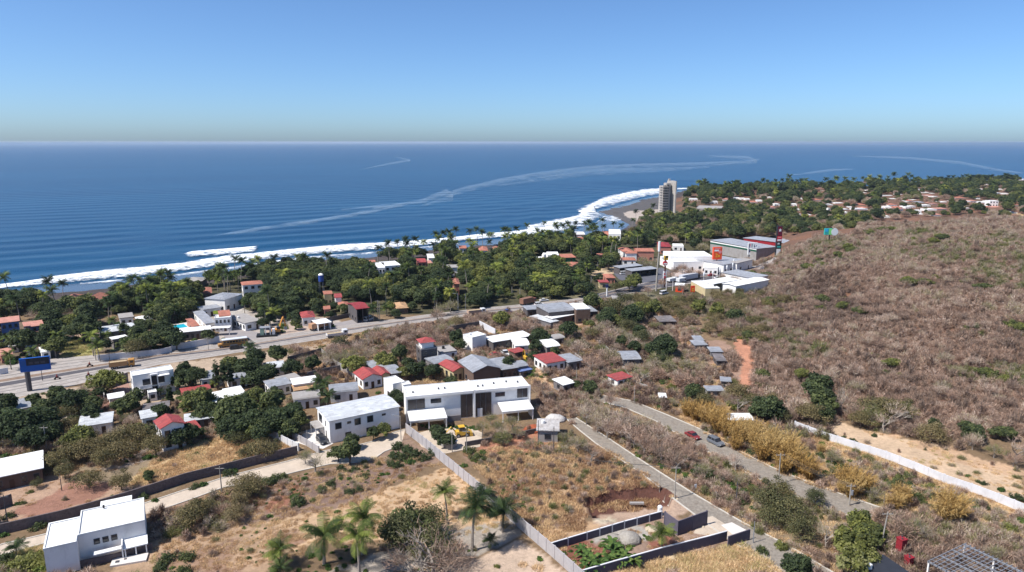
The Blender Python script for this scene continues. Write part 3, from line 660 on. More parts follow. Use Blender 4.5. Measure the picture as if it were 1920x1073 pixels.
def cane_clump(name, R, H, n, seed):
    rng = np.random.default_rng(seed); V = []; T = []
    for i in range(n):
        a = rng.uniform(0, 2*PI); r = R*rng.uniform(.1, 1)**.7; h = H*rng.uniform(.55, 1.05); t = rng.uniform(0, 1)
        p0 = np.array([math.cos(a)*r*.3, math.sin(a)*r*.3, 0]); p1 = np.array([math.cos(a)*r*.75, math.sin(a)*r*.75, h*.7]); p2 = np.array([math.cos(a)*r*1.25, math.sin(a)*r*1.25, h*.95])
        s = np.array([-math.sin(a+t), math.cos(a+t), 0])*.04
        V += [p0-s, p0+s, p1+s, p1-s, p1-s, p1+s, p2+s*.4, p2-s*.4]; T += [t, t]
        for k in range(7):
            q = rng.uniform(.25, 1); c = p1+(p2-p1)*max(0, q*2-1) if q > .5 else p0+(p1-p0)*q*2
            d = unit(rng.normal(size=(1, 3)))[0]*np.array([1, 1, .8]); s2 = np.cross(d, [0, 0, 1.])*.06; l = rng.uniform(.4, .8)
            V += [c-s2, c+s2, c+d*l+s2*.2, c+d*l-s2*.2]; T.append(np.clip(t+rng.uniform(-.2, .3), 0, 1))
    V = np.array(V); return np_mesh(name, V, np.arange(len(V)).reshape(-1, 4), CANE, T)
mk_one('cane0', 'golden_reed_clump', cane_clump('golden_reed_clump', 2.4, 5.0, 170, 61), 2.2, 4.6)
mk_one('cane1', 'golden_reed_clump', cane_clump('golden_reed_clump', 1.8, 4.0, 140, 62), 1.8, 3.8)
def grass_patch(name, R, n, h, m, seed, w=.05, lay=.5):
    rng = np.random.default_rng(seed); a = rng.uniform(0, 2*PI, n); r = R*np.sqrt(rng.uniform(0, 1, n))
    C = np.stack([r*np.cos(a), r*np.sin(a), np.zeros(n)], 1); ln = rng.uniform(.5, 1.2, n)*h
    ax = unit(np.stack([rng.normal(size=n)*lay, rng.normal(size=n)*lay, np.ones(n)], 1)); sd = unit(np.stack([rng.normal(size=n), rng.normal(size=n), np.zeros(n)], 1))*w
    tip = C+ax*ln[:, None]; V = np.stack([C-sd, C+sd, tip+sd*.3, tip-sd*.3], 1).reshape(-1, 3)
    return np_mesh(name, V, np.arange(len(V)).reshape(-1, 4), m, rng.uniform(0, 1, n))
mk_one('tuft0', 'grass_tuft', grass_patch('grass_tuft', .9, 120, .55, STRAW, 71, .045, .8), .9, .6)
mk_one('tuft1', 'grass_tuft', grass_patch('grass_tuft', 1.2, 130, .8, STRAW, 72, .05, .9), 1.2, .8)
mk_one('weed0', 'weed_clump', crown_mesh('weed_clump', .6, .8, -.3, 12, 24, .26, WEED, 73, 1, 1.5), .8, .6)
def banana(seed):
    rng = random.Random(seed); V = []; F = []; T = []
    for i in range(9):
        a = 2*PI*i/9+rng.uniform(-.3, .3); e = rng.uniform(.5, 1.3); p = Vector((0, 0, 1.3)); w0 = .38
        prev = None
        for k in range(7):
            t = k/6; sd = Vector((-math.sin(a), math.cos(a), 0))*w0*math.sin(PI*(.1+.85*t))
            cur = (p-sd, p+sd)
            if prev:
                j = len(V); V += [tuple(prev[0]), tuple(prev[1]), tuple(cur[1]), tuple(cur[0])]; F.append((j, j+1, j+2, j+3)); T.append(rng.random())
            prev = cur; p = p + Vector((math.cos(a)*math.cos(e), math.sin(a)*math.cos(e), math.sin(e)))*.42; e -= .32
    return np_mesh('crown', np.array(V), np.array(F), WEED, T)
def bst(mb): mb.tube([(0,0,-.2),(0,0,.8),(.05,0,1.5)], [.16,.13,.09], 6)
mk_tree('banana', 'banana_plant', banana(5), 1.5, 1.5, 1.4, .1, 1, mat('banana_stem', S(120,120,70), .8, .3, 3), 0, bst)

NOUN = {'leafy':'leafy tree','dense':'dense leafy tree','sparse':'thin crowned tree','palm':'palm tree','bare':'bare dry tree','scrub':'dry twiggy shrub','bush':'green bush','round':'round bush','cane':'golden reed clump','cypress':'narrow column tree','banana':'banana plant','tuft':'dry grass tuft'}
CATN = {'leafy':'tree','dense':'tree','sparse':'tree','palm':'palm tree','bare':'tree','scrub':'shrub','bush':'bush','round':'bush','cane':'reeds','cypress':'tree','banana':'banana plant','tuft':'grass'}
def tone(kind, t):
    if kind in ('leafy','dense','sparse','bush','round','cypress'): return 'dark green' if t < .3 else ('olive green' if t < .6 else 'yellow green')
    if kind == 'palm': return 'dark green' if t < .4 else 'yellow green'
    if kind in ('bare','scrub'): return 'brown' if t < .62 else ('pale grey' if t < .8 else 'olive')
    return ''
PLANTS = []      # dicts: key, x, y, s (scale), sz, tint, rz
def base_kind(key): return key.rstrip('0123456789')
def plant(key, x, y, s=1.0, tint=.3, rz=None, sz=None, force=False, label=None, group=None):
    pr = PROTO[key]; z = gz(x, y)
    px, py, dep = proj(x, y, z); px2, py2, _ = proj(x, y, z + pr['H']*s)
    PLANTS.append(dict(key=key, x=x, y=y, z=z, s=s, sz=sz or s, tint=tint, rz=random.uniform(0, 6.28) if rz is None else rz, px=px, py=(py+py2)/2, base=py,
                       size=pr['R']*s*(pr['H']*s)*1.6/dep**2, force=force, label=label, group=group)); return PLANTS[-1]
def tree_at(key, px, py, s=1.0, tint=.3, label=None, mid=True, **k):
    """px, py: middle of the crown in the photograph"""
    pr = PROTO[key]; h = pr['H']*s*(.55 if mid else 0)
    p = G(px, py)
    for _ in range(3):
        q = P(px, py, p.z + h); p = Vector((q.x, q.y, gz(q.x, q.y)))
    return plant(key, p.x, p.y, s, tint, force=True, label=label, **k)
# ------------------------------------------------------------------ building materials
WM = {
 'white': mat('white_render', (.82,.79,.755,1), .85, .06, .5, dirt=.22),
 'cream': mat('cream_render', S(226,206,160), .88, .1, .5, dirt=.3),
 'grey': mat('grey_block_wall', S(138,132,132), .93, .18, .6, bump=.2, dirt=.3),
 'dark': mat('dark_block_wall', S(104,98,98), .95, .2, .6, bump=.2, dirt=.3),
 'blue': mat('blue_render', S(104,126,176), .85, .12, .5, dirt=.2),
 'coral': mat('coral_render', S(206,140,120), .85, .12, .5, dirt=.2),
 'green': mat('green_render', S(70,132,92), .85, .12, .5),
 'brown': mat('brown_wall', S(120,98,86), .93, .2, .6, dirt=.3),
 'tin': mat('tin_sheet_wall', S(150,148,150), .6, .25, .8, wave=6, dirt=.5),
 'conc': mat('raw_concrete', S(176,170,166), .93, .18, .5, dirt=.5),
}
RM = {
 'white': mat('white_roof_coating', (.72,.71,.69,1), .75, .08, .4, dirt=.2),
 'whitetin': mat('white_metal_roof', (.62,.63,.64,1), .5, .07, .3, wave=5, waxis='X', dirt=.25),
 'greytin': mat('grey_metal_roof', S(184,186,192), .5, .12, .3, wave=5, waxis='X', dirt=.3),
 'grey': mat('grey_flat_roof', S(176,170,166), .9, .15, .5, dirt=.35),
 'redtin': mat('red_metal_roof', S(194,88,84), .6, .16, .5, wave=5, waxis='X', dirt=.3),
 'tile': mat('clay_tile_roof', S(206,134,112), .85, .2, .9, wave=9, waxis='X', dirt=.3),
 'pink': mat('pink_tile_roof', S(222,158,140), .85, .14, .9, wave=9, waxis='X', dirt=.2),
 'crimson': mat('crimson_roof', S(176,66,70), .65, .15, .5, wave=5, dirt=.2),
 'tan': mat('tan_sheet_roof', S(224,178,134), .8, .12, .5, wave=5, dirt=.2),
 'rust': mat('rusty_sheet_roof', S(150,142,142), .7, .35, .7, wave=5, dirt=.8),
}
GLASS = mat('dark_glass', (.025,.028,.035,1), .12, .2, .5, spec=.6)
FRAME = mat('window_frame', (.10,.10,.11,1), .6, .1, 2)
WFRAME = mat('white_frame', (.62,.62,.62,1), .6, .1, 2)
DOORM = mat('dark_door', S(92,70,58), .7, .2, 2)
STEEL = mat('galvanised_steel', S(168,170,176), .45, .2, 1.5, metal=.3)
CONCP = mat('pole_concrete', S(178,170,160), .9, .15, 2)
BLACK = mat('black_paint', (.018,.018,.02,1), .5, .2, 1)
def rect3(A, B, C, z):
    a, b, c = P(*A, z), P(*B, z), P(*C, z); u = b-a; v = c-b
    if u.length >= v.length:
        un = u.normalized(); vn = Vector((-un.y, un.x, 0)); Wd = u.length; D = max(1.5, abs(v.dot(vn)))
    else:
        vn = v.normalized(); un = Vector((vn.y, -vn.x, 0)); D = v.length; Wd = max(1.5, abs(u.dot(un))); a = b-un*Wd
    return a, un, Wd, D
def window(par, x, y, z, w, h, side, fm=FRAME, name='window', cols=1):
    t = .07; mb = MB(); pn = MB()
    def bx(M, u0, v0, u1, v1, d0, d1):
        if side == 'F': M.box(x+u0, y-d1, z+v0, x+u1, y-d0, z+v1)
        elif side == 'L': M.box(x-d1, y-u1, z+v0, x-d0, y-u0, z+v1)
        elif side == 'R': M.box(x+d0, y+u0, z+v0, x+d1, y+u1, z+v1)
        else: M.box(x+u0, y+d0, z+v0, x+u1, y+d1, z+v1)
    bx(mb, -w/2-t, -t, -w/2, h+t, -.02, .06); bx(mb, w/2, -t, w/2+t, h+t, -.02, .06)
    bx(mb, -w/2, h, w/2, h+t, -.02, .06); bx(mb, -w/2-.05, -t, w/2+.05, 0, -.02, .12)
    for k in range(1, cols): bx(mb, -w/2+w*k/cols-.03, 0, -w/2+w*k/cols+.03, h, -.02, .05)
    f = mb.build(name, fm, par); bx(pn, -w/2, 0, w/2, h, -.02, .025); pn.build('pane', GLASS, f); return f
def door(par, x, z, w, h, side='F', y=0, m=None):
    mb = MB()
    if side == 'F': mb.box(x-w/2, y-.05, z, x+w/2, y+.02, z+h)
    else: mb.box(x-.05, y-w/2, z, x+.02, y+w/2, z+h)
    return mb.build('door', m or DOORM, par)
def roof_mesh(W_, D, h, kind, oh=.35, rise=None, t=.16):
    mb = MB(); x0, x1, y0, y1 = -oh, W_+oh, -oh, D+oh
    if kind == 'flat':
        mb.box(x0+oh-.02, y0+oh-.02, h-.05, x1-oh+.02, y1-oh+.02, h+.12)
        p = .35; e = .18
        for q in ((-.03,-.03,W_+.03,e), (-.03,D-e,W_+.03,D+.03), (-.03,e,e,D-e), (W_-e,e,W_+.03,D-e)): mb.box(q[0], q[1], h+.02, q[2], q[3], h+p)
    elif kind == 'slab': mb.box(x0, y0, h, x1, y1, h+.22)
    elif kind in ('mono', 'monoback'):
        r = rise if rise is not None else .5; a, b = (0, r) if kind == 'mono' else (r, 0)
        mb.v += [(x0,y0,h+a),(x1,y0,h+a),(x1,y1,h+b),(x0,y1,h+b),(x0,y0,h+a+t),(x1,y0,h+a+t),(x1,y1,h+b+t),(x0,y1,h+b+t)]
        mb.f += [(0,3,2,1),(4,5,6,7),(0,1,5,4),(1,2,6,5),(2,3,7,6),(3,0,4,7)]
    elif kind == 'gx':
        r = rise or D*.2; m_ = (y0+y1)/2
        for s, (ya, yb) in ((1, (y0, m_)), (-1, (m_, y1))):
            za, zb = (h, h+r) if s == 1 else (h+r, h); i = len(mb.v)
            mb.v += [(x0,ya,za),(x1,ya,za),(x1,yb,zb),(x0,yb,zb),(x0,ya,za+t),(x1,ya,za+t),(x1,yb,zb+t),(x0,yb,zb+t)]
            mb.f += [(i,i+3,i+2,i+1),(i+4,i+5,i+6,i+7),(i,i+1,i+5,i+4),(i+1,i+2,i+6,i+5),(i+2,i+3,i+7,i+6),(i+3,i,i+4,i+7)]
    elif kind == 'gy':
        r = rise or W_*.2; m_ = (x0+x1)/2
        for s, (xa, xb) in ((1, (x0, m_)), (-1, (m_, x1))):
            za, zb = (h, h+r) if s == 1 else (h+r, h); i = len(mb.v)
            mb.v += [(xa,y0,za),(xb,y0,zb),(xb,y1,zb),(xa,y1,za),(xa,y0,za+t),(xb,y0,zb+t),(xb,y1,zb+t),(xa,y1,za+t)]
            mb.f += [(i,i+3,i+2,i+1),(i+4,i+5,i+6,i+7),(i,i+1,i+5,i+4),(i+1,i+2,i+6,i+5),(i+2,i+3,i+7,i+6),(i+3,i,i+4,i+7)]
    elif kind == 'hip':
        w2, d2 = (x1-x0), (y1-y0); r = rise or min(w2, d2)*.22; q = min(w2, d2)/2
        if w2 >= d2: R1, R2 = (x0+q, (y0+y1)/2, h+r), (x1-q+.01, (y0+y1)/2, h+r); fs = [(0,1,5,4),(1,2,5),(2,3,4,5),(3,0,4)]
        else: R1, R2 = ((x0+x1)/2, y0+q, h+r), ((x0+x1)/2, y1-q+.01, h+r); fs = [(0,1,4),(1,2,5,4),(2,3,5),(3,0,4,5)]
        mb.v += [(x0,y0,h),(x1,y0,h),(x1,y1,h),(x0,y1,h),R1,R2]; mb.f += fs + [(3,2,1,0)]
    elif kind == 'vault':
        r = rise or D*.14; n = 8; prof = [(D/2+(D/2+oh)*math.cos(PI*(1-k/n)), h + r*math.sin(PI*k/n)) for k in range(n+1)]; i = len(mb.v)
        mb.v += [(x0, a, b+t) for a, b in prof] + [(x1, a, b+t) for a, b in prof]
        mb.f += [(k, k+n+1, k+n+2, k+1)[::-1] for k in range(n)] + [tuple(range(n+1))[::-1], tuple(range(n+1, 2*n+2)), (0, n, 2*n+1, n+1)]
    return mb
def house(name, label, cat, A, B, C, h, roof='flat', wall='white', rcol='white', lm=None, win=(2, 1), storeys=1, oh=None, rise=None, big=False, dr=True, group=None, keep=True, fm=FRAME, zb=0, winh=None, extra=None, open_front=False):
    z0 = min(gz(P(*A, h).x, P(*A, h).y), gz(P(*B, h).x, P(*B, h).y)) if zb is None else zb
    a, u, W_, D = rect3(A, B, C, h+z0); ang = math.atan2(u.y, u.x)
    e = empty(name, (a.x, a.y, z0), ang); tag(e, label, cat, group)
    if oh is None: oh = 0 if roof == 'flat' else .4
    wm = WM[wall] if isinstance(wall, str) else wall; rm = RM[rcol] if isinstance(rcol, str) else rcol
    mb = MB()
    if open_front:
        t = .2; mb.box(0, D-t, -.4, W_, D, h); mb.box(0, 0, -.4, t, D-t, h); mb.box(W_-t, 0, -.4, W_, D-t, h)
        n = max(2, int(W_/5))
        for k in range(1, n): mb.box(W_*k/n-.12, 0, -.4, W_*k/n+.12, .24, h)
    else: mb.box(0, 0, -.5, W_, D, h-.03)
    if roof == 'gx' :
        r = rise or D*.2
        for x_ in (0.02, W_-.12): i = len(mb.v); mb.v += [(x_,0,h-.04),(x_,D,h-.04),(x_,D/2,h-.04+r*.97),(x_+.1,0,h-.04),(x_+.1,D,h-.04),(x_+.1,D/2,h-.04+r*.97)]; mb.f += [(i,i+2,i+1),(i+3,i+4,i+5)]
    if roof == 'gy':
        r = rise or W_*.2
        for y_ in (0.02, D-.12): i = len(mb.v); mb.v += [(0,y_,h-.04),(W_,y_,h-.04),(W_/2,y_,h-.04+r*.97),(0,y_+.1,h-.04),(W_,y_+.1,h-.04),(W_/2,y_+.1,h-.04+r*.97)]; mb.f += [(i,i+1,i+2),(i+3,i+5,i+4)]
    mb.build('wall', wm, e)
    roof_mesh(W_, D, h, roof, oh, rise).build('roof', rm, e)
    nf, nl = win; sh = h/storeys
    for s in range(storeys):
        zz = s*sh + (.9 if sh > 2.3 else .6); hh = winh or min(1.3, sh*.42)
        if not open_front:
            for k in range(nf):
                x = W_*(k+.5)/nf
                if s == 0 and dr and k == nf//2 and nf > 1: door(e, x, 0, .95, 2.05)
                else: window(e, x, 0, zz, min(1.5, W_/nf*.45), hh, 'F', fm)
        for k in range(nl): window(e, 0, D*(k+.5)/nl, zz, min(1.3, D/nl*.45), hh, 'L', fm)
    if extra: extra(e, W_, D, h)
    hs = (int(A[0])*31+int(A[1])*17) % 7
    if hs < 2 and roof in ('flat', 'slab') and rcol != 'redtin' and h < 6.5 and W_ > 4 and not extra:
        mb = MB(); x_, y_ = W_*(.25+.2*hs), D*.6; zz_ = h+(.75 if roof == 'mono' else .25); mb.cyl(x_, y_, zz_-.3, zz_+.7, .5, 10).tube([(x_,y_,zz_+.7),(x_,y_,zz_+.85)], [.5,.2], 10); mb.build('roof_tank', BLACK if hs else RM['white'], e)
    pts = [a, a+u*W_, a+u*W_+Vector((-u.y,u.x,0))*D, a+Vector((-u.y,u.x,0))*D]; c = sum(pts, Vector())/4
    FOOT.append([(p.x+(p.x-c.x)*.12, p.y+(p.y-c.y)*.12) for p in pts])
    if keep:
        q = [proj(p.x, p.y, z0+h+(rise or 0)*.5) for p in pts] + ([proj(p.x, p.y, z0+h*.3) for p in pts[:2]] if h > 5 else [])
        KEEP.append((min(t[0] for t in q), min(t[1] for t in q)-1, max(t[0] for t in q), max(t[1] for t in q)))
    cx, cy, _ = proj(c.x, c.y, z0+h*.6)
    if lm: landmark(lm, cx, cy)
    e['_dim'] = 0; del e['_dim']
    return e, W_, D
H_ = house
# ---- near: lower left villa
def villa_extra(e, W_, D, h):
    for i, x in enumerate((W_*.26, W_*.39, W_*.52)): window(e, x, 0, 3.0, .85, .95, 'F')
    t = MB().box(W_*.62, -2.6, -.5, W_*.64, 0, 2.9)
    t.build('terrace_wall', WM['white'], e)
    MB().box(W_*.2, -2.4, 2.0, W_*.62, -1.2, 2.2).build('canopy_slab', RM['white'], e)
    s = MB(); s.v += [(W_*.64+.02,-2.6,1.9),(W_+.2,-2.6,1.9),(W_+.2,0,2.4),(W_*.64+.02,0,2.4),(W_*.64+.02,-2.6,2.1),(W_+.2,-2.6,2.1),(W_+.2,0,2.6),(W_*.64+.02,0,2.6)]
    s.f += [(0,3,2,1),(4,5,6,7),(0,1,5,4),(1,2,6,5),(2,3,7,6),(3,0,4,7)]; s.build('canopy_slab', RM['white'], e)
    for k in range(3): MB().box(W_*.66+k*W_*.16, -2.5, -.3, W_*.66+k*W_*.16+.2, -2.3, 1.9).build('post', WM['white'], e)
    MB().box(W_*.34, D*.9, h+.3, W_*.37, D*.94, h+.8).build('roof_vent', BLACK, e)
    b = MB().box(W_*.3, D-.3, -.5, W_*.8, D+2.2, h-.02); b.build('rear_wing', WM['white'], e)
    MB().box(W_*.3-.05, D-.2, h, W_*.8+.05, D+2.25, h+.3).build('rear_roof', RM['white'], e)
V1 = H_('white_villa', 'large white two storey villa with a stepped flat roof beside the concrete road', 'house', (146,1006), (271,978), (264,937), 5.2, wall='white', win=(0,0), lm='large white villa', extra=villa_extra)
def blk(par_label): pass
def front_block(e, W_, D, h): pass
a_, u_, W1, D1 = rect3((146,1006), (271,978), (264,937), 5.2)
fb = MB().box(-4.9, -2.4, -.6, -.02, D1*.72, 5.3); fb.build('front_wing', WM['white'], V1[0])
rf = MB().box(-4.8, -2.3, 5.2, -.1, D1*.7, 5.42)
for q in ((-4.95,-2.45,-4.7,D1*.74),(-4.7,-2.45,0,-2.25),(-4.7,D1*.7,-.0,D1*.74)): rf.box(q[0], q[1], 5.3, q[2], q[3], 5.6)
rf.build('front_wing_roof', RM['white'], V1[0])
# ---- long white two storey building
def twin_extra(e, W_, D, h):
    for f, z, w, hh in ((.12,3.5,1.5,1.5),(.27,4.3,.9,.5),(.39,3.5,1.5,1.6),(.57,3.5,1.5,1.6),(.77,4.5,.9,.4),(.25,.9,1.4,1.1),(.55,.9,1.4,1.1)): window(e, W_*f, 0, z, w, hh, 'F')
    window(e, 0, D*.74, 3.2, 2.6, 2.0, 'L'); window(e, 0, D*.33, 3.6, .5, 1.2, 'L'); window(e, 0, D*.3, .6, .7, 1.7, 'L', name='window')
    MB().box(-2.3, D*.45, 2.55, 0, D*.98, 2.75).build('porch_roof', WM['conc'], e)
    for y in (D*.47, D*.93): MB().box(-2.2, y, -.2, -2.0, y+.2, 2.55).build('post', WM['white'], e)
H_('white_apartment_house', 'long white two storey house with a pale metal roof above the paved yard', 'house', (617.4,790.5), (748,763), (719,741), 5.9, 'gx', 'white', 'whitetin', win=(0,0), rise=.5, oh=.3, lm='long white two storey house', extra=twin_extra)
# ---- duplex
def duplex_extra(e, W_, D, h):
    DG = mat('brown_tinted_glass', (.055,.045,.045,1), .25, .2, .5, spec=.6)
    def pan(x0, x1, z0, z1, n):
        f = MB(); 
        for k in range(n+1): x = W_*(x0+(x1-x0)*k/n); f.box(x-.06, -.1, z0, x+.06, .0, z1)
        f.box(W_*x0, -.1, z1-.02, W_*x1, 0, z1+.1); fr = f.build('window', FRAME, e)
        MB().box(W_*x0, -.05, z0, W_*x1, 0, z1-.02).build('pane', DG, fr)
    pan(.01, .14, 3.9, 6.6, 2); pan(.43, .525, .2, 6.7, 2); pan(.545, .68, .2, 6.7, 3); pan(.90, .985, 4.4, 6.9, 2)
    window(e, W_*.23, 0, 5.2, 2.7, 1.1, 'F', cols=2); window(e, W_*.755, 0, 5.3, 2.6, 1.1, 'F', cols=2)
    MB().box(-.35, -.5, h-.35, W_*.53, .0, h+.34).box(-.35, -.5, -.4, 0, .0, h-.35).build('frame_fascia', WM['white'], e)
    MB().box(W_*.535, -.5, -.4, W_*.547, 0, h+.5).box(W_*.547, -.5, h-.3, W_+.3, 0, h+.36).box(W_, -.5, -.4, W_+.3, 0, h-.3).build('frame_fascia', WM['white'], e)
    MB().box(W_*.533, 0, h+.3, W_*.543, D, h+.6).build('party_wall', WM['white'], e)
    for fx, fy in ((.06,.3),(.27,.45),(.32,.45),(.59,.35),(.63,.35),(.73,.5),(.84,.55),(.93,.42)):
        MB().box(W_*fx-.3, D*fy-.2, h+.1, W_*fx+.15, D*fy+.2, h+.65).build('roof_vent', mat('vent_grey', S(120,120,124), .6), e)
    for x0, x1 in ((.0, .29), (.73, .99)):
        r = MB(); X0, X1 = W_*x0, W_*x1; r.v += [(X0,-6,2.9),(X1,-6,2.9),(X1,-.5,3.5),(X0,-.5,3.5),(X0,-6,3.15),(X1,-6,3.15),(X1,-.5,3.75),(X0,-.5,3.75)]
        r.f += [(0,3,2,1),(4,5,6,7),(0,1,5,4),(1,2,6,5),(2,3,7,6),(3,0,4,7)]; r.build('carport_roof', RM['white'], e)
        for x in (X0+.15, (X0+X1)/2, X1-.35): MB().box(x, -5.8, -.4, x+.2, -5.6, 2.9).build('post', WM['white'], e)
        MB().box(X1-.15, -5.5, -.4, X1, -.6, 2.88).build('carport_wall', WM['white'], e)
    dv = MB().box(W_*.565, -.3, 0, W_*.605, -.06, 2.4); dv.build('door', WFRAME, e)
    MB().box(W_*.3, -1.6, -.3, W_*.42, -1.4, 1.6).build('garden_wall', WM['grey'], e)
H_('duplex_house', 'wide white modern duplex with tall brown glass panels and two flat carports', 'house', (762.5,745), (992,724), (980,707), 7.5, 'flat', 'white', 'white', win=(0,0), lm='white modern duplex', extra=duplex_extra)
# ---- three storey white apartments by the highway
def apt_extra(e, W_, D, h):
    for f, z in ((.2,3.9),(.2,.8)): window(e, W_*(f+.12), 0, z, 1.9, 1.7, 'F')
    window(e, W_*.67, 0, 3.9, 1.9, 1.9, 'F')
    for z in (.3, 3.5): 
        f = MB().box(W_*.44, -.12, z, W_*.58, 0, z+2.8).build('window', FRAME, e); MB().box(W_*.45, -.16, z+.1, W_*.57, -.12, z+2.7).build('pane', GLASS, f)
    MB().box(W_*.42, -.7, -.3, W_*.44, 0, h).box(W_*.58, -.7, -.3, W_*.6, 0, h).box(W_*.44, -.7, h-.35, W_*.58, 0, h).build('stair_surround', WM['white'], e)
    for z, x0, x1 in ((3.15,.6,.88),(3.15,.14,.42),(6.2,.6,.88)): MB().box(W_*x0, -1.5, z, W_*x1, 0, z+.2).build('balcony_slab', WM['white'], e)
    MB().box(W_*.6, -1.5, 3.35, W_*.88, -1.42, 4.2).build('balcony_rail', WFRAME, e); MB().box(W_*.14, -1.5, 3.35, W_*.42, -1.42, 4.2).build('balcony_rail', WFRAME, e)
    MB().box(-1.4, -1.5, -.3, 2, 0, 2.4).build('porch_wall', WM['white'], e)
H_('apartment_block', 'white apartment block with balconies and a dark central stair beside the highway', 'building', (248,707), (325,694), (318,686), 7.0, 'flat', 'white', 'white', win=(0,1), storeys=2, lm='white apartment block', extra=apt_extra)

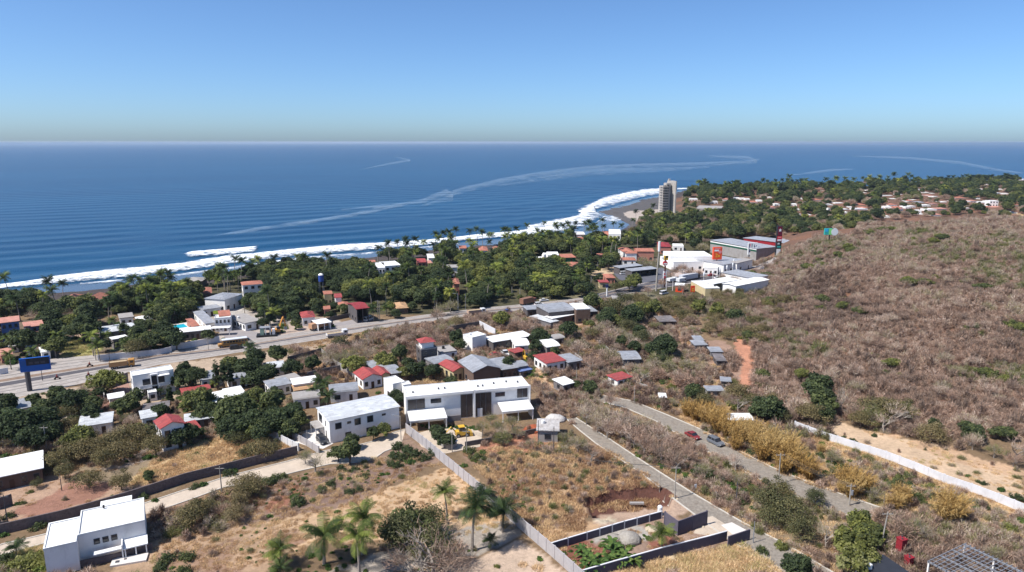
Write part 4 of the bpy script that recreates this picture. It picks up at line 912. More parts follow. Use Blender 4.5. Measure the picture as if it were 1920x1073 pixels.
T = 'house'
ROWS = [
 ('small_house','small grey roofed house just left of the blue billboard','house',(2,668),(22,664),(18,655),3.5,'mono','coral','pink',None,(2,0),1,.4),
 ('small_house','white roofed hut half under palms above the blue billboard','house',(78,662),(94,659),(91,651),3.2,'vault','white','white',None,(1,0),1,.7),
 ('small_house','low white hut among palms left of the yellow green field','house',(52,656),(66,654),(64,648),3,'mono','white','white',None,(1,0),1,.3),
 ('small_house','pale roofed shelter under the trees at the far left','house',(18,650),(34,648),(32,642),3,'mono','white','grey',None,(1,0),1,.3),
 ('small_house','grey roofed bungalow between the tank tower and the hall','house',(640,576),(656,573),(650,566),3.4,'hip','cream','tile',None,(2,1),1,.8),
 ('small_house','brown roofed open hut behind the roadside trees near the highway','house',(745,580),(765,577),(758,567),3.4,'hip','brown','tan',None,(1,0),1,.9),
 ('small_house','pale grey roofed outhouse behind the tan porch','house',(528,716),(562,708),(555,701),3,'mono','grey','grey',None,(2,0),1,.2),
 ('small_house','dark narrow shed roof behind the small white walled house','house',(270,768),(315,762),(312,755),2.8,'mono','dark','rust',None,(2,0),1,.2),
 ('small_house','little white roofed room in the yard left of the apartment block','house',(205,748),(232,744),(230,737),2.6,'mono','white','white',None,(1,0),1,.2),
 ('small_house','tiny white gate house in front of the apartment block','house',(278,739),(294,736),(292,731),3,'flat','white','white',None,(1,0),1,None),
 ('ruined_wall_house','roofless pale room on the cleared pale dirt left of the white roofed house','house',(126,778),(143,775),(140,768),1.8,'flat','conc','grey',None,(0,0),1,None),
 ('small_house','rust roofed lean to beside the yellow digger','shed',(966,662),(984,658),(980,652),3,'mono','brown','redtin',None,(1,0),1,.2),
 ('small_house','small pale roof in the thorn trees above the lone metal shed','shack',(1152,564),(1170,562),(1166,556),3,'mono','grey','grey',None,(1,0),1,.2),
 ('small_house','white roofed villa half hidden in the coastal palms','house',(1020,480),(1030,480),(1028,475),4,'flat','white','white',None,(1,0),1,None),
 ('small_house','salmon roofed bungalow low in the palms left of the pink arched house','house',(1168,490),(1192,488),(1188,483),3.6,'hip','white','tile',None,(2,0),1,.8),
 ('small_house','white garden house beyond the crimson roofed house','house',(1262,462),(1282,463),(1280,458),3.6,'flat','white','white',None,(2,0),1,None),
 # name, label, category, A, B, C, h, roof, wall, roofcolour, landmark, win, storeys, rise
 ('hotel','coral tiled hotel wing between the palms near the beach','hotel',(121,562),(150,563),(158,553),4,'hip','coral','tile','coral tiled hotel',(3,1),1,1.6),
 ('hotel','coral tiled hotel wing reaching right behind the first one','hotel',(152,566),(182,564),(206,552),5,'hip','coral','tile',None,(3,1),1,1.8),
 ('blue_building','blue three storey building with pink roof at the left edge','building',(1,605.5),(34.6,602.4),(34,595),9,'mono','blue','pink','blue three storey building',(3,1),3,.4),
 ('blue_house','blue house with a pink roof right of the blue three storey building','house',(47,613.7),(80.5,610),(76.7,603),5,'mono','blue','pink','low blue house',(3,1),2,.4),
 ('small_house','small coral house with a clay roof in front of the low blue house','house',(58,624),(84,622),(81,617),3.4,'hip','coral','tile',None,(2,1),1,.8),
 ('long_house','long house with a grey white metal roof beside the green yard','house',(192,625),(254,616),(252,605),4,'gx','grey','whitetin','long grey roofed house',(5,1),1,.7),
 ('modern_house','small grey house with a white flat slab roof by the lawn','house',(212,637),(238,632.5),(237,628.5),4.6,'slab','grey','white','white slab roofed house',(1,0),1,None),
 ('small_house','white flat roofed house with a red lean to among trees','house',(225,597),(249,594.5),(246,587),4,'slab','white','grey','white house behind the lawn',(2,1),1,None),
 ('small_house','white tent roofed house just left of the swimming pool','house',(262,602),(285,599),(276,592),3.6,'hip','white','white',None,(2,1),1,.8),
 ('motel_block','long white roofed motel wing in front of the swimming pool','motel',(336,624.5),(394,618.5),(390,612),4,'slab','grey','white','motel wing by the pool',(6,1),1,None),
 ('motel_block','grey roofed motel wing at the back of the courtyard','motel',(379,582),(414,577),(408,571),4,'slab','white','greytin',None,(3,1),1,None),
 ('motel_block','grey roofed motel wing running down the left of the courtyard','motel',(388,609),(403,605),(379,584),4,'mono','white','greytin','grey motel wing',(2,3),1,.3),
 ('motel_block','white two storey motel front with dark square windows','motel',(402,598),(432,596),(430,590),5.4,'flat','white','white','white motel front',(4,1),2,None),
 ('red_roof_house','small house with a red tile roof behind the white motel front','house',(412,592),(431,592),(428,582),5.6,'gx','coral','tile',None,(2,1),1,.7),
 ('clay_roof_house','narrow clay roofed porch house beside the swimming pool','house',(362,610),(372,611),(357,598),4.4,'gx','coral','tile',None,(1,1),1,.6),
 ('motel_block','long pale roofed motel wing with a white wall facing the forecourt','motel',(463,608),(489,601),(456,589),4,'slab','white','grey','pale motel wing',(2,6),1,None),
 ('guest_house','white guest house with a big grey hipped roof near the trees','house',(421,562),(454,551),(436,543),5.5,'hip','white','greytin','grey hipped guest house',(3,3),1,1.2),
 ('beach_house','white house with a salmon hipped roof above the coastal trees','house',(455,535),(492,532),(490,526),6,'hip','white','tile','salmon roofed beach house',(3,1),2,1.0),
 ('beach_pavilion','beige hip roofed pavilion standing at the beach edge','pavilion',(341,528),(378,527),(376,521),4,'hip','grey','grey','beach pavilion',(4,1),1,1.4),
 ('red_roof_house','small dark walled house with a red roof behind the motel trees','house',(378,546),(396,549),(395,539),4,'hip','dark','tile',None,(2,1),1,.7),
 ('red_roof_house','bright red roofed house beside the highway bus bay','house',(568,598),(590,594),(585,584),4.5,'hip','white','redtin','bright red roofed house',(2,1),1,1.0),
 ('open_hall','open sided hall with a big crimson roof beside the highway','hall',(673,583),(691,577.5),(674,567),6,'gx','dark','crimson','crimson roofed hall',(3,3),1,.9),
 ('small_house','small coral roofed house in the trees left of the hall','house',(608,581),(618,580),(617,574),4,'gx','coral','tile',None,(2,1),1,.5),
 ('small_house','tiny clay roofed house beside the blue water tank','house',(608,552),(622,551.5),(620,546),5,'gx','cream','tile','clay roofed house by the tank',(2,1),1,.5),
 ('small_house','tiny red roofed house in the trees above the hall','house',(629,559),(640,558),(638,551),5,'gx','white','redtin',None,(2,1),1,.5),
 ('bus_shelter','white roofed roadside shelter behind the orange truck','shelter',(596,608),(620,604.5),(610,599),3.6,'mono','white','white','white roadside shelter',(0,0),1,.2),
 ('beach_villa','long white beach villa with stepped roofs behind the trees','house',(704,500),(722,503),(720,493),6,'flat','white','white','long white beach villa',(3,2),2,None),
 ('beach_villa','white villa wing with a wide window band near the beach','house',(720,499),(752,498),(740,490),6,'flat','white','white',None,(3,1),2,None),
 ('red_roof_house','tiny clay roofed house left of the long white beach villa','house',(694,492),(703,492),(702,488),4,'gx','white','tile',None,(1,1),1,.5),
 ('red_roof_house','red roofed house with a pink terrace near the surf','house',(783,492),(798,492),(795,485),6,'gx','coral','redtin','red terrace house',(2,1),2,.6),
 ('pink_house','pink walled villa right of the red roofed terrace house','house',(793,498),(810,494),(806,489),5,'slab','coral','pink',None,(2,1),1,None),
 ('white_house','white house with a sloping wall behind the beach palms','house',(803,483),(814,484),(811,478),5,'mono','white','white',None,(1,1),1,.5),
 ('white_house','white two storey beach house with a clay roof','house',(862,466),(874,466),(872,461),6,'gx','white','tile','clay roofed beach house',(2,1),2,.7),
 ('white_house','white house with a pink hipped roof right of the beach house','house',(899,470),(914,470),(912,463),5,'hip','white','tile',None,(2,1),1,.9),
 ('red_roof_house','dark red roofed house at the end of the beach row','house',(926,468),(938,468),(936,463),5,'hip','coral','tile',None,(2,1),1,.8),
 ('small_house','pale house with a grey porch deep in the palm grove','house',(840,503),(858,502),(856,497),5,'slab','white','grey','pale house in the palm grove',(2,1),1,None),
 ('orange_roof_house','little orange roofed house hidden in the palm grove','house',(851,532),(861,532),(858,523),6,'hip','coral','tile',None,(1,1),1,1.0),
 # south side
 ('red_roof_house','white walled house with a bright red gable roof above the yellow lot','house',(680,711.5),(716,705.5),(699,693),4,'gy','white','redtin','red gabled house',(3,2),1,1.3),
 ('red_roof_house','second smaller red roof joined behind the red gabled house','house',(716,707),(731,702),(716,690),4,'gy','cream','redtin',None,(1,1),1,.9),
 ('grey_roof_house','low grey metal roofed shed behind the red gabled house','shed',(702,692.5),(718,688),(702,678),4,'mono','grey','greytin',None,(2,1),1,.3),
 ('grey_roof_house','grey vaulted roof shed right of the red gabled house','shed',(737,704),(751,699),(737,686),4,'vault','grey','greytin','grey vaulted shed',(2,1),1,.8),
 ('white_box_house','plain white cube shaped house in front of the grey vaulted shed','house',(737,722),(759,717),(741,706),5.2,'flat','white','white','white cube house',(0,1),1,None),
 ('white_box_house','low white annex touching the back of the duplex','house',(757,725),(771,722),(766,716),5,'flat','white','white',None,(0,0),1,None),
 ('twin_house','pale grey roofed house with a lower terrace roof left of the tan porch','house',(507,727),(545,719.5),(536,709),3.8,'mono','white','greytin','grey terrace roofed house',(3,2),1,.2),
 ('twin_house','white roofed house behind the tan porch','house',(551,722),(594,716),(587,707),4.3,'mono','white','white','white house with the tan porch',(3,1),1,.2),
 ('tan_porch','tan sheet roof of an open porch facing the trees','porch',(553,733),(600,726),(597,719),3,'mono','cream','tan',None,(3,1),1,.5),
 ('small_house','small white vaulted house half hidden by the round trees','house',(552,751),(599,745),(590,734),3.6,'vault','white','grey',None,(3,2),1,.9),
 ('vaulted_shed','grey vaulted shed standing left of the white cube house','shed',(620,738),(670,733),(660,722),3.6,'vault','white','greytin','wide vaulted shed',(2,1),1,1.3),
 ('white_shed','pale roofed shed behind the dark trees','shed',(503,690),(532,688),(530,679),3.6,'mono','white','whitetin',None,(1,1),1,.3),
 ('block_house','dark walled two storey house with a red hip roof turret','house',(790,657),(820,653),(810,644),5.6,'flat','dark','grey','dark house with the red turret',(2,1),2,None),
 ('unfinished_house','unfinished white walled house with open rooms beside the dark house','house',(822,660),(857,659),(842,648),3.0,'flat','white','grey',None,(2,1),1,None),
 ('grey_roof_house','low grey curved roof house behind the red and cream house','house',(815,683),(848,676.5),(832,667),3.8,'vault','grey','greytin',None,(2,1),1,.7),
 ('red_cream_house','cream walled house with a long red gable roof','house',(854,699),(875,692),(849,678),4,'gy','cream','redtin','red and cream house',(3,3),1,1.0),
 ('workshop_hall','large grey metal gable hall beside the red and cream house','workshop',(891,701),(938,691),(909,671),4.8,'gy','brown','greytin','grey gable workshop',(4,1),1,1.6),
 ('workshop_shed','grey metal roof shed attached right of the gable workshop','shed',(940,692),(970,689.5),(943,672),4,'mono','brown','greytin',None,(3,1),1,.3),
 ('workshop_shed','smaller pale metal shed at the right end of the workshops','shed',(970,690),(988,686),(975,678),3.8,'vault','grey','greytin',None,(1,1),1,.6),
 ('blue_shed','small blue roofed lean to right of the workshops','shed',(976,697),(996,693),(988,687),2.6,'mono','grey',mat('blue_sheet_roof', S(120,140,190), .6, .2),None,(1,0),1,.2),
 ('white_cube','crisp white cube house in front of the walled yard','house',(885.6,634.5),(911.6,628.5),(897.5,622),5,'flat','white','white','crisp white cube house',(0,0),1,None),
 ('long_warehouse','long white roofed warehouse with a dark front wall','warehouse',(925,642),(996,630),(988,621.5),4,'mono','dark','white','long white warehouse',(4,0),1,.3),
 ('white_vault_house','white curved roof house right of the long warehouse','house',(1029,654),(1048,649),(1029,638),4,'vault','grey','white','white curved roof house',(1,1),1,.9),
 ('small_vault','small grey white curved shelter beyond the curved roof house','shelter',(1033,638),(1057,634),(1047,628),3,'vault','grey','grey',None,(2,0),1,.7),
 ('barrel_shed','pale barrel roofed shed below the long warehouse','shed',(967,650),(991,648),(983,637),3.2,'vault','white','white',None,(1,1),1,1.0),
 ('red_white_house','white walled house with a clean red roof near the yellow digger','house',(1029,684),(1059,676),(1035,664),4,'mono','white','redtin','red roofed white house',(3,3),1,.5),
 ('grey_shed','pale grey shed joined right of the red roofed white house','shed',(1066,680),(1090,676),(1068,665),3.6,'mono','grey','greytin',None,(2,1),1,.3),
 ('warehouse','grey white warehouse with a low vaulted roof by the highway','warehouse',(1032,588),(1075,582),(1050,570),5,'vault','dark','greytin','vaulted warehouse by the highway',(4,2),1,1.4),
 ('warehouse','small flat grey warehouse left of the vaulted warehouse','warehouse',(991,583),(1012,580),(1003,573),4,'slab','dark','greytin',None,(2,0),1,None),
 ('warehouse','narrow white roofed front shed of the highway warehouses','warehouse',(1036,598),(1083,589),(1077,584),4,'slab','brown','white',None,(3,0),1,None),
 ('warehouse','low pale shed at the left corner of the highway warehouses','warehouse',(1043,608),(1046,602),(1008,592),3.2,'mono','grey','whitetin',None,(1,0),1,.3),
 ('warehouse','tall brown walled unit at the right of the highway warehouses','warehouse',(1084,584),(1107,580),(1093,569),6,'flat','brown','white',None,(2,0),1,None),
 ('warehouse','small end unit of the highway warehouses beside the big trees','warehouse',(1107,586),(1119,584),(1104,574),4,'mono','dark','greytin',None,(1,0),1,.3),
 ('tin_shed','grey metal shed standing alone left of the dark round trees','shed',(1172,678),(1200,674),(1188,660),3,'vault','tin','greytin','lone grey metal shed',(1,1),1,.8),
 ('red_roof_house','low house with a flat red roof behind a green lawn','house',(1158,713.5),(1184,707),(1165,700),3,'mono','white','redtin','low red roofed house',(2,1),1,.3),
 ('white_roof_house','small white roofed house on the dry slope left of the lawn','house',(1058,723),(1077,717.5),(1058,709),3.2,'mono','grey','white','white roofed house by the lawn',(2,1),1,.3),
 ('shanty','blue grey patched tin house on the slope above the path','shack',(1243,608),(1267,603),(1256,594),2.6,'mono','brown','rust','patched tin house',(2,1),1,.3),
 ('shanty','tiny tin shack uppermost beside the red path','shack',(1306,640),(1318,638),(1312,632),2.4,'mono','tin','greytin',None,(1,0),1,.3),
 ('shanty','pale tin shack left of the red path','shack',(1308,651),(1325,647),(1316,640),2.4,'mono','tin','greytin','pale tin shack',(1,1),1,.3),
 ('shanty','grey tin shack at the bend of the red path','shack',(1337,663),(1354,660),(1347,653),2.4,'mono','tin','greytin',None,(1,1),1,.3),
 ('shanty','narrow dark tin shack below the bend of the red path','shack',(1347,680),(1360,677),(1352,666),2.4,'mono','dark','rust',None,(1,1),1,.3),
 ('shanty','small grey block shack at the foot of the red path','shack',(1353,717),(1369,716),(1368,710),2.6,'mono','grey','greytin',None,(1,0),1,.2),
 ('shanty','large grey block shack with a blue grey roof lowest on the path','shack',(1327,733),(1356,733),(1354,726),3,'mono','conc','greytin','grey block shack',(2,0),1,.2),
 ('small_shack','tiny white shack among the thorn trees','shack',(1238,744),(1248,746),(1246,740),2.2,'mono','white','white',None,(1,0),1,.2),
 ('sheet_roof_shelter','flat white sheet roof shelter behind the golden reeds','shelter',(1368,788),(1412,788),(1404,778),2.2,'mono','grey','white','white sheet roof shelter',(1,0),1,.2),
 # left, lower
 ('red_roof_house','coral red roofed house behind the round green tree','house',(345,748),(395,737),(389,722),3.5,'gx','white','redtin','coral red roofed house',(3,1),1,.7),
 ('white_roof_house','white roofed house nearest the round green tree','house',(381,759),(432,749),(419,735),4,'mono','grey','white','white roofed pair',(3,1),1,.3),
 ('white_roof_house','white roofed house stepping up behind its twin','house',(429,744),(459,738.5),(449,727),4.2,'mono','grey','white',None,(2,1),1,.3),
 ('white_roof_house','pale house with a red lean to left of the column trees','house',(378,713),(403,709.5),(397,697),3.6,'mono','white','greytin',None,(2,1),1,.3),
 ('white_roof_house','pale roofed house right of the column trees','house',(431,713),(463,707),(460,700),3.6,'mono','white','greytin','pale house by the column trees',(2,1),1,.3),
 ('white_roof_house','white roofed house with one green tree before it','house',(149,801),(208,792),(205,777),3.5,'mono','white','whitetin','white roofed house behind the thorn thicket',(2,2),1,.4),
 ('long_shed','long white roofed shed with a dark open side at the left edge','shed',(-40,903),(78,878),(75,852),4,'mono','brown','white','long white roofed shed',(5,0),1,.6),
 ('red_gable_house','two storey white house with a bright red gable roof','house',(301,803),(345,794.5),(333,781),6,'gy','white','redtin','two storey red gabled house',(2,2),2,1.2),
 ('long_low_house','long low pale roofed house right of the two storey red gabled house','house',(348,791),(408,782),(403,771.5),3,'mono','grey','whitetin',None,(4,1),1,.2),
 ('red_annex','small flat red roofed annex below the long low house','house',(354,803),(375,803),(364,791),2.8,'mono','white','redtin',None,(1,1),1,.2),
 ('small_house','small white walled house left of the two storey red gabled house','house',(267,786),(292,781),(288,769),3.6,'mono','white','whitetin',None,(1,1),1,.2),
 ('grey_roof_house','pale grey roofed house behind the big dark trees','house',(12,772),(58,763),(50,750),3.5,'mono','white','greytin','pale house behind the dark trees',(3,1),1,.5),
 # commercial strip
 ('tile_roof_house','large salmon tiled house in the trees beyond the car yard','house',(1175,476),(1194,475),(1177,465),5,'hip','white','tile','large salmon tiled house',(2,2),1,1.2),
 ('tile_roof_house','pink walled house with an arched front and salmon roof','house',(1197,474),(1226,472),(1219,466),6,'gx','coral','tile','pink arched house',(3,1),1,.9),
 ('tile_roof_house','low salmon roof half hidden in the palms','house',(1120,482),(1133,480),(1130,476),4,'hip','coral','tile',None,(1,1),1,.7),
 ('green_house','green walled house with a clay roof in the trees','house',(1050,484),(1079,483),(1071,478),4,'mono','green','tile','green walled house',(2,1),1,.5),
 ('tile_roof_house','wide salmon hipped roof house below the green walled house','house',(1060,499),(1091,499),(1085,492),4,'hip','grey','tile',None,(3,1),1,1.2),
 ('church','small white domed church in the palm grove','church',(1005,487),(1022,487),(1020,482),4,'flat','white','white','small white church',(2,1),1,None),
 ('white_house','white flat roofed house right of the small church','house',(1027,479),(1048,479),(1045,473),5,'flat','white','white',None,(2,1),1,None),
 ('white_tall_house','white cube villa at the shore beside the headland','house',(1141,440),(1164,440),(1163,431),7,'flat','white','white','white cube villa',(3,1),2,None),
 ('tile_roof_house','salmon roofed wing left of the white cube villa','house',(1134,439),(1148,441),(1143,434),4.5,'hip','coral','tile',None,(1,1),1,.8),
 ('tile_roof_house','long salmon roof beside the white boat shed','house',(1080,450),(1098,450),(1094,445),4,'gx','coral','tile',None,(2,1),1,.6),
 ('boat_shed','white shed by the bay behind the palms','shed',(1080,441),(1096,440),(1092,435),5,'gx','white','white','white bay shed',(1,1),1,.6),
 ('tile_roof_house','crimson roofed house behind the tall mast','house',(1237,462),(1258,463),(1252,455),5,'hip','coral','crimson',None,(2,1),1,.9),
 ('car_sales_shed','left grey roofed open shed of the car yard','shed',(1162,503),(1204,498),(1197,495),4.5,'mono','dark','greytin','left car yard shed',(0,0),1,.3),
 ('car_sales_shed','right grey roofed open shed of the car yard','shed',(1185,509),(1233,504),(1229,500),4.5,'mono','dark','greytin','right car yard shed',(0,0),1,.3),
 ('tile_roof_house','small salmon roofed house left of the round green tree','house',(1140,524),(1153,521),(1146,514),4,'hip','coral','tile','salmon house by the round tree',(2,1),1,.7),
 ('kiosk','yellow and white kiosk with a red roof beside the highway','kiosk',(1126,532),(1141,530),(1138,526),4,'slab','cream','redtin','red roofed kiosk',(1,1),1,None),
 ('store','low white shop building in front of the orange billboard','shop',(1264,493),(1320,491),(1292,480),5,'flat','white','white','low white shop',(4,0),1,None),
 ('store','large white supermarket block behind the low shop','supermarket',(1257,482),(1337,482),(1327,472),7,'flat','white','white','large white supermarket',(0,0),1,None),
 ('store','white corner block under the orange billboard','shop',(1322,498),(1346,504),(1348,496),4.5,'flat','white','white',None,(3,0),1,None),
 ('store_row','row of grey roofed shops behind the lamp posts','shop',(1357,497),(1403,489),(1368,479),5,'mono','white','greytin','row of grey roofed shops',(5,1),1,.3),
 ('store_row','blue and white shop at the right end of the row','shop',(1382,494),(1411,487),(1398,482),5,'slab','white','grey',None,(2,0),1,None),
 ('big_hall','long grey hall with a dark green band along its wall','warehouse',(1443,471),(1458,463),(1370,448.5),8,'mono','conc','greytin','long hall with the green band',(0,0),1,.5),
 ('roadside_block','beige walled building with a white roof beside the orange panel','shop',(1325,543),(1350,541),(1322,527),4.6,'flat','cream','white','beige walled building',(1,0),1,None),
 ('fuel_canopy','long white canopy roof in front of the shopping strip','canopy',(1338,533),(1387,525),(1372,519),5,'slab','white','white','long white canopy',(0,0),1,None),
 ('long_white_store','long brilliant white warehouse roof against the hill','warehouse',(1380,537),(1441,525),(1436,517),5,'gx','white','white','brilliant white warehouse',(0,0),1,.5),
 ('grey_mall','grey roofed arcade with dark shopfronts against the hill','shopping arcade',(1409,522),(1440,517),(1382,507),4.6,'mono','white','greytin','grey roofed arcade',(3,5),1,.3),
 ('small_store','low white roof shed left of the brilliant white warehouse','shop',(1373,536),(1379,537),(1356,531),4,'slab','white','white',None,(1,0),1,None),
]
for r in ROWS:
    nm, lb, ct, A, B, C, h, rf, wl, rc, lm, win, st, ri = r
    if h <= 4.6 and nm not in ('big_hall',): h = h*.8
    opn = nm in ('car_sales_shed', 'fuel_canopy', 'open_hall', 'bus_shelter', 'tan_porch')
    house(nm, lb, ct, A, B, C, h, rf, wl, rc, lm, win, st, rise=ri, open_front=opn, zb=(None if nm == 'shanty' else 0))
def byname(lbl):
    for o in bpy.data.objects:
        if o.get('label') == lbl: return o
# turret, red annexes and other pieces on the houses
e = byname('dark walled two storey house with a red hip roof turret')
t = roof_mesh(4.6, 4.6, 8.0, 'hip', .5, 1.3); o = t.build('turret_roof', RM['redtin'], e, loc=(.2, .3, 0)); MB().box(.5, .6, 5.9, 4.5, 4.6, 7.95).build('turret_wall', WM['white'], e)
e = byname('small white domed church in the palm grove')
mb = MB(); mb.tube([(5,2.5,4.3),(5,2.5,5.8),(5,2.5,6.6),(5,2.5,7.2)], [1.3,1.3,.8,.1], 8); mb.build('dome', WM['white'], e)
e = byname('long grey hall with a dark green band along its wall')
# ---- the hall's band, sign panels and the red and blue roofs behind it
a, u, W_, D = rect3((1443,471), (1458,463), (1370,448.5), 8)
MB().box(-.12, 0, 6.1, -.02, D, 7.1).build('green_band', mat('green_band', S(36,96,72), .6, .15), e)
MB().box(-.1, 0, 7.15, -.02, D, 7.8).build('white_band', WM['white'], e)
house('red_trim_hall', 'long hall with a deep red fascia behind the green banded hall', 'warehouse', (1500,460), (1512,455), (1418,443.5), 8, 'slab', mat('red_fascia', S(170,44,52), .6, .15), 'greytin', None, (0,0))
house('blue_wall_hall', 'low blue grey hall right of the black price totem', 'warehouse', (1467,455), (1487,455), (1484,449), 7, 'slab', 'blue', 'grey', None, (0,0))
house('depot', 'grey depot with dark bays at the foot of the hill', 'depot', (1492,462), (1530,463), (1527,455), 5, 'slab', 'grey', 'grey', 'grey depot', (5,0))
house('abandoned_house', 'weathered concrete house with a rubble strewn roof behind the duplex drive', 'house', (1008,812), (1046,808), (1046,788), 3.2, 'slab', 'conc', mat('rubble_roof', S(206,200,196), .95, .4, 2.5, bump=1, dirt=.7), 'rubble roofed house', (1,0), keep=True)

# ---- swimming pool
e = empty('swimming_pool', P(338,611,0)); tag(e, 'rectangular turquoise swimming pool with a pale deck behind the motel wing', 'swimming pool'); landmark('swimming pool', 338, 611)
pa, pu, pw, pd = rect3((330,617), (353,613), (345,607), 1.0)
e.location = (pa.x, pa.y, 0); e.rotation_euler = (0,0,math.atan2(pu.y,pu.x))
MB().box(-2,-1.2,-.2,pw+5,0,1.0).box(-2,pd,-.2,pw+5,pd+1.5,1.0).box(-2,0,-.2,0,pd,1.0).box(pw,0,-.2,pw+5,pd,1.0).build('deck', WHC, e)
wm_, n_, b_, o_ = newmat('pool_water'); b_.inputs['Base Color'].default_value = (.02,.42,.55,1); b_.inputs['Roughness'].default_value = .08
MB().box(0,0,-.2,pw,pd,.85).build('water', wm_, e)
KEEP.append((318,604,360,619)); KEEP.append((345,618,400,632))
# ---- water tank on a tower
p = P(604,560,0); e = empty('water_tower', (p.x,p.y,0)); tag(e, 'blue water tank with a white dome on a steel tower', 'water tower'); landmark('blue water tower', 604, 545)
mb = MB()
for sx in (-1,1):
    for sy in (-1,1): mb.tube([(sx*1.1,sy*1.1,-.3),(sx*.8,sy*.8,8.5)], .1, 5)
mb.build('tower_frame', STEEL, e); MB().cyl(0,0,8.5,11.6,1.25,14).build('tank', mat('blue_tank', S(60,90,170), .5, .1), e); MB().tube([(0,0,11.6),(0,0,12.1),(0,0,12.4)],[1.25,.9,.2],14).build('dome', WM['white'], e)
KEEP.append((598,540,610,556))
# ---- the tall hotel tower on the headland
a = P(1240,402,0); b_ = P(1272,402,0); e = empty('hotel_tower', (a.x, a.y, 0), math.radians(9)); tag(e, 'tall unfinished concrete hotel tower with a blade wall on the headland', 'tower'); landmark('tall concrete hotel tower', 1256, 372)
k = (b_.x-a.x)/34
TW = mat('weathered_concrete', S(196,188,180), .93, .2, .12, dirt=.45)
Hh = 33
mb = MB().box(1.2*k,0,-1,13*k,11,Hh-4); mb.box(1.2*k+4,1,Hh-4,13*k,9,Hh-1); mb.build('balcony_block', TW, e)
for i in range(11):
    z = 1.6+i*2.65
    MB().box(1.0*k,-1.3,z,13.2*k,0,z+.28).box(-.9*k,1,z,1.2*k,7,z+.28).build('balcony_slab', TW, e)
    for j in range(4): 
        x = 2.2*k+j*2.9*k; MB().box(x,-.06,z+.5,x+1.7*k,.02,z+2.0).build('window', GLASS, e)
MB().box(13*k,2.5,-1,19*k,12,Hh-1.2).build('recessed_wall', TW, e)
mb = MB(); mb.prism([(19*k,9),(26*k,-2),(28*k,-2),(31*k,10),(31*k,13),(19*k,13)],-1,Hh+1); mb.build('blade_wall', TW, e)
MB().box(31*k,9,-1,34*k,15,Hh-1.5).build('rear_wing', TW, e)
for i in range(10): MB().box(34*k,10,2+i*3,34*k+.9,14,2.3+i*3).build('balcony_slab', TW, e)
MB().box(20*k,9.5,Hh+1,23*k,12,Hh+3).build('plant_room', TW, e)
KEEP.append((1232,338,1280,398))
house('ruined_terrace', 'low pale unfinished terrace right of the hotel tower', 'ruin', (1304,392), (1352,393), (1356,387), 4, 'flat', 'conc', 'grey', 'low ruined terrace', (4,0))
# ---- distant town
TOWN = [(1443,369,8,'w'),(1449,388,10,'p'),(1458,382,9,'w'),(1488,382,12,'w'),(1498,392,3,'w'),(1503,371,4,'w'),(1531,374,20,'r'),(1537,357,14,'w'),(1556,383,14,'w'),(1574,380,17,'w'),
 (1587,392,14,'w'),(1616,391,26,'w'),(1585,397,8,'w'),(1614,383,22,'r'),(1620,389,14,'r'),(1622,361,8,'w'),(1664,366,22,'w'),(1675,372,9,'w'),(1666,377,8,'p'),(1674,383,16,'r'),(1684,388,18,'r'),(1653,389,10,'w'),(1666,387,12,'w'),
 (1703,387,10,'w'),(1712,386,12,'w'),(1716,374,8,'w'),(1722,354,8,'w'),(1736,360,10,'w'),(1734,366,12,'w'),(1746,366,12,'p'),(1755,368,10,'w'),(1729,379,14,'g'),(1738,384,16,'w'),(1753,381,10,'p'),(1770,378,12,'w'),(1775,376,8,'w'),
 (1749,392,18,'w'),(1768,391,22,'p'),(1758,402,13,'p'),(1724,394,7,'w'),(1726,400,8,'w'),(1801,370,18,'r'),(1815,376,9,'w'),(1825,376,12,'p'),(1843,378,10,'w'),(1858,377,6,'w'),(1814,389,10,'w'),(1864,376,16,'W'),(1870,388,20,'p'),(1852,388,12,'r'),
 (1852,345,5,'w'),(1876,354,10,'w'),(1872,361,11,'w'),(1885,362,10,'w'),(1906,383,10,'r'),(1911,404,16,'r'),(1905,398,7,'w'),(1916,336,8,'w'),(1690,364,8,'w'),(1690,391,10,'r'),(1664,405,10,'w'),(1594,387,6,'w'),
 (1381,370,10,'w'),(1392,371,9,'w'),(1402,372,9,'w'),(1412,378,16,'r'),(1424,375,10,'w'),(1360,373,9,'p'),(1416,362,7,'r'),(1300,372,16,'w'),(1340,377,12,'w'),(1500,401,5,'w'),(1519,402,5,'w'),(1835,371,5,'w'),(1840,353,5,'w'),(1790,371,5,'w'),(1699,377,6,'w'),(1707,376,7,'r'),(1750,362,5,'w'),(1626,355,4,'w'),(1555,390,4,'W')]
FARB = []
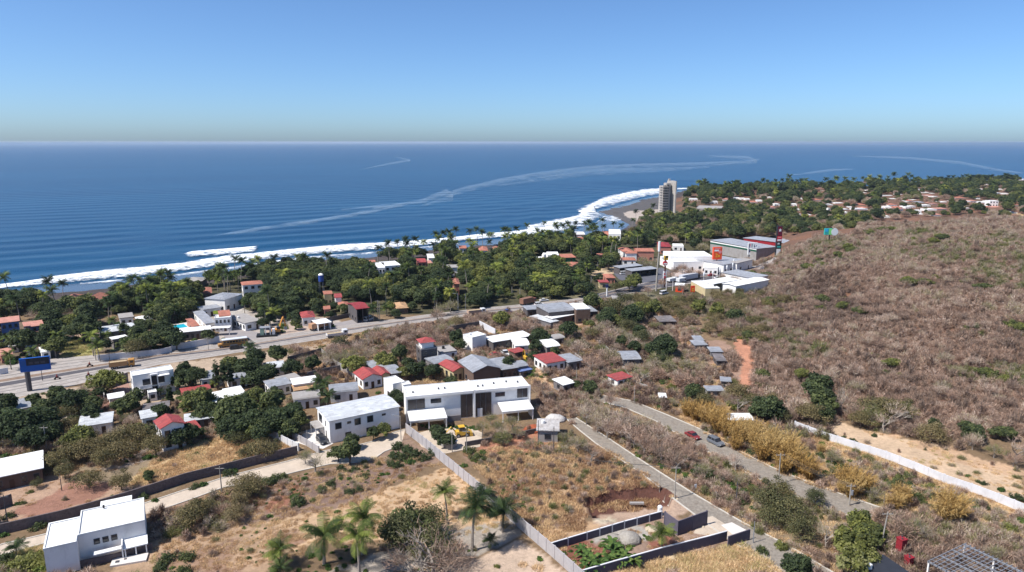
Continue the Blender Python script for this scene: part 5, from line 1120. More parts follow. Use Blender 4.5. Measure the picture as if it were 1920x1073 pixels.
for i, (px, py, w, c) in enumerate(TOWN):
    hh = 4.0 if c != 'W' else 10
    z = gz(P(px,py,0).x, P(px,py,0).y); A = (px-w/2, py+1.2); p = P(*A, hh); dep = p.y*CP
    wd = w/FPX*dep*1.0; rc = {'w':'white','W':'white','p':'pink','r':'tile','g':'greytin'}[c]; wl = {'w':'white','W':'white','p':'white','r':'white','g':'grey'}[c]
    e = empty('town_house', (p.x, p.y, 0), math.radians(random.uniform(-12, 16)))
    cc = {'w':'white flat roofed','W':'tall white','p':'pale pink roofed','r':'coral tile roofed','g':'grey roofed'}[c]; D_ = random.uniform(7, 12)
    MB().box(0,0,-.5,wd,D_,hh-.03).build('wall', WM[wl], e); roof_mesh(wd, D_, hh, 'flat' if c in 'wW' else ('hip' if c == 'r' else 'mono'), .3, None if c != 'r' else 1.2).build('roof', RM[rc], e)
    n = max(1, int(w/5))
    for s in range(3 if c == 'W' else 1):
        for j in range(n): MB().box(wd*(j+.3)/n,-.06,1.2+s*3.3,wd*(j+.7)/n,.02,2.8+s*3.3).build('window', GLASS, e)
    FARB.append((e, cc, px, py)); KEEP.append((px-w/2, py-1, px+w/2, py+5)); FOOT.append([(p.x-2,p.y-2),(p.x+wd+2,p.y-2),(p.x+wd+2,p.y+D_),(p.x-2,p.y+D_)])
# ------------------------------------------------------------------ walls and fences
def wall(label, pts, h, m, t=.2, post=0, pm=None, name='wall', cap=None, lm=None, cat='wall', z=None, keep=False):
    W3 = [P(a, b, 0) for a, b in pts] if z is None else [G(a, b) for a, b in pts]
    o0 = W3[0]; e = empty(name, (o0.x, o0.y, 0)); tag(e, label, cat); mb = MB(); pb = []; cp = MB(); acc = 0
    for i in range(len(W3)-1):
        a, b = W3[i]-o0, W3[i+1]-o0; a.z = b.z = 0; L = (b-a).length; d = (b-a)/max(L,.01); s = Vector((-d.y, d.x, 0))
        n = max(1, int(L/4))
        for k in range(n):
            p, q = a+d*L*k/n, a+d*L*(k+1)/n; za = gz(p.x+o0.x, p.y+o0.y); 
            mb.prism([((p-s*t/2).x,(p-s*t/2).y),((q-s*t/2).x,(q-s*t/2).y),((q+s*t/2).x,(q+s*t/2).y),((p+s*t/2).x,(p+s*t/2).y)], za-.6, za+h)
            if cap: cp.prism([((p-s*(t/2+.04)).x,(p-s*(t/2+.04)).y),((q-s*(t/2+.04)).x,(q-s*(t/2+.04)).y),((q+s*(t/2+.04)).x,(q+s*(t/2+.04)).y),((p+s*(t/2+.04)).x,(p+s*(t/2+.04)).y)], za+h-.02, za+h+.1)
        if post:
            np_ = max(1, int(round(L/post)))
            for k in range(np_ + (1 if i == len(W3)-2 else 0)): 
                p = a+d*L*k/np_; pb.append((p, gz(p.x+o0.x, p.y+o0.y), math.atan2(d.y, d.x)))
    mb.build('panel', m, e)
    if cap: cp.build('coping', cap, e)
    if pb:
        w = t/2+.07; me = MB().box(-.11, -w, -.5, .11, w, h+.1).mesh('post', pm or m)
        for p, zz, r in pb[:100]:
            o = bpy.data.objects.new('post', me); COL.objects.link(o); o.parent = e; o.location = (p.x, p.y, zz); o.rotation_euler = (0,0,r)
    if lm: landmark(lm, sum(p[0] for p in pts)/len(pts), sum(p[1] for p in pts)/len(pts))
    for (x0,y0),(x1,y1) in zip(pts[:-1], pts[1:]):
        if keep:
            for k in range(6):
                x = x0+(x1-x0)*(k+.5)/6; y = y0+(y1-y0)*(k+.5)/6; KEEP.append((x-abs(x1-x0)/12, y-10, x+abs(x1-x0)/12, y+2))
    return e
PANEL = mat('precast_panel', S(196,190,190), .9, .12, .7, dirt=.3); PALEW = mat('whitewashed_wall', (.62,.61,.62,1), .9, .1, .6, dirt=.3)
STONE = mat('dark_stone_wall', S(122,110,110), .95, .35, 1.5, bump=.8, dirt=.2); SLATE = mat('slate_block_wall', S(106,100,112), .95, .14, .8, bump=.1, dirt=.12)
DARKC = mat('dark_steel', S(86,84,90), .7, .1, 2)
wall('long grey precast panel wall running from the duplex to the picture bottom', [(762,812),(800,842),(860,893),(920,944),(980,996),(1040,1048),(1075,1080),(1110,1112)], 2.6, PANEL, .14, 2.4, PANEL, lm='long grey panel wall', keep=True)
wall('white wall climbing right across the dry meadow below the hill', [(1490,803),(1540,822),(1600,841),(1660,860),(1712,880),(1768,904)], 1.9, PALEW, .2, 4, lm='white meadow wall', z=1, keep=True)
wall('white wall continuing to the right edge of the meadow', [(1770,905),(1820,922),(1870,941),(1930,966)], 1.9, PALEW, .2, 4, z=1, keep=True)
wall('dark stone wall along the concrete road past the villa', [(-60,1018),(0,1003),(60,989),(120,975),(180,958),(240,940),(290,924),(350,904),(430,884),(500,866),(558,852)], 2.2, STONE, .3, 0, lm='dark stone wall', keep=True)
wall('white slatted wall beside the dark bush in the straw field', [(484,808),(520,826),(560,846)], 2.0, PALEW, .18, 2.5)
wall('grey yard wall left of the parked black car', [(545,820),(575,836),(598,850)], 1.8, PANEL, .18, 2.5)
wall('white garden wall beside the highway left of the bus', [(184,677),(230,672),(300,665),(322,660)], 2.0, PALEW, .2, 0, keep=True)
wall('white wall by the motel trees left of the bus', [(322,657),(365,651),(412,642)], 2.4, PALEW, .2, 0, keep=True)
wall('thin roadside wall by the small blue house', [(0,703),(16,700)], 2.0, PALEW, .2, 0)
wall('dark wall closing the reddish yard left of the white apartment block', [(196,730),(240,716)], 3.0, WM['grey'], .2, 3)
wall('pale wall between the two reddish yards', [(192,732),(197,754)], 2.2, WM['conc'], .25, 0)
wall('dark rear wall of the empty lot behind the small trees', [(540,683),(603,666)], 2.6, WM['dark'], .2, 0)
wall('pale wall dropping from the empty lot to the red gabled house', [(603,666),(625,685),(652,703),(667,712)], 2.4, WM['conc'], .2, 3)
wall('grey block wall across the front of the empty lot', [(577,708),(610,700),(640,694)], 1.8, WM['grey'], .2, 3)
wall('stepped edging wall along the verge below the highway', [(540,672),(580,665),(602,659)], .7, WM['conc'], .3, 0)
wall('left and back wall of the yard behind the crisp white cube house', [(852,636),(842,624),(899,614)], 2.6, WM['dark'], .2, 0)
wall('bright wall at the right of the yard behind the crisp white cube house', [(899,614),(929,630)], 2.8, PALEW, .2, 0)
wall('pale wall fragment on the slope left of the dark round trees', [(1123,648),(1142,664)], 2.0, WM['conc'], .2, 0)
wall('pale fence panel above the grey shed', [(1078,672),(1092,683)], 2.0, WM['conc'], .2, 0)
wall('low retaining kerb winding down by the lone metal shed', [(1168,690),(1182,712),(1196,722),(1228,730)], .7, WM['conc'], .4, 0)
wall('dark fence along the road beyond the yellow billboards', [(1100,508),(1130,502),(1160,496),(1165,494)], 2.2, WM['grey'], .2, 0)
wall('slate block wall closing the back of the walled garden', [(1028,1034),(1100,1012),(1170,991),(1240,972)], 1.5, SLATE, .2, 3.4, PALEW, cap=PALEW, lm='rear slate garden wall', keep=True)
wall('tall slate block wall beside the cobbled road', [(1246,986),(1270,1004),(1324,984)], 3.0, SLATE, .2, 4, SLATE, lm='tall slate wall', keep=True)
wall('long slate block wall along the front of the walled garden', [(1090,1090),(1150,1072),(1240,1046),(1330,1023),(1362,1014)], 2.0, SLATE, .2, 0, cap=PALEW, lm='front slate garden wall', keep=True)
wall('short slate block wall ending at the cobbled road', [(1364,1026),(1405,1012)], 2.2, SLATE, .2, 0)
wall('low dark yard wall in front of the villa terrace', [(92,1080),(160,1062),(210,1052),(286,1030)], 1.3, STONE, .25, 0)
wall('short dark wall at the left edge beside the dry field', [(-10,958),(24,946)], 2.4, STONE, .25, 0)
wall('dark retaining wall under the rubble and the dry lot', [(872,838),(905,832),(960,822),(1005,812)], 1.3, WM['dark'], .3, 0)
wall('white garden wall right of the excavator', [(580,606),(600,612),(612,616)], 1.6, PALEW, .2, 0)
wall('dark fence along the verge left of the crimson roofed hall', [(612,604),(640,598),(662,594)], 1.8, WM['dark'], .15, 0)
# ------------------------------------------------------------------ vehicles
def paintm(n, c, r=.3): return mat('paint_'+n, c, r, .04, 1, spec=.5)
TYRE = mat('tyre_rubber', (.02,.02,.02,1), .9, .1, 3); LAMP = mat('lamp_glass', (.6,.6,.58,1), .2, .05, 3); TAIL = mat('tail_light', (.35,.02,.02,1), .3, .05, 3)
def wheels(e, xs_, hw, r=.34, w=.22):
    for x in xs_:
        for s in (-1, 1):
            mb = MB(); mb.tube([(x, s*hw-w/2, r), (x, s*hw+w/2, r)], r, 12); t = mb.build('wheel', TYRE, e); MB().tube([(x, s*(hw+.0)-w/2-.01, r), (x, s*hw+w/2+.01, r)], r*.55, 8).build('rim', STEEL, t)
def bevel(o, w=.06):
    m = o.modifiers.new('bevel', 'BEVEL'); m.width = w; m.segments = 2; return o
def car(px, py, hd, paintc, label, kind='suv', z=0, keep=True, g=None):
    p = P(px, py, z+.5); e = empty('parked_car' if g else 'car', (p.x, p.y, gz(p.x, p.y)), hd); tag(e, label, 'car', g)
    L, hw, h = {'suv': (4.6, .93, 1.7), 'sedan': (4.4, .86, 1.42), 'pickup': (5.2, .93, 1.75), 'van': (4.9, .92, 1.95)}[kind]; hl = L/2
    body = [(-hl,.35),(-hl+.05,.95),(-hl+.9,1.02),(hl-1.1,1.0),(hl-.1,.82),(hl,.4),(hl-.2,.28),(-hl+.2,.28)] if kind != 'sedan' else [(-hl,.38),(-hl+.05,.85),(-hl+.9,.92),(hl-1.2,.88),(hl-.1,.7),(hl,.38),(hl-.2,.26),(-hl+.2,.26)]
    bevel(MB().side(body[::-1], -hw, hw).build('body', paintc, e), .08)
    b = body[1][1]+.04
    cab = {'suv': [(-hl+.1,b),(-hl+.35,h-.08),(.45,h-.05),(1.15,b)], 'sedan': [(-hl+.75,b),(-.95,h-.06),(.3,h-.06),(1.05,b)], 'pickup': [(-.7,b),(-.6,h-.08),(.6,h-.05),(1.25,b)], 'van': [(-hl+.06,b),(-hl+.15,h-.08),(1.0,h-.05),(1.75,b)]}[kind]
    bevel(MB().side(cab[::-1], -hw+.1, hw-.1).build('window', GLASS, e), .04)
    rx0, rx1 = cab[1][0], cab[2][0]; bevel(MB().box(rx0-.02, -hw+.16, h-.09, rx1+.04, hw-.16, h).build('roof', paintc, e), .03)
    pil = MB()
    for s in (-1, 1):
        y0, y1 = (s*(hw-.11), s*(hw-.07)) if s > 0 else (s*(hw-.07), s*(hw-.11))
        for xx in (cab[1][0]+.0, (rx0+rx1)/2, rx1-.06): pil.box(xx, min(y0,y1), b-.02, xx+.1, max(y0,y1), h-.05)
    pil.build('pillar', paintc, e)
    if kind == 'pickup': MB().box(-hl+.15, -hw+.1, .98, -.75, hw-.1, 1.1).build('cargo_bed', BLACK, e)
    wheels(e, (-hl+.8, hl-.85), hw-.12)
    for s in (-1, 1): MB().box(hl-.12, s*hw*.72-.18, .55, hl+.01, s*hw*.72+.18, .75).build('headlight', LAMP, e); MB().box(-hl-.01, s*hw*.78-.12, .6, -hl+.08, s*hw*.78+.12, .85).build('tail_light', TAIL, e)
    if keep: KEEP.append((px-10*300/p.y/2, py-6, px+10*300/p.y/2, py+5))
    return e
RED, BLK, GRY, WHT, SLV, MAR = (paintm('red', (.35,.03,.03,1)), paintm('black', (.02,.022,.026,1)), paintm('grey', (.13,.14,.16,1)), paintm('white', (.62,.62,.62,1)), paintm('silver', (.42,.43,.45,1)), paintm('maroon', (.2,.03,.03,1)))
def hdg(p0, p1): a, b = P(*p0, 0), P(*p1, 0); return math.atan2(b.y-a.y, b.x-a.x)
RH = hdg((1250,784),(1380,850)); HH = hdg((300,668),(480,646)); HH2 = hdg((800,597),(1000,576)); HH3 = hdg((1200,540),(1330,518))
car(1299,817,RH,MAR,'maroon saloon car on the hillside road behind the dark one','sedan')
car(1342,829,RH,GRY,'dark grey off road car on the hillside road beside the golden reeds','suv')
landmark('dark grey car on the hillside road', 1342, 829)
car(604,826,hdg((597,818),(615,836)),BLK,'black off road car parked by the long white two storey house','suv'); landmark('parked black car', 604, 826)
car(691,599,HH+.6,WHT,'white van parked beside the crimson roofed hall','van')
car(929,665,.4,RED,'small red car parked beside the white one in the dirt yard','sedan'); car(947,663,-1.2,WHT,'white pickup truck parked next to the red car in the dirt yard','pickup'); landmark('red and white cars in the dirt yard', 938, 664)
car(898,688,-1.2,WHT,'white car squeezed behind the grey gable workshop','sedan',keep=False)
for i, (px, py, c, k, lb, hd) in enumerate([(443,652,BLK,'suv','black car passing close below the school bus',HH),(456,637,BLK,'suv','dark car just beyond the tail of the school bus',HH),(462,612,GRY,'suv','grey car parked at the motel forecourt',1.2),
    (1011,571,WHT,'suv','white car following the brown truck on the highway',HH2),(1020,563,WHT,'sedan','white car waiting beside the brown truck',HH2),(1245,550,WHT,'van','white van at the roadside below the tall mast',HH3),
    (1185,519,WHT,'sedan','white car first in the car yard',.3),(1195,514,SLV,'sedan','silver car under the left car yard shed',.4),(1170,513,WHT,'van','white van at the left end of the car yard',.3),(1221,512,BLK,'suv','black car under the right car yard shed',.3),(1208,514,BLK,'suv','dark car beside the black one in the car yard',.3),
    (1325,507,BLK,'suv','dark car beside the white corner block',.4),(1334,516,RED,'sedan','red car parked below the white corner block',.4),(1363,497,WHT,'sedan','white car in front of the shop row',1.0),(1384,499,RED,'suv','dark red car in front of the shop row',1.0),
    (950,585,paintm('blue',(.05,.1,.3,1)),'pickup','blue pickup on the highway verge',HH2),(1345,521,WHT,'sedan','white car near the lamp posts by the canopy',.5),(470,611,WHT,'sedan','white car parked under the pale motel wing eaves',1.1)]):
    car(px, py, hd, c, lb, k, keep=True)
def bus(px, py, hd, label):
    p = P(px, py, 1); e = empty('school_bus', (p.x, p.y, gz(p.x, p.y)), hd); tag(e, label, 'bus'); OR = paintm('orange', S(206,150,76), .4)
    bevel(MB().box(-5, -1.2, .55, 3.8, 1.2, 2.6).build('body', OR, e), .12); bevel(MB().box(3.8, -1.05, .55, 5.2, 1.05, 1.5).build('bonnet', OR, e), .15)
    bevel(MB().box(-5.02, -1.22, 2.6, 3.82, 1.22, 2.95).build('roof', paintm('white', (.7,.7,.7,1)), e), .15)
    for s in (-1, 1):
        for k in range(8): MB().box(-4.7+k*1.02, s*1.2-.03, 1.65, -3.9+k*1.02, s*1.2+.03, 2.35).build('window', GLASS, e)
    MB().box(3.78, -1, 1.6, 3.85, 1, 2.45).build('windscreen', GLASS, e); MB().box(-5, -1.24, 1.2, 3.8, 1.24, 1.35).build('stripe', BLACK, e); wheels(e, (-3.2, 4.0), 1.05, .5, .3)
    for s in (-1, 1): MB().box(5.15, s*.75-.15, .8, 5.24, s*.75+.15, 1.05).build('headlight', LAMP, e)
    KEEP.append((px-26, py-14, px+26, py+10)); landmark('school bus', px, py); return e
bus(437, 644, HH+PI, 'orange school bus with a white roof on the highway')
def truck(px, py, hd, body, cab, label, L=7, H=1.6, box=True, name='truck'):
    p = P(px, py, 1); e = empty(name, (p.x, p.y, gz(p.x, p.y)), hd); tag(e, label, 'truck')
    bevel(MB().box(L/2-1.9, -1.15, .6, L/2, 1.15, 2.7).build('cab', cab, e), .15); MB().box(L/2-.04, -1, 1.7, L/2+.03, 1, 2.4).build('windscreen', GLASS, e)
    for s in (-1, 1): MB().box(L/2-1.3, s*1.15-.03, 1.6, L/2-.4, s*1.15+.03, 2.3).build('window', GLASS, e); MB().box(L/2-.05, s*.8-.15, .8, L/2+.04, s*.8+.15, 1.0).build('headlight', LAMP, e)
    MB().box(-L/2, -.5, .6, L/2-1.9, .5, .95).build('chassis', BLACK, e)
    if box: 
        bevel(MB().box(-L/2, -1.25, .95, L/2-2.1, 1.25, .95+H).build('cargo_box', body, e), .05)
    else:
        m = MB().box(-L/2, -1.25, .95, L/2-2.1, 1.25, 1.1)
        for s in (-1.25, 1.17): m.box(-L/2, s, 1.1, L/2-2.1, s+.08, .95+H)
        m.box(-L/2, -1.17, 1.1, -L/2+.08, 1.17, .95+H).box(L/2-2.18, -1.17, 1.1, L/2-2.1, 1.17, .95+H); m.build('cargo_bed', body, e)
        MB().box(-L/2+.1, -1.1, 1.1, L/2-2.3, 1.1, .8+H).build('load', mat('sand_load', S(200,176,140), .95, .2), e)
    wheels(e, (-L/2+.9, -L/2+2.0, L/2-1.1) if L > 6.5 else (-L/2+1, L/2-1), 1.0, .48, .3); KEEP.append((px-14*300/p.y, py-10*300/p.y, px+14*300/p.y, py+5)); return e
OW = S(190,146,100)
truck(229,684,HH,mat('orange_truck_bed', OW, .6, .15),paintm('orange', OW),'orange dump truck carrying sand along the highway',7.5,1.5,False); landmark('orange dump truck', 229, 684)
truck(602,612,hdg((585,616),(620,608)),mat('orange_trailer', S(206,160,124), .6, .15),paintm('darkcab',(.04,.04,.05,1)),'long orange covered truck beside the white roadside shelter',10,2.0); landmark('orange covered truck', 602, 612)
truck(632,627,hdg((620,628),(650,624)),mat('white_flatbed', (.62,.6,.58,1), .6, .15),WHT,'white flatbed truck nearest the weedy verge on the highway',8,.9,False)
truck(990,567,hdg((976,572),(1005,565)),mat('brown_trailer', S(150,110,90), .7, .2),paintm('rustcab', S(150,90,70)),'brown high sided truck on the highway under the trees',9,2.4); landmark('brown highway truck', 990, 567)
truck(893,586,HH2,mat('pale_load_bed', S(200,170,150), .8, .3),WHT,'pale loaded truck on the verge of the highway',8,1.4,False)
truck(1293,522,HH3,mat('grey_trailer', (.5,.5,.52,1), .5, .1),BLK,'long grey semi trailer passing the shopping strip',15,2.6); landmark('grey semi trailer', 1293, 522)
truck(1260,526,HH3,mat('white_cargo', (.6,.6,.6,1), .5, .1),WHT,'small white truck behind the red totem sign',6,1.5)
truck(1277,527,HH3,mat('white_cargo', (.6,.6,.6,1), .5, .1),WHT,'little white cargo truck at the trailer tail',5.5,1.8)
# van by the column trees
car(468,719,.2,WHT,'white van parked below the column trees','van')
def mcycle(px, py, hd, label):
    p = P(px, py, 0); e = empty('motorbike', (p.x, p.y, .05), hd); tag(e, label, 'motorbike')
    m = MB(); m.tube([(-.65,-.06,.32),(-.65,.06,.32)], .32, 10).tube([(.65,-.06,.32),(.65,.06,.32)], .32, 10); m.build('wheel', TYRE, e)
    MB().box(-.6,-.14,.5,.35,.14,.85).tube([(.35,0,.8),(.6,0,.4)],.05,5).tube([(.3,-.35,1.05),(.3,.35,1.05)],.03,5).build('frame', BLACK, e)
    mb = MB(); mb.tube([(-.1,0,.8),(-.15,0,1.1),(-.1,0,1.4),(-.05,0,1.5)], [.2,.22,.2,.08], 8).tube([(-.05,0,1.5),(-.04,0,1.62),(-.04,0,1.78),(-.04,0,1.84)], [.07,.12,.12,.04], 8)
    for s in (-.16,.16): mb.tube([(-.1,s,1.36),(.1,s*1.3,1.15),(.3,s*1.6,1.08)], .05, 5).tube([(-.1,s*.7,.85),(.25,s*1.1,.75),(.15,s*1.1,.35)], .07, 5)
    q = mb.build('person', mat('rider_cloth', S(150,60,50), .9, .2), None, True, (p.x, p.y, .05)); q.rotation_euler = (0,0,hd); tag(q, 'rider sitting on the ' + label.replace('person riding a ', '').replace('motorbike rider', 'motorbike'), 'person'); return e
mcycle(169,688,HH,'motorbike on the far lane ahead of the orange truck')
mcycle(167,707,HH,'motorbike on the near lane behind the thorn tree')
mcycle(108,712,HH,'motorbike on the near lane right of the blue billboard')
# ------------------------------------------------------------------ machines
p = P(506,632,0); e = empty('excavator', (P(518,626,0).x, P(518,626,0).y, .06), .5); tag(e, 'orange excavator with its boom raised beside the green and white machine', 'excavator'); landmark('orange excavator', 520, 615)
OY_ = paintm('machine_orange', S(234,160,72), .45)
for s in (-1,1): MB().side([(-1.8,0),(1.8,0),(2,.4),(1.8,.8),(-1.8,.8),(-2,.4)], s*1.1-.3, s*1.1+.3).build('track', BLACK, e)
MB().box(-1.6,-1.2,.9,1.4,1.2,1.9).build('body', OY_, e); MB().box(.2,-1.15,1.9,1.4,-.1,2.9).build('cab', GLASS, e)
mb = MB().tube([(1.2,.3,1.6),(2.2,.3,4.6),(3.0,.3,6.4)], .32, 4); mb.build('boom', OY_, e); MB().tube([(3.0,.3,6.5),(3.6,.3,4.2),(3.7,.3,2.3)], .26, 4).build('arm', OY_, e); MB().side([(3.2,2.3),(4.2,2.2),(4.4,1.2),(3.6,1.0),(3.1,1.6)], -.2, .8).build('bucket', STEEL, e)
KEEP.append((510,598,532,628))
p = P(500,630,0); e = empty('drilling_rig', (p.x, p.y, .05), .25); tag(e, 'green and white construction rig on a black plinth left of the excavator', 'construction rig')
MB().box(-3.6,-2,-.2,3.8,2,.7).build('plinth', BLACK, e); MB().box(-2.2,-1.2,.7,-.8,1.2,3.4).build('cabin', mat('rig_green', S(150,176,160), .6, .1), e); MB().box(-2.3,-1.3,3.4,1.6,1.3,3.6).build('canopy', RM['greytin'], e)
for x, y in ((1.4,-1.1),(1.4,1.1),(-.3,-1.1)): MB().box(x,y,.7,x+.25,y+.25,3.4).build('post', WM['white'], e)
MB().tube([(1.2,0,.7),(1.5,0,5.2)], .16, 5).build('mast', STEEL, e); MB().box(2.2,-1,.7,3.2,.6,2.8).build('tank', WM['white'], e); KEEP.append((485,612,518,634))
p = P(865,814,0); e = empty('backhoe', (P(866,818,0).x, P(866,818,0).y, 0), .3); tag(e, 'yellow backhoe loader half hidden by the trees beside the rubble heap', 'backhoe')
Y_ = paintm('machine_yellow', S(236,186,60), .45); MB().box(-1.6,-.9,.6,1.6,.9,1.6).build('body', Y_, e); MB().box(-.8,-.8,1.6,.6,.8,2.7).build('cab', GLASS, e); MB().box(-.9,-.85,2.7,.7,.85,2.8).build('roof', Y_, e)
MB().tube([(-1.5,0,1.2),(-2.8,0,2.9),(-4,0,1.6)], .17, 4).build('arm', Y_, e); MB().side([(1.9,.2),(2.8,.2),(2.6,1.1),(2.0,1.2)], -1, 1).build('bucket', Y_, e); wheels(e, (-1.1, 1.2), .85, .55, .35)
p = P(987,676,0); e = empty('digger', (p.x, p.y, 0), 2.0); tag(e, 'small yellow digger between the tree and the red roofed white house', 'digger'); landmark('small yellow digger', 987, 672)
MB().box(-1.3,-.9,0,1.3,.9,.6).build('track', BLACK, e); MB().box(-1.1,-.8,.6,1.1,.8,1.6).build('body', Y_, e); MB().box(-.4,-.7,1.6,.7,.1,2.5).build('cab', GLASS, e); MB().tube([(1,0,1.4),(1.8,0,3.4),(2.9,0,2.2),(2.9,0,1)], .18, 4).build('arm', Y_, e); KEEP.append((980,662,996,680))

# ------------------------------------------------------------------ signs
def text(parent, s, size, loc, rot, m, name='lettering'):
    cu = bpy.data.curves.new(name, 'FONT'); cu.body = s; cu.size = size; cu.align_x = 'CENTER'; cu.align_y = 'CENTER'; cu.extrude = .02; cu.materials.append(m)
    t0 = bpy.data.objects.new(name, cu); COL.objects.link(t0); me = bpy.data.meshes.new_from_object(t0); bpy.data.objects.remove(t0)
    me.materials.clear(); me.materials.append(m); o = bpy.data.objects.new(name, me); COL.objects.link(o); o.parent = parent; o.location = loc; o.rotation_euler = rot; return o
def em(n, c, r=.5): return mat(n, c, r, .05, 1)
def board(name, label, px, py0, py1, wpx, wm, face, yaw, pole=CONCP, poles=1, pr=.35, depth=.5, ybase=None, cat='billboard', lm=None):
    """py0/py1: top and bottom of the board, ybase: foot of its pole"""
    f = G(px, ybase); dep = f.y*CP - (f.z+4-CAM_H)*SP; kk = dep/FPX
    H1 = f.z
    def zat(py): d = ray(px, py); return CAM_H + d.z*(f.y/d.y)
    z1, z0 = zat(py0)-H1, zat(py1)-H1; w = wpx*kk
    e = empty(name, (f.x, f.y, f.z), yaw); tag(e, label, cat)
    for k in range(poles):
        x = 0 if poles == 1 else -w*.3+k*w*.6/(poles-1)
        MB().cyl(x, depth/2, -.5, z0+.1, pr, 10).build('pole', pole, e)
    bevel(MB().box(-w/2, 0, z0, w/2, depth, z1).build('panel', face, e), .04)
    KEEP.append((px-wpx/2-1, py0-1, px+wpx/2+1, py1+1)); KEEP.append((px-2, py1, px+2, ybase-6))
    if lm: landmark(lm, px, (py0+py1)/2)
    return e, w, z0, z1
YAW = 0
e, w, z0, z1 = board('billboard', 'wide blue billboard with a dark upper panel on one dark column at the left', 64, 671, 696, 48, None, em('billboard_blue', S(20,92,180,.8)), math.radians(24), DARKC, 1, .7, .8, 732, lm='blue billboard')
for o_ in e.children:
    if o_.name.startswith('pole'): o_.location.x = -w*.3
e.location.x += w*.18
MB().box(-w/2+w*.22, -.06, z0+(z1-z0)*.46, w/2-.2, 0, z1-.1).build('dark_panel', em('billboard_navy', (.02,.022,.035,1)), e)
for k in range(3): MB().box(-w*.2+k*w*.2, -.09, z0+(z1-z0)*.55, -w*.2+k*w*.2+w*.14, -.06, z0+(z1-z0)*.7).build('stripe', em('billboard_slate', (.05,.05,.07,1)), e)
MB().box(-w/2+.3, -.05, z0+(z1-z0)*.5, -w/2+w*.18, 0, z0+(z1-z0)*.85).build('emblem', em('billboard_deep_blue', (.02,.09,.3,1)), e)
OR_ = em('sign_orange', S(240,84,44,.8)); YE_ = em('sign_yellow', S(244,200,60,.8)); WH_ = em('sign_white', (.72,.72,.72,1)); RE_ = em('sign_red', S(206,34,54,.8)); NV_ = em('sign_navy', S(50,60,110,.7)); PK_ = em('sign_pink', S(240,150,150,.8)); BK_ = em('sign_black', (.02,.02,.025,1)); TE_ = em('sign_teal', S(60,180,170,.8))
e, w, z0, z1 = board('billboard', 'square orange billboard on a black post above the white shops', 1344, 464, 487, 17, None, OR_, math.radians(8), BLACK, 1, .3, 1.6, 506, lm='orange billboard')
hh = z1-z0
text(e, '2x', hh*.42, (0, -.05, z0+hh*.33), (PI/2,0,0), YE_); MB().cyl(0,0,0,.01,.01).v
MB().tube([(w*.26,-.06,z0+hh*.62),(w*.26,0,z0+hh*.62)], hh*.13, 14).build('disc', PK_, e); MB().box(-w*.4,-.05,z0+hh*.68,w*.12,0,z0+hh*.8).build('stripe', WH_, e); MB().box(-w*.4,-.05,z0+hh*.84,w*.3,0,z0+hh*.93).build('stripe', PK_, e)
e, w, z0, z1 = board('billboard', 'white billboard with dark figures in front of the long hall', 1410, 455.5, 478, 18.5, None, WH_, math.radians(6), STEEL, 1, .3, .9, 488, lm='white billboard')
hh = z1-z0
MB().box(-w*.04,-.04,z0+.3,w*.0,0,z1-.3).build('divider', em('sign_grey',(.5,.55,.55,1)), e)
for x0, x1, a0, a1, mm_ in ((-.42,-.34,.62,.92,NV_),(-.3,-.24,.7,.95,PK_),(-.14,-.08,.62,.93,BK_),(-.4,-.12,.22,.34,NV_),(-.4,-.3,.34,.48,NV_),(-.16,-.08,.3,.5,BK_),(.12,.24,.55,.72,NV_),(.12,.18,.72,.85,BK_),(.3,.4,.7,.78,NV_),(-.2,-.1,.1,.2,NV_)):
    MB().box(w*x0,-.05,z0+hh*a0,w*x1,0,z0+hh*a1).build('figure', mm_, e)
e, w, z0, z1 = board('billboard', 'small teal and lime billboard with a white round end on the hill ridge', 1555, 428.5, 440.5, 22, None, TE_, math.radians(4), BLACK, 1, .35, .9, 456, lm='teal hill billboard')
hh = z1-z0
MB().box(-w*.12,-.05,z0+.1,w*.18,0,z1-.1).build('lime_panel', em('sign_lime', S(140,226,130,.85)), e); MB().box(-w*.46,-.05,z0+hh*.5,-w*.2,0,z1-.15).build('cyan_panel', em('sign_cyan', S(60,180,230,.85)), e)
MB().box(w*.16,-.07,z0,w*.24,-.01,z1+.2).build('gap', BK_, e); MB().tube([(w*.38,-.12,z0+hh*.45),(w*.38,.4,z0+hh*.45)], hh*.58, 10).build('round_end', WH_, e)
# black price totem
f = G(1459, 480); kk = f.y*CP/FPX; z1 = CAM_H + ray(1459,424).z*(f.y/ray(1459,424).y); w = 10*kk; e = empty('price_totem', (f.x, f.y, 0), math.radians(6)); tag(e, 'tall black totem sign with a white star on dark red at its top', 'sign'); landmark('black star totem', 1459, 450)
bevel(MB().box(-w/2,0,-.5,w/2,1.6,z1).build('panel', BK_, e), .06); MB().box(-w*.5,-.08,z1*.60,w*.5,0,z1*.74).build('red_band', RE_, e); MB().box(-w*.42,-.06,z1*.76,w*.42,0,z1-.3).build('red_field', em('sign_dark_red', (.14,.01,.03,1)), e)
st = MB(); zc = z1*.89; R_ = w*.36; pts = []
for k in range(10): r = R_ if k % 2 == 0 else R_*.45; t_ = PI/2+k*PI/5; pts.append((r*math.cos(t_), zc+r*math.sin(t_)))
st.side(pts[::-1], -.16, -.07); st.build('star', WH_, e)
for a0, a1, x0, x1, mm_ in ((.61,.655,-.4,.4,WH_),(.69,.72,-.35,.35,PK_),(.52,.56,-.3,.1,em('sign_grey',(.5,.55,.55,1))),(.44,.48,-.36,.34,TE_),(.15,.40,-.42,.36,WH_)): MB().box(w*x0,-.12,z1*a0,w*x1,0,z1*a1).build('sign_panel', mm_, e)
KEEP.append((1452,422,1466,478))
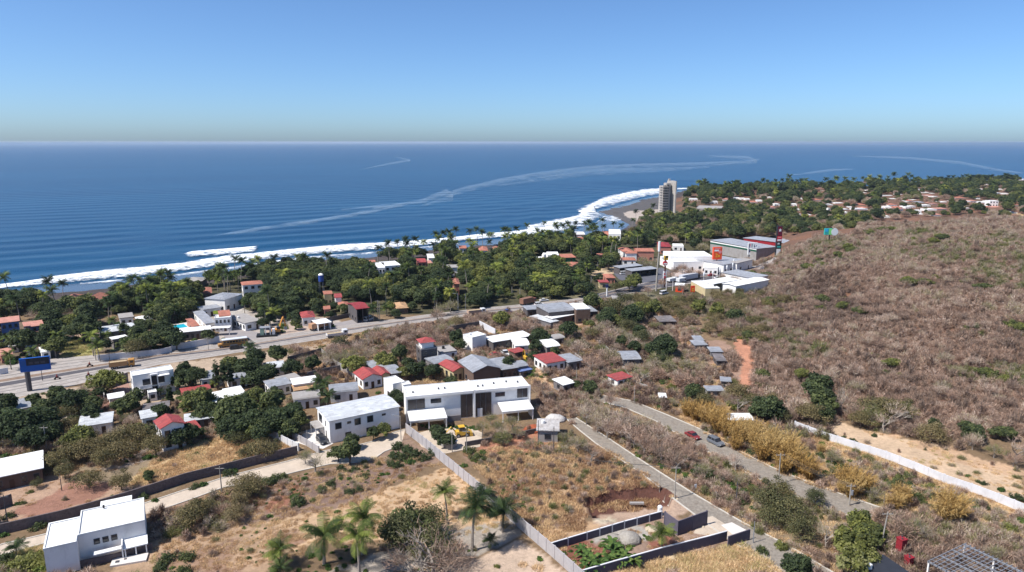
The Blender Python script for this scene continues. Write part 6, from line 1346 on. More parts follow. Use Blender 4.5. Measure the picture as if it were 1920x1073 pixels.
# tall mast
f = P(1230,546,0); z1 = CAM_H + ray(1232,453).z*(f.y/ray(1232,453).y); e = empty('antenna_mast', (f.x, f.y, 0)); tag(e, 'very tall slender grey mast with a white cylinder on top', 'mast'); landmark('tall grey mast', 1230, 500)
MB().tube([(0,0,-.5),(.3,0,z1*.5),(.7,0,z1-5)], [.5,.42,.34], 10).build('pole', CONCP, e); MB().cyl(.7,0,z1-5,z1,.6,12).build('antenna', WH_, e); KEEP.append((1226,452,1235,544))
# yellow oval + red round + white tag totem
f = P(1246,538,0); dd = f.y*CP/FPX
def zt(py): return CAM_H + ray(1248,py).z*(f.y/ray(1248,py).y)
e = empty('totem_sign', (f.x, f.y, 0), math.radians(8)); tag(e, 'brown post carrying a yellow and black sign above red and white signs', 'sign'); landmark('yellow and red totem sign', 1248, 500)
MB().cyl(0,.3,-.5,zt(482),.42,8).build('pole', mat('brown_post', S(96,50,44), .6, .1), e)
MB().box(-3.4*dd*1.0,0,zt(488),4.2*dd*1.2,.8,zt(480)).build('yellow_panel', YE_, e); MB().box(-1*dd,-.06,zt(483.4),5*dd,0,zt(480.2)).box(4.2*dd,-.06,zt(487),5*dd,0,zt(483.4)).build('black_panel', BK_, e)
MB().box(-7*dd,.1,zt(486),-3.6*dd,.6,zt(482.5)).build('side_panel', WH_, e)
MB().tube([(-.3*dd,-.1,zt(494)),(-.3*dd,.7,zt(494))], 4.6*dd, 16).build('red_disc', RE_, e); MB().box(-4*dd,-.2,zt(495.6),3.4*dd,-.1,zt(493.6)).build('stripe', WH_, e); MB().box(-1.2*dd,-.2,zt(498),2*dd,-.1,zt(496.4)).build('stripe', WH_, e)
MB().box(-3.4*dd,-.05,zt(522),2.6*dd,.6,zt(509)).build('white_panel', WH_, e); MB().box(-2.6*dd,-.1,zt(521.5),1.8*dd,-.05,zt(518)).box(-2*dd,-.1,zt(516),.6*dd,-.05,zt(512)).build('red_marks', RE_, e); KEEP.append((1238,478,1260,524)); KEEP.append((1244,522,1249,534))
e, w, z0, z1 = board('billboard', 'small orange panel sign beside the beige walled building', 1299, 536, 548, 8, None, OR_, math.radians(10), CONCP, 1, .15, .4, 550)
MB().box(-w*.2,-.04,z0+.5,w*.15,0,z0+1.0).box(-w*.2,-.04,z0+1.4,w*.15,0,z0+1.9).build('marks', YE_, e)
house('orange_kiosk', 'low kiosk with an orange front and white roof by the highway', 'kiosk', (1266,538), (1282,536), (1283,532), 3.4, 'slab', OR_, 'white', None, (1,0))
e, w, z0, z1 = board('roof_sign', 'small orange and yellow sign on the pale motel wing roof', 457, 596.5, 601.5, 8, None, YE_, .2, STEEL, 1, .08, .3, 607, cat='sign'); MB().box(-w*.4,-.04,z0+.2,w*.4,0,z0+.5).build('stripe', OR_, e)
e, w, z0, z1 = board('yard_sign', 'small yellow green sign in the motel courtyard', 405, 583, 589, 9, None, em('sign_olive', S(170,190,70,.8)), .1, STEEL, 1, .08, .2, 594, cat='sign')
e, w, z0, z1 = board('road_sign', 'white board on a short post beside the cobbled road', 1304, 908, 916, 5, None, WH_, .3, STEEL, 1, .05, .08, 919, cat='sign')
e, w, z0, z1 = board('bus_stop_sign', 'dark blue and white post sign beside the highway below the kiosk', 1138, 534, 540, 5, None, NV_, .2, WH_, 1, .35, .5, 556, cat='sign')
# white advertising flags by the canopy
FL = bpy.data.meshes
def flag(px, py, label):
    p = P(px, py, 0); e = empty('lamp_post', (p.x, p.y, 0)); tag(e, label, 'lamp post', 'white lamp posts along the shopping strip'); MB().cyl(0,0,-.3,5.2,.12,6).build('pole', WH_, e); MB().tube([(0,0,4.2),(0,0,5.6),(0,0,6.6)], [.3,.5,.2], 8).build('lamp_head', WH_, e); KEEP.append((px-2, py-14, px+2, py-6)); return e
for px, py, w_ in ((1319,533,'leftmost'),(1336,529,'second from the left'),(1349,524,'third from the left'),(1362,519,'fourth from the left'),(1373,514,'rightmost')): flag(px, py, 'white lamp post, %s of the five beside the long canopy' % w_)
# ------------------------------------------------------------------ poles
def pole(px, ybase, ytop, label, r=.16, arm=True, lamp=False, m=None, name='power_pole', cat='power pole', lean=0, tr=False):
    f = G(px, ybase); zt_ = CAM_H + ray(px, ytop).z*(f.y/ray(px, ytop).y) - f.z; e = empty(name, (f.x, f.y, f.z)); tag(e, label, cat)
    MB().tube([(0,0,-.5),(lean/2,0,zt_/2),(lean,0,zt_)], [r,r*.8,r*.6], 8).build('pole', m or CONCP, e)
    if arm: MB().box(lean-1.0,-.06,zt_-.5,lean+1.0,.06,zt_-.38).build('crossarm', m or CONCP, e)
    if arm:
        for k in (-.85,0,.85): MB().cyl(lean+k,0,zt_-.38,zt_-.12,.06,6).build('insulator', DARKC, e)
    if lamp: MB().tube([(0,0,zt_-.2),(-1.6,0,zt_+.2)], .05, 5).build('lamp_arm', m or CONCP, e); MB().box(-2.3,-.15,zt_+.1,-1.5,.15,zt_+.25).build('lamp_head', STEEL, e)
    if tr: MB().cyl(.35,0,zt_-2.4,zt_-1.4,.28,10).build('transformer', STEEL, e)
    KEEP.append((px-1.5, ytop, px+1.5, ybase-abs(ybase-ytop)*.35)); return e, Vector((f.x+lean, f.y, f.z+zt_-.1))
P1 = pole(1265,935,874,'power pole casting a shadow over the cobbled road')[1]; pole(1237,915,888,'thin dark pole left of the power pole by the cobbled road', .1, False)
P4 = pole(1459,908,850,'power pole at the edge of the hillside road left of the transformer pole')[1]; P5 = pole(1592,948,908,'power pole with a transformer on the hillside road',.18,True,tr=True)[1]
P6 = pole(1650,1034,960,'tall leaning white pole behind the maroon chimneys',.17,True,lean=.6)[1]; P7 = pole(1657,945,926,'slim pole beyond the hillside road curve',.12,False)[1]; pole(1380,946,904,'dark pole in the green scrub between the two roads',.14,False,m=DARKC)
pole(1412,1018,978,'slim grey pole at the corner of the front slate garden wall',.11,False,m=STEEL)
pole(752,826,780,'street lamp pole between the long white house and the panel wall',.12,False,True,name='street_lamp',cat='street lamp'); P8 = pole(848,848,812,'pale post left of the backhoe',.12,False)[1]; P9 = pole(875,850,806,'tall dark pole beside the backhoe',.13,True)[1]
pole(416,924,875,'brown pole beside the concrete road',.15,True); pole(577,835,806,'slim pole on the white paved yard',.1,False); pole(960,668,650,'slim pole behind the workshop',.1,False)
pole(89,850,799,'grey pole beside the big dark trees',.16,True); pole(15,984,928,'thin dark pole at the left edge by the dry field',.12,True,m=DARKC); pole(116,920,888,'thin pole among the thorn trees above the dry field',.1,False,m=DARKC)
pole(1009,838,788,'left dark pole in front of the rubble roofed house',.12,False,m=DARKC); pole(1038,846,800,'right dark pole in front of the rubble roofed house',.12,False,m=DARKC)
pole(859,582,551,'double armed street lamp on the highway median',.2,False,True,name='street_lamp',cat='street lamp',m=STEEL); pole(873,580,550,'mast of the double armed street lamp pair',.12,False,m=STEEL)
pole(709,600,563,'left of the twin power poles right of the white van',.16,True); pole(712,601,567,'right of the twin power poles right of the white van',.14,False)
pole(180,676,632,'tall pale pole at the corner of the white garden wall',.16,True); pole(207,688,660,'thin pole between the white wall and the orange dump truck',.12,False,m=DARKC); pole(80,714,690,'thin pole under the right end of the blue billboard',.12,False,m=DARKC); pole(391,656,632,'thin white pole behind the school bus',.12,True)
pole(1108,545,519,'pale pole at the trees left of the kiosk',.2,False); pole(1118,545,534,'short pole next to the kiosk',.12,False); pole(1167,503,477,'slim street lamp behind the left car yard shed',.14,False,m=STEEL); pole(1120,506,492,'slim pole on the pale dirt lot',.14,False,m=STEEL)
pole(1280,514,491,'pale pole in front of the thorn thicket',.16,False); pole(1249,545,526,'slim white post right of the totem sign',.16,False,m=WH_); pole(1261,545,527,'white post further right of the totem sign',.16,False,m=WH_)
pole(1081,716,688,'slim pole between the grey shed and the lawn',.12,False); pole(1094,736,712,'slim white pole beside the bright bush',.12,False); pole(1189,756,726,'thin pole among the thorn trees above the roads',.12,False); pole(1112,652,646,'thin post left of the pale wall fragment',.1,False)
pole(932,700,690,'short white pole behind the duplex roof left of the other',.1,False); pole(962,706,692,'short white pole behind the duplex roof',.1,False)
pole(960,560,538,'pale pole under the palms left of the brown truck',.18,False); pole(975,560,540,'second pale pole under the palms left of the brown truck',.18,False)
pole(1368,470,462,'short street lamp before the big hall wall',.1,False,m=STEEL)
# wires between the poles on the hillside
def wire(a, b, sag, label):
    o0 = a; mb = MB()
    for k in (-.85, 0, .85):
        pts = []
        for i in range(11): t = i/10; q = a.lerp(b, t); pts.append((q.x-o0.x+k, q.y-o0.y, q.z-o0.z-sag*4*t*(1-t)))
        mb.tube(pts, .025, 3, cap=False)
    o = mb.build('power_line', mat('cable', (.08,.08,.08,1), .6), None, loc=o0); tag(o, label, 'cable')
wire(P4, P5, .8, 'power lines strung from the hillside pole to the transformer pole'); wire(P5, P7, .5, 'power lines strung from the transformer pole to the slim pole'); wire(P1, P9, 2.0, 'power lines strung from the cobbled road pole towards the duplex')
# ------------------------------------------------------------------ near lower right: maroon chimneys, dark roof, steel frame
def pillar(px, yb, yt, w, label):
    f = P(px, yb, 0); zt_ = CAM_H + ray(px, yt).z*(f.y/ray(px, yt).y); e = empty('maroon_pillar', (f.x, f.y, 0), .35); tag(e, label, 'pillar')
    mr = mat('maroon_brick', S(158,44,54), .85, .2, 3, bump=.4); MB().box(-w/2,-w/2,-.4,w/2,w/2,zt_-.3).build('shaft', mr, e); MB().box(-w/2-.08,-w/2-.08,zt_-.3,w/2+.08,w/2+.08,zt_-.12).build('cap', mr, e)
    for q in (-.25,.25): MB().box(q*w-.1,q*w-.1,zt_-.12,q*w+.1,q*w+.1,zt_+.12).build('flue', DARKC, e)
    KEEP.append((px-9, yt-4, px+9, yb)); return e
pillar(1687, 1046, 1008, 1.25, 'taller maroon brick pillar beside the dark roof'); landmark('maroon brick pillars', 1690, 1020); pillar(1702, 1068, 1042, 1.1, 'shorter maroon brick pillar nearest the picture bottom')
house('dark_roof_house', 'low house with a black roof and white edge beside the maroon brick pillars', 'house', (1640,1090), (1700,1075), (1676,1040), 2.4, 'slab', 'white', mat('black_roof', (.03,.032,.04,1), .6, .2, .8), 'black roofed house', (1,0))
f1, f2, f3 = P(1742,1052,3.2), P(1810,1020,3.2), P(1900,1062,3.2)
u = (f2-f1); v = (f3-f2); un = u.normalized(); vn = Vector((un.y,-un.x,0)); Wd, Dp = u.length, abs(v.dot(vn))+2
e = empty('steel_roof_frame', (f1.x,f1.y,0), math.atan2(un.y,un.x)); tag(e, 'open grid of galvanised steel roof beams at the bottom right corner', 'roof frame'); landmark('steel roof frame', 1810, 1045)
for k in range(14): y = -Dp*k/13; MB().box(-.4,y-.05,3.15,Wd+.4,y+.05,3.3).build('purlin', STEEL, e)
for k in range(4): x = Wd*k/3; MB().box(x-.1,-Dp,2.85,x+.1,.2,3.14).build('beam', STEEL, e)
for k in range(9): x = Wd*(k+.5)/9; MB().box(x-.03,-Dp,3.31,x+.03,.1,3.38).build('batten', STEEL, e)
for x in (0, Wd):
    for y in (0, -Dp/2, -Dp): MB().box(x-.12,y-.12,-.4,x+.12,y+.12,2.84).build('post', WM['white'], e)
FOOT.append([(f1+un*(-1)).to_tuple()[:2], (f2+un).to_tuple()[:2], (f2+un+vn*Dp).to_tuple()[:2], (f1-un+vn*Dp).to_tuple()[:2]]); KEEP.append((1744,1012,1885,1073))
# loose things in the walled garden and pit
def rock(px, py, r, label, m, name='rock', cat='rock', z=None, flat=.6, group=None):
    rng = random.Random(int(px*7+py)); p = P(px, py, 0); zz = gz(p.x, p.y); mb = MB(); n = 9; rows_ = [(0,-.3),(1,0),(.95,.35),(.6,.75),(.1,1)]
    for k, (rr, h) in enumerate(rows_):
        for j in range(n): a = 2*PI*j/n; q = r*rr*rng.uniform(.8,1.15)+.01; mb.v.append((q*math.cos(a), q*math.sin(a), h*r*flat))
    for k in range(4):
        for j in range(n): mb.f.append((k*n+j, k*n+(j+1)%n, (k+1)*n+(j+1)%n, (k+1)*n+j))
    mb.f.append(tuple(4*n+j for j in range(n))); o = mb.build(name, m, None, True, (p.x, p.y, zz)); tag(o, label, cat, group); return o
GRAV = mat('grey_gravel', S(176,168,158), .97, .3, 2.5, bump=1); PALEROCK = mat('pale_rubble', S(214,196,170), .95, .35, 1.5, bump=1)
rock(1180,1013,2.4,'grey cone of gravel in the walled garden',GRAV,'gravel_heap','gravel heap',flat=.7); rock(1222,993,1.3,'pale heap of sand below the rear slate garden wall',PALEROCK,'sand_heap','sand heap',flat=.4); rock(1150,1008,1.5,'low pale gravel spill left of the gravel cone',GRAV,'gravel_heap','gravel heap',flat=.3)
rock(1140,968,2.3,'pale heap of rubble in the dug pit',PALEROCK,'rubble_heap','rubble heap',flat=.4)
rock(1205,1058,.55,'pale boulder against the front slate garden wall',PALEROCK); rock(1270,936,.35,'pale stones at the foot of the power pole',PALEROCK); rock(1318,988,.4,'stones at the foot of the tall slate wall',PALEROCK)
rock(850,1042,.5,'grey boulder under the leaning tree near the bottom',GRAV); rock(1000,806,2.6,'rust red earth mound beside the backhoe',mat('red_earth', S(178,96,64), .97, .3, 1.5, bump=1),'earth_mound','earth mound',flat=.5); rock(980,812,2.0,'lower rust red earth mound left of the taller one',MATS['red_earth'],'earth_mound','earth mound',flat=.4)
rock(1040,787,3.0,'whitish rubble heap behind the rubble roofed house',mat('white_rubble', S(222,216,210), .95, .3, 2, bump=1),'rubble_heap','rubble heap',flat=.45)
p = P(1194,945,-1.6); o = MB().box(-1.5,-.35,0,1.5,.35,.35).build('concrete_block', WM['conc'], None, loc=(p.x,p.y,-1.6)); tag(o, 'grey concrete slab lying in the dug pit', 'concrete slab')
p = P(1237,966,0); e = empty('water_tank', (p.x,p.y,0)); tag(e, 'white plastic tank at the end of the rear slate garden wall', 'water tank'); MB().cyl(0,0,-.2,1.9,.5,12).build('tank', WH_, e); MB().tube([(0,0,1.9),(0,0,2.1),(0,0,2.2)],[.5,.3,.1],12).build('lid', WH_, e); KEEP.append((1230,955,1244,968))
p = P(243,1052,0); e = empty('concrete_platform', (p.x,p.y,0), .32); tag(e, 'pale concrete cistern slab in the weeds in front of the villa', 'cistern slab'); MB().box(-2.9,-1.2,-.3,2.9,1.2,.35).build('slab', WHC, e); MB().box(-2.2,-.5,.35,-1.6,.1,.45).build('hatch', DARKC, e); MB().box(-.9,.1,.35,-.5,.5,.42).build('hatch', DARKC, e); KEEP.append((226,1040,276,1064))
p = P(842,838,0); e = empty('small_shed', (p.x,p.y,0), -.7); tag(e, 'low white roofed pump house against the panel wall', 'pump house'); MB().box(-1.6,-1.2,-.4,1.6,1.2,1.6).build('wall', WM['conc'], e); MB().box(-1.8,-1.4,1.6,1.8,1.4,1.75).build('roof', RM['white'], e); KEEP.append((828,826,850,846))
# small street furniture on the motel forecourt
p = P(418,628,0); e = empty('entrance_canopy', (p.x, p.y, 0), .2); tag(e, 'thin white entrance canopy between the bus and the motel', 'canopy'); MB().box(-4,-1.5,3,3,1.5,3.2).build('roof', WM['white'], e)
for x in (-3.6,2.6): MB().box(x,-1.2,-.2,x+.2,-1,3).build('post', WM['white'], e)
KEEP.append((405,612,432,622))
# ------------------------------------------------------------------ plants seen one by one (crown centre in the photograph, scale, tint)
for k, px, py, s, t in [
 ('dense0',30,800,1.15,.1),('dense0',72,792,1.05,.12),('leafy1',96,812,.8,.15),('leafy0',8,790,1.0,.12),('leafy0',60,822,.9,.1),
 ('dense0',372,750,.95,.5),('dense0',385,772,.75,.3),('dense0',440,772,1.15,.35),('dense0',470,792,.9,.15),('dense0',430,800,.8,.12),('leafy1',512,752,1.0,.4),('dense0',520,790,.9,.15),('dense0',545,782,.8,.1),('leafy0',490,812,.7,.2),('dense0',335,818,.72,.12),('leafy0',352,812,.7,.15),('leafy1',322,825,.5,.2),('leafy0',545,806,.6,.2),
 ('leafy0',300,772,.6,.15),('leafy0',283,812,.5,.2),('leafy1',180,788,.5,.3),('leafy1',170,776,.7,.2),
 ('leafy1',655,845,.75,.35),('leafy1',661,826,.5,.3),('leafy0',634,850,.5,.35),('leafy1',822,815,.55,.2),('leafy0',840,826,.5,.2),('leafy0',818,808,.45,.25),
 ('leafy0',720,806,.5,.55),('leafy1',700,812,.45,.3),('leafy0',742,742,.5,.15),('leafy0',731,757,.5,.12),('leafy0',753,748,.5,.12),
 ('dense0',700,666,.0,.3),('leafy1',750,662,.8,.25),('leafy0',775,694,.7,.12),('leafy1',765,682,.6,.2),('leafy0',810,697,.65,.1),('leafy1',790,690,.6,.1),('leafy0',847,715,.5,.35),('leafy1',855,633,.8,.12),('leafy0',862,647,.6,.3),
 ('leafy0',940,598,.9,.75),('leafy1',954,682,.7,.12),('leafy0',1010,632,.9,.15),('leafy1',1005,650,.7,.15),('leafy0',1066,618,.9,.12),('leafy1',1040,660,.5,.4),('leafy0',1000,668,.5,.2),
 ('dense0',1185,590,1.1,.1),('dense0',1142,590,.9,.15),('dense0',1200,622,.7,.05),('dense0',1246,648,1.05,.08),('leafy0',1225,655,.8,.15),('leafy0',1190,650,.6,.15),('leafy1',1165,640,.6,.3),('sparse0',1150,572,1.5,.4),('sparse1',1200,575,1.4,.3),('sparse0',1172,560,1.3,.3),('leafy1',1240,672,.7,.2),
 ('leafy1',1110,566,1.1,.4),('leafy0',1190,526,1.0,.55),('leafy2',1180,534,.9,.6),('sparse0',1155,536,.9,.4),
 ('dense0',1380,592,.8,.25),('leafy1',1345,582,.9,.75),('leafy1',1310,575,.9,.7),('sparse1',1370,575,1.2,.75),
 ('dense0',1440,766,.95,.2),('sparse0',1465,775,.8,.4),('leafy1',1533,728,1.15,.25),('leafy1',1545,752,1.0,.35),('leafy0',1545,775,.7,.3),
 ('sparse1',1640,760,1.3,.5),('sparse0',1680,765,1.2,.6),('leafy1',1752,797,.5,.3),('dense0',1826,812,.62,.3),('leafy0',1812,802,.5,.35),
 ('leafy1',1560,985,.0,.5),('leafy1',1610,980,.7,.7),('leafy1',1590,1020,.8,.75),('leafy0',1620,1005,.65,.6),('leafy1',1600,1055,.75,.85),('leafy0',1628,1048,.55,.8),('leafy1',1640,1000,.6,.65),
 ('sparse0',1440,930,1.0,.35),('sparse1',1480,950,1.1,.35),('sparse0',1505,985,.95,.4),('sparse1',1450,965,.8,.3),('sparse0',1530,930,.7,.2),('sparse0',1465,915,.8,.5),
 ('round',1497,1053,.95,.15),
 ('leafy2',770,985,.85,.4),('leafy2',745,1000,.7,.45),('sparse0',755,985,1.3,.25),('leafy1',800,980,.6,.35),('sparse1',795,975,1.2,.3),('sparse0',745,1010,.7,.35),('sparse1',815,1015,1.2,.25),('sparse0',780,1030,.6,.3),
 ('sparse0',130,845,1.0,.6),('sparse1',170,836,1.1,.65),('sparse0',210,826,1.0,.6),('sparse1',250,810,1.2,.6),('sparse0',290,830,1.0,.6),('sparse1',100,860,.9,.55),('sparse0',195,855,.9,.6),('sparse1',230,840,1.0,.65),('sparse0',150,815,.9,.6),('sparse1',60,860,.8,.5),
 ('sparse1',165,895,.85,.55),('sparse0',226,900,.75,.65),('sparse0',120,880,.7,.5),('sparse1',485,838,1.0,.6),('sparse0',465,848,.7,.6),('sparse0',510,840,.7,.5),
 ('leafy0',277,890,.28,.3),('leafy1',278,897,.25,.3),('sparse0',68,905,.4,.3),('leafy1',575,682,.0,.2),('leafy1',585,682,.75,.25),('leafy1',520,665,.9,.3),('leafy0',545,690,.8,.15),('leafy1',480,672,.9,.1),('leafy0',460,690,.9,.2),('leafy0',430,685,.8,.55),('dense0',500,700,.8,.15),('leafy0',478,712,.8,.2),
 ('leafy1',350,715,.9,.3),('leafy0',365,705,.8,.25),('leafy1',335,712,.8,.2),('leafy1',480,742,.7,.6),('leafy2',200,716,1.0,.7),('sparse1',195,722,1.0,.65),('leafy0',130,752,.9,.15),('leafy1',105,740,.7,.3),('leafy0',150,745,.6,.2),
 ('leafy1',8,760,.9,.2),('leafy0',85,765,.7,.3),('sparse0',125,770,.8,.4),('leafy1',255,745,.7,.35),('leafy0',240,760,.8,.4),
 ('leafy1',160,612,1.3,.15),('leafy2',155,620,1.2,.3),('leafy1',40,640,1.2,.3),('leafy0',100,618,1.1,.15),('leafy0',95,600,1.1,.1),('leafy1',75,640,1.0,.12),('leafy0',105,650,.9,.5),
 ('leafy1',260,632,1.1,.3),('leafy0',280,640,1.0,.4),('leafy0',318,628,1.0,.12),('leafy0',330,638,.9,.12),('leafy1',300,625,.9,.1),('sparse0',255,648,1.2,.5),('leafy1',390,630,.7,.25),('leafy1',232,618,.7,.2),('leafy0',270,614,.8,.3),
 ('leafy2',700,690,.0,.8),('leafy2',665,685,.9,.75),('leafy1',715,676,.8,.7),('leafy0',728,680,.8,.75),('leafy1',755,700,.6,.8),
 ('leafy1',1082,722,.4,.3),('leafy0',1110,728,.5,.25),('dense0',1104,724,.5,.3),('leafy0',1300,735,.7,.3),('sparse0',1320,745,.8,.5)]:
    if s > 0: tree_at(k, px, py, s, t)
for px in (405, 418, 429): tree_at('cypress', px, 700, 1.25, .08)
KEEP.append((400,686,434,716))
for px in (444, 454, 463, 472): tree_at('cypress', px, 712, .55, .1)
tree_at('cypress', 318, 740, .9, .1); tree_at('cypress', 279, 755, .5, .15); tree_at('cypress', 855, 676, .6, .1)
# palms seen one by one
for k, px, py, s, t in [('palm1',677,985,.95,.75),('palm3',605,1010,1.15,.7),('palm1',672,1030,.9,.8),('palm3',525,1036,.7,.8),('palm3',524,1068,.5,.6),('palm1',838,938,.72,.7),('palm1',884,972,1.05,.3),('palm3',905,930,.8,.25),('palm3',942,965,.85,.3),('palm3',918,1015,.4,.4),
  ('palm3',1242,1003,1.0,.85),('palm3',607,720,1.2,.5),('palm3',590,735,1.0,.45),('palm3',612,745,1.0,.4),('palm1',466,662,1.1,.4),('palm3',478,668,1.1,.35),('palm3',88,910,.0,.4),('palm3',28,1030,.5,.4),
  ('palm0',172,640,1.0,.85),('palm1',185,655,1.0,.7),('palm1',102,650,.9,.75),('palm1',60,665,.9,.7),('palm1',18,672,.9,.75),('palm0',215,608,.8,.55),('palm1',15,640,.9,.6),('palm1',238,648,.8,.6),
  ('palm2',84,545,1.0,.15),('palm2',99,540,1.1,.12),('palm2',116,547,1.0,.2),('palm3',155,745,.9,.3),('palm3',300,735,.5,.4),('palm3',745,712,.0,.6),('palm3',135,752,.8,.4),('palm1',700,585,.9,.4),('palm3',985,745,.8,.3),('palm3',970,748,.6,.3)]:
    if s > 0: tree_at(k, px, py, s*(1.42 if py > 900 and px < 1000 else 1), t*.72)
# bare trees seen one by one
for k, px, py, s, t in [('bare2',1578,745,1.25,.7),('bare2',1680,775,1.2,.6),('bare2',1658,790,.9,.6),('bare2',1910,840,1.1,.5),('bare1',1903,860,.8,.4),('bare0',1250,890,.0,.5),('bare2',590,862,.9,.85),('bare1',572,855,.8,.9),('bare2',810,1035,2.0,.3),('bare2',770,1045,1.2,.3),('bare1',850,1035,1.2,.35),('bare2',840,1060,1.2,.2),
  ('bare2',1550,1000,.85,.75),('bare0',1270,860,1.0,.3),('bare0',1240,845,1.1,.3),('bare1',1290,850,1.0,.4),('bare0',1210,830,1.1,.4),('bare0',1190,815,1.2,.5),('bare1',1165,805,1.2,.5),('bare0',1140,800,1.1,.6),('bare0',1150,785,1.2,.7),('bare1',1120,790,1.2,.7),('bare0',1180,790,1.3,.7),('bare1',1210,795,1.2,.7),('bare0',1235,812,1.1,.6),('bare1',1255,830,1.1,.5),('bare0',1100,775,1.1,.72),('bare1',1130,770,1.1,.72),
  ('bare1',1085,830,1.0,.85),('bare0',1060,820,.7,.9),('bare2',1110,845,.8,.4),('bare0',960,790,.8,.9),('bare1',935,800,.9,.9),('bare0',905,800,.8,.9),('bare0',1000,830,.7,.85),('bare1',920,785,.8,.9),('bare0',1020,730,1.2,.4),('bare1',970,810,.8,.85),
  ('bare0',1690,905,.0,.5),('bare1',1560,855,.8,.9),('bare0',1640,925,.7,.85),('bare1',1360,890,.8,.5),('bare0',1385,900,.6,.85),('bare2',1380,865,.7,.5),('bare1',1320,880,.8,.85),
  ('bare0',760,615,1.2,.45),('bare1',740,622,1.2,.45),('bare0',720,628,1.2,.5),('bare1',780,625,1.1,.5),('bare0',800,618,1.1,.45),('bare0',820,632,1.0,.4),('bare1',840,618,1.0,.35),('bare0',700,630,1.1,.5),('bare0',735,650,.9,.6),('bare1',750,640,.9,.55),('bare0',630,655,1.3,.5),('bare1',655,665,1.3,.85),('bare0',615,665,1.1,.8),('bare1',668,650,1.2,.6),('bare0',690,662,1.0,.75),('bare1',640,672,1.2,.85),
  ('bare0',820,590,1.2,.3),('bare1',828,578,1.3,.85),('bare0',845,572,1.2,.85),('bare1',968,608,1.2,.4),('bare0',990,612,1.2,.45),('bare1',1000,600,1.0,.6),('bare0',1085,650,1.2,.6),('bare1',1070,645,1.1,.85),('bare0',1160,625,1.2,.85),('bare1',1145,635,1.2,.85),('bare0',1110,680,1.2,.4),('bare1',1130,665,1.1,.5),('bare0',1180,635,1.1,.85),
  ('bare0',1265,508,1.3,.35),('bare1',1280,502,1.3,.4),('bare0',1295,510,1.3,.35),('bare1',1310,512,1.1,.35),('bare0',1255,516,1.1,.4),('bare1',1240,530,1.1,.5),('bare0',1280,540,1.1,.3),('bare0',1215,545,1.0,.4),('bare1',1290,556,1.1,.35),('bare0',1205,488,1.2,.85),('bare1',1215,495,1.1,.85),('bare0',1230,490,1.1,.8),
  ('bare0',70,590,1.3,.62),('bare1',80,582,1.2,.6),('bare0',120,588,1.2,.3),('bare0',128,595,1.1,.25),('bare0',955,678,.0,.5),('bare0',1020,695,.8,.3),('bare1',1335,470,.0,.3)]:
    if s > 0: tree_at(k, px, py, s, t)
# golden reeds
for k, px, py, s, t in [('cane0',1305,770,1.1,.4),('cane0',1325,778,1.1,.6),('cane0',1290,765,1.0,.5),('cane0',1345,790,1.2,.4),('cane0',1365,800,1.2,.5),('cane0',1385,812,1.1,.6),('cane0',1405,812,1.2,.7),('cane0',1425,828,1.2,.6),('cane0',1445,835,1.3,.8),('cane0',1465,845,1.3,.5),('cane0',1485,850,1.3,.6),('cane0',1505,868,1.1,.4),('cane0',1470,868,1.0,.5),('cane0',1430,845,1.0,.4),('cane1',1395,795,1.0,.8),('cane0',1350,775,1.0,.5),('cane0',1415,800,1.0,.7),
  ('cane0',1588,895,1.1,.4),('cane0',1605,900,1.1,.6),('cane0',1620,905,1.0,.5),('cane0',1597,912,1.0,.7),('cane1',1690,922,1.0,.6),('cane1',1680,940,1.0,.7),('cane1',1695,935,.8,.4),('cane0',1780,940,1.25,.6),('cane0',1790,955,1.2,.5),('cane0',1772,958,1.1,.7),('cane1',1520,880,1.2,.3),('cane0',1450,815,1.0,.8),('cane0',1480,825,1.0,.8),('cane1',1380,830,.9,.4),('cane1',1332,765,1.0,.4)]: tree_at(k, px, py, s, t)
# bananas in the walled garden
for px, py in ((1098,1040),(1110,1050),(1090,1030),(1150,1030),(1162,1034),(1170,1040),(1140,1045),(1128,1052),(1158,1048),(1175,1052),(1147,1020),(1190,1050),(1105,1062)): tree_at('banana', px, py, random.uniform(.8, 1.15), random.uniform(.2, .7))
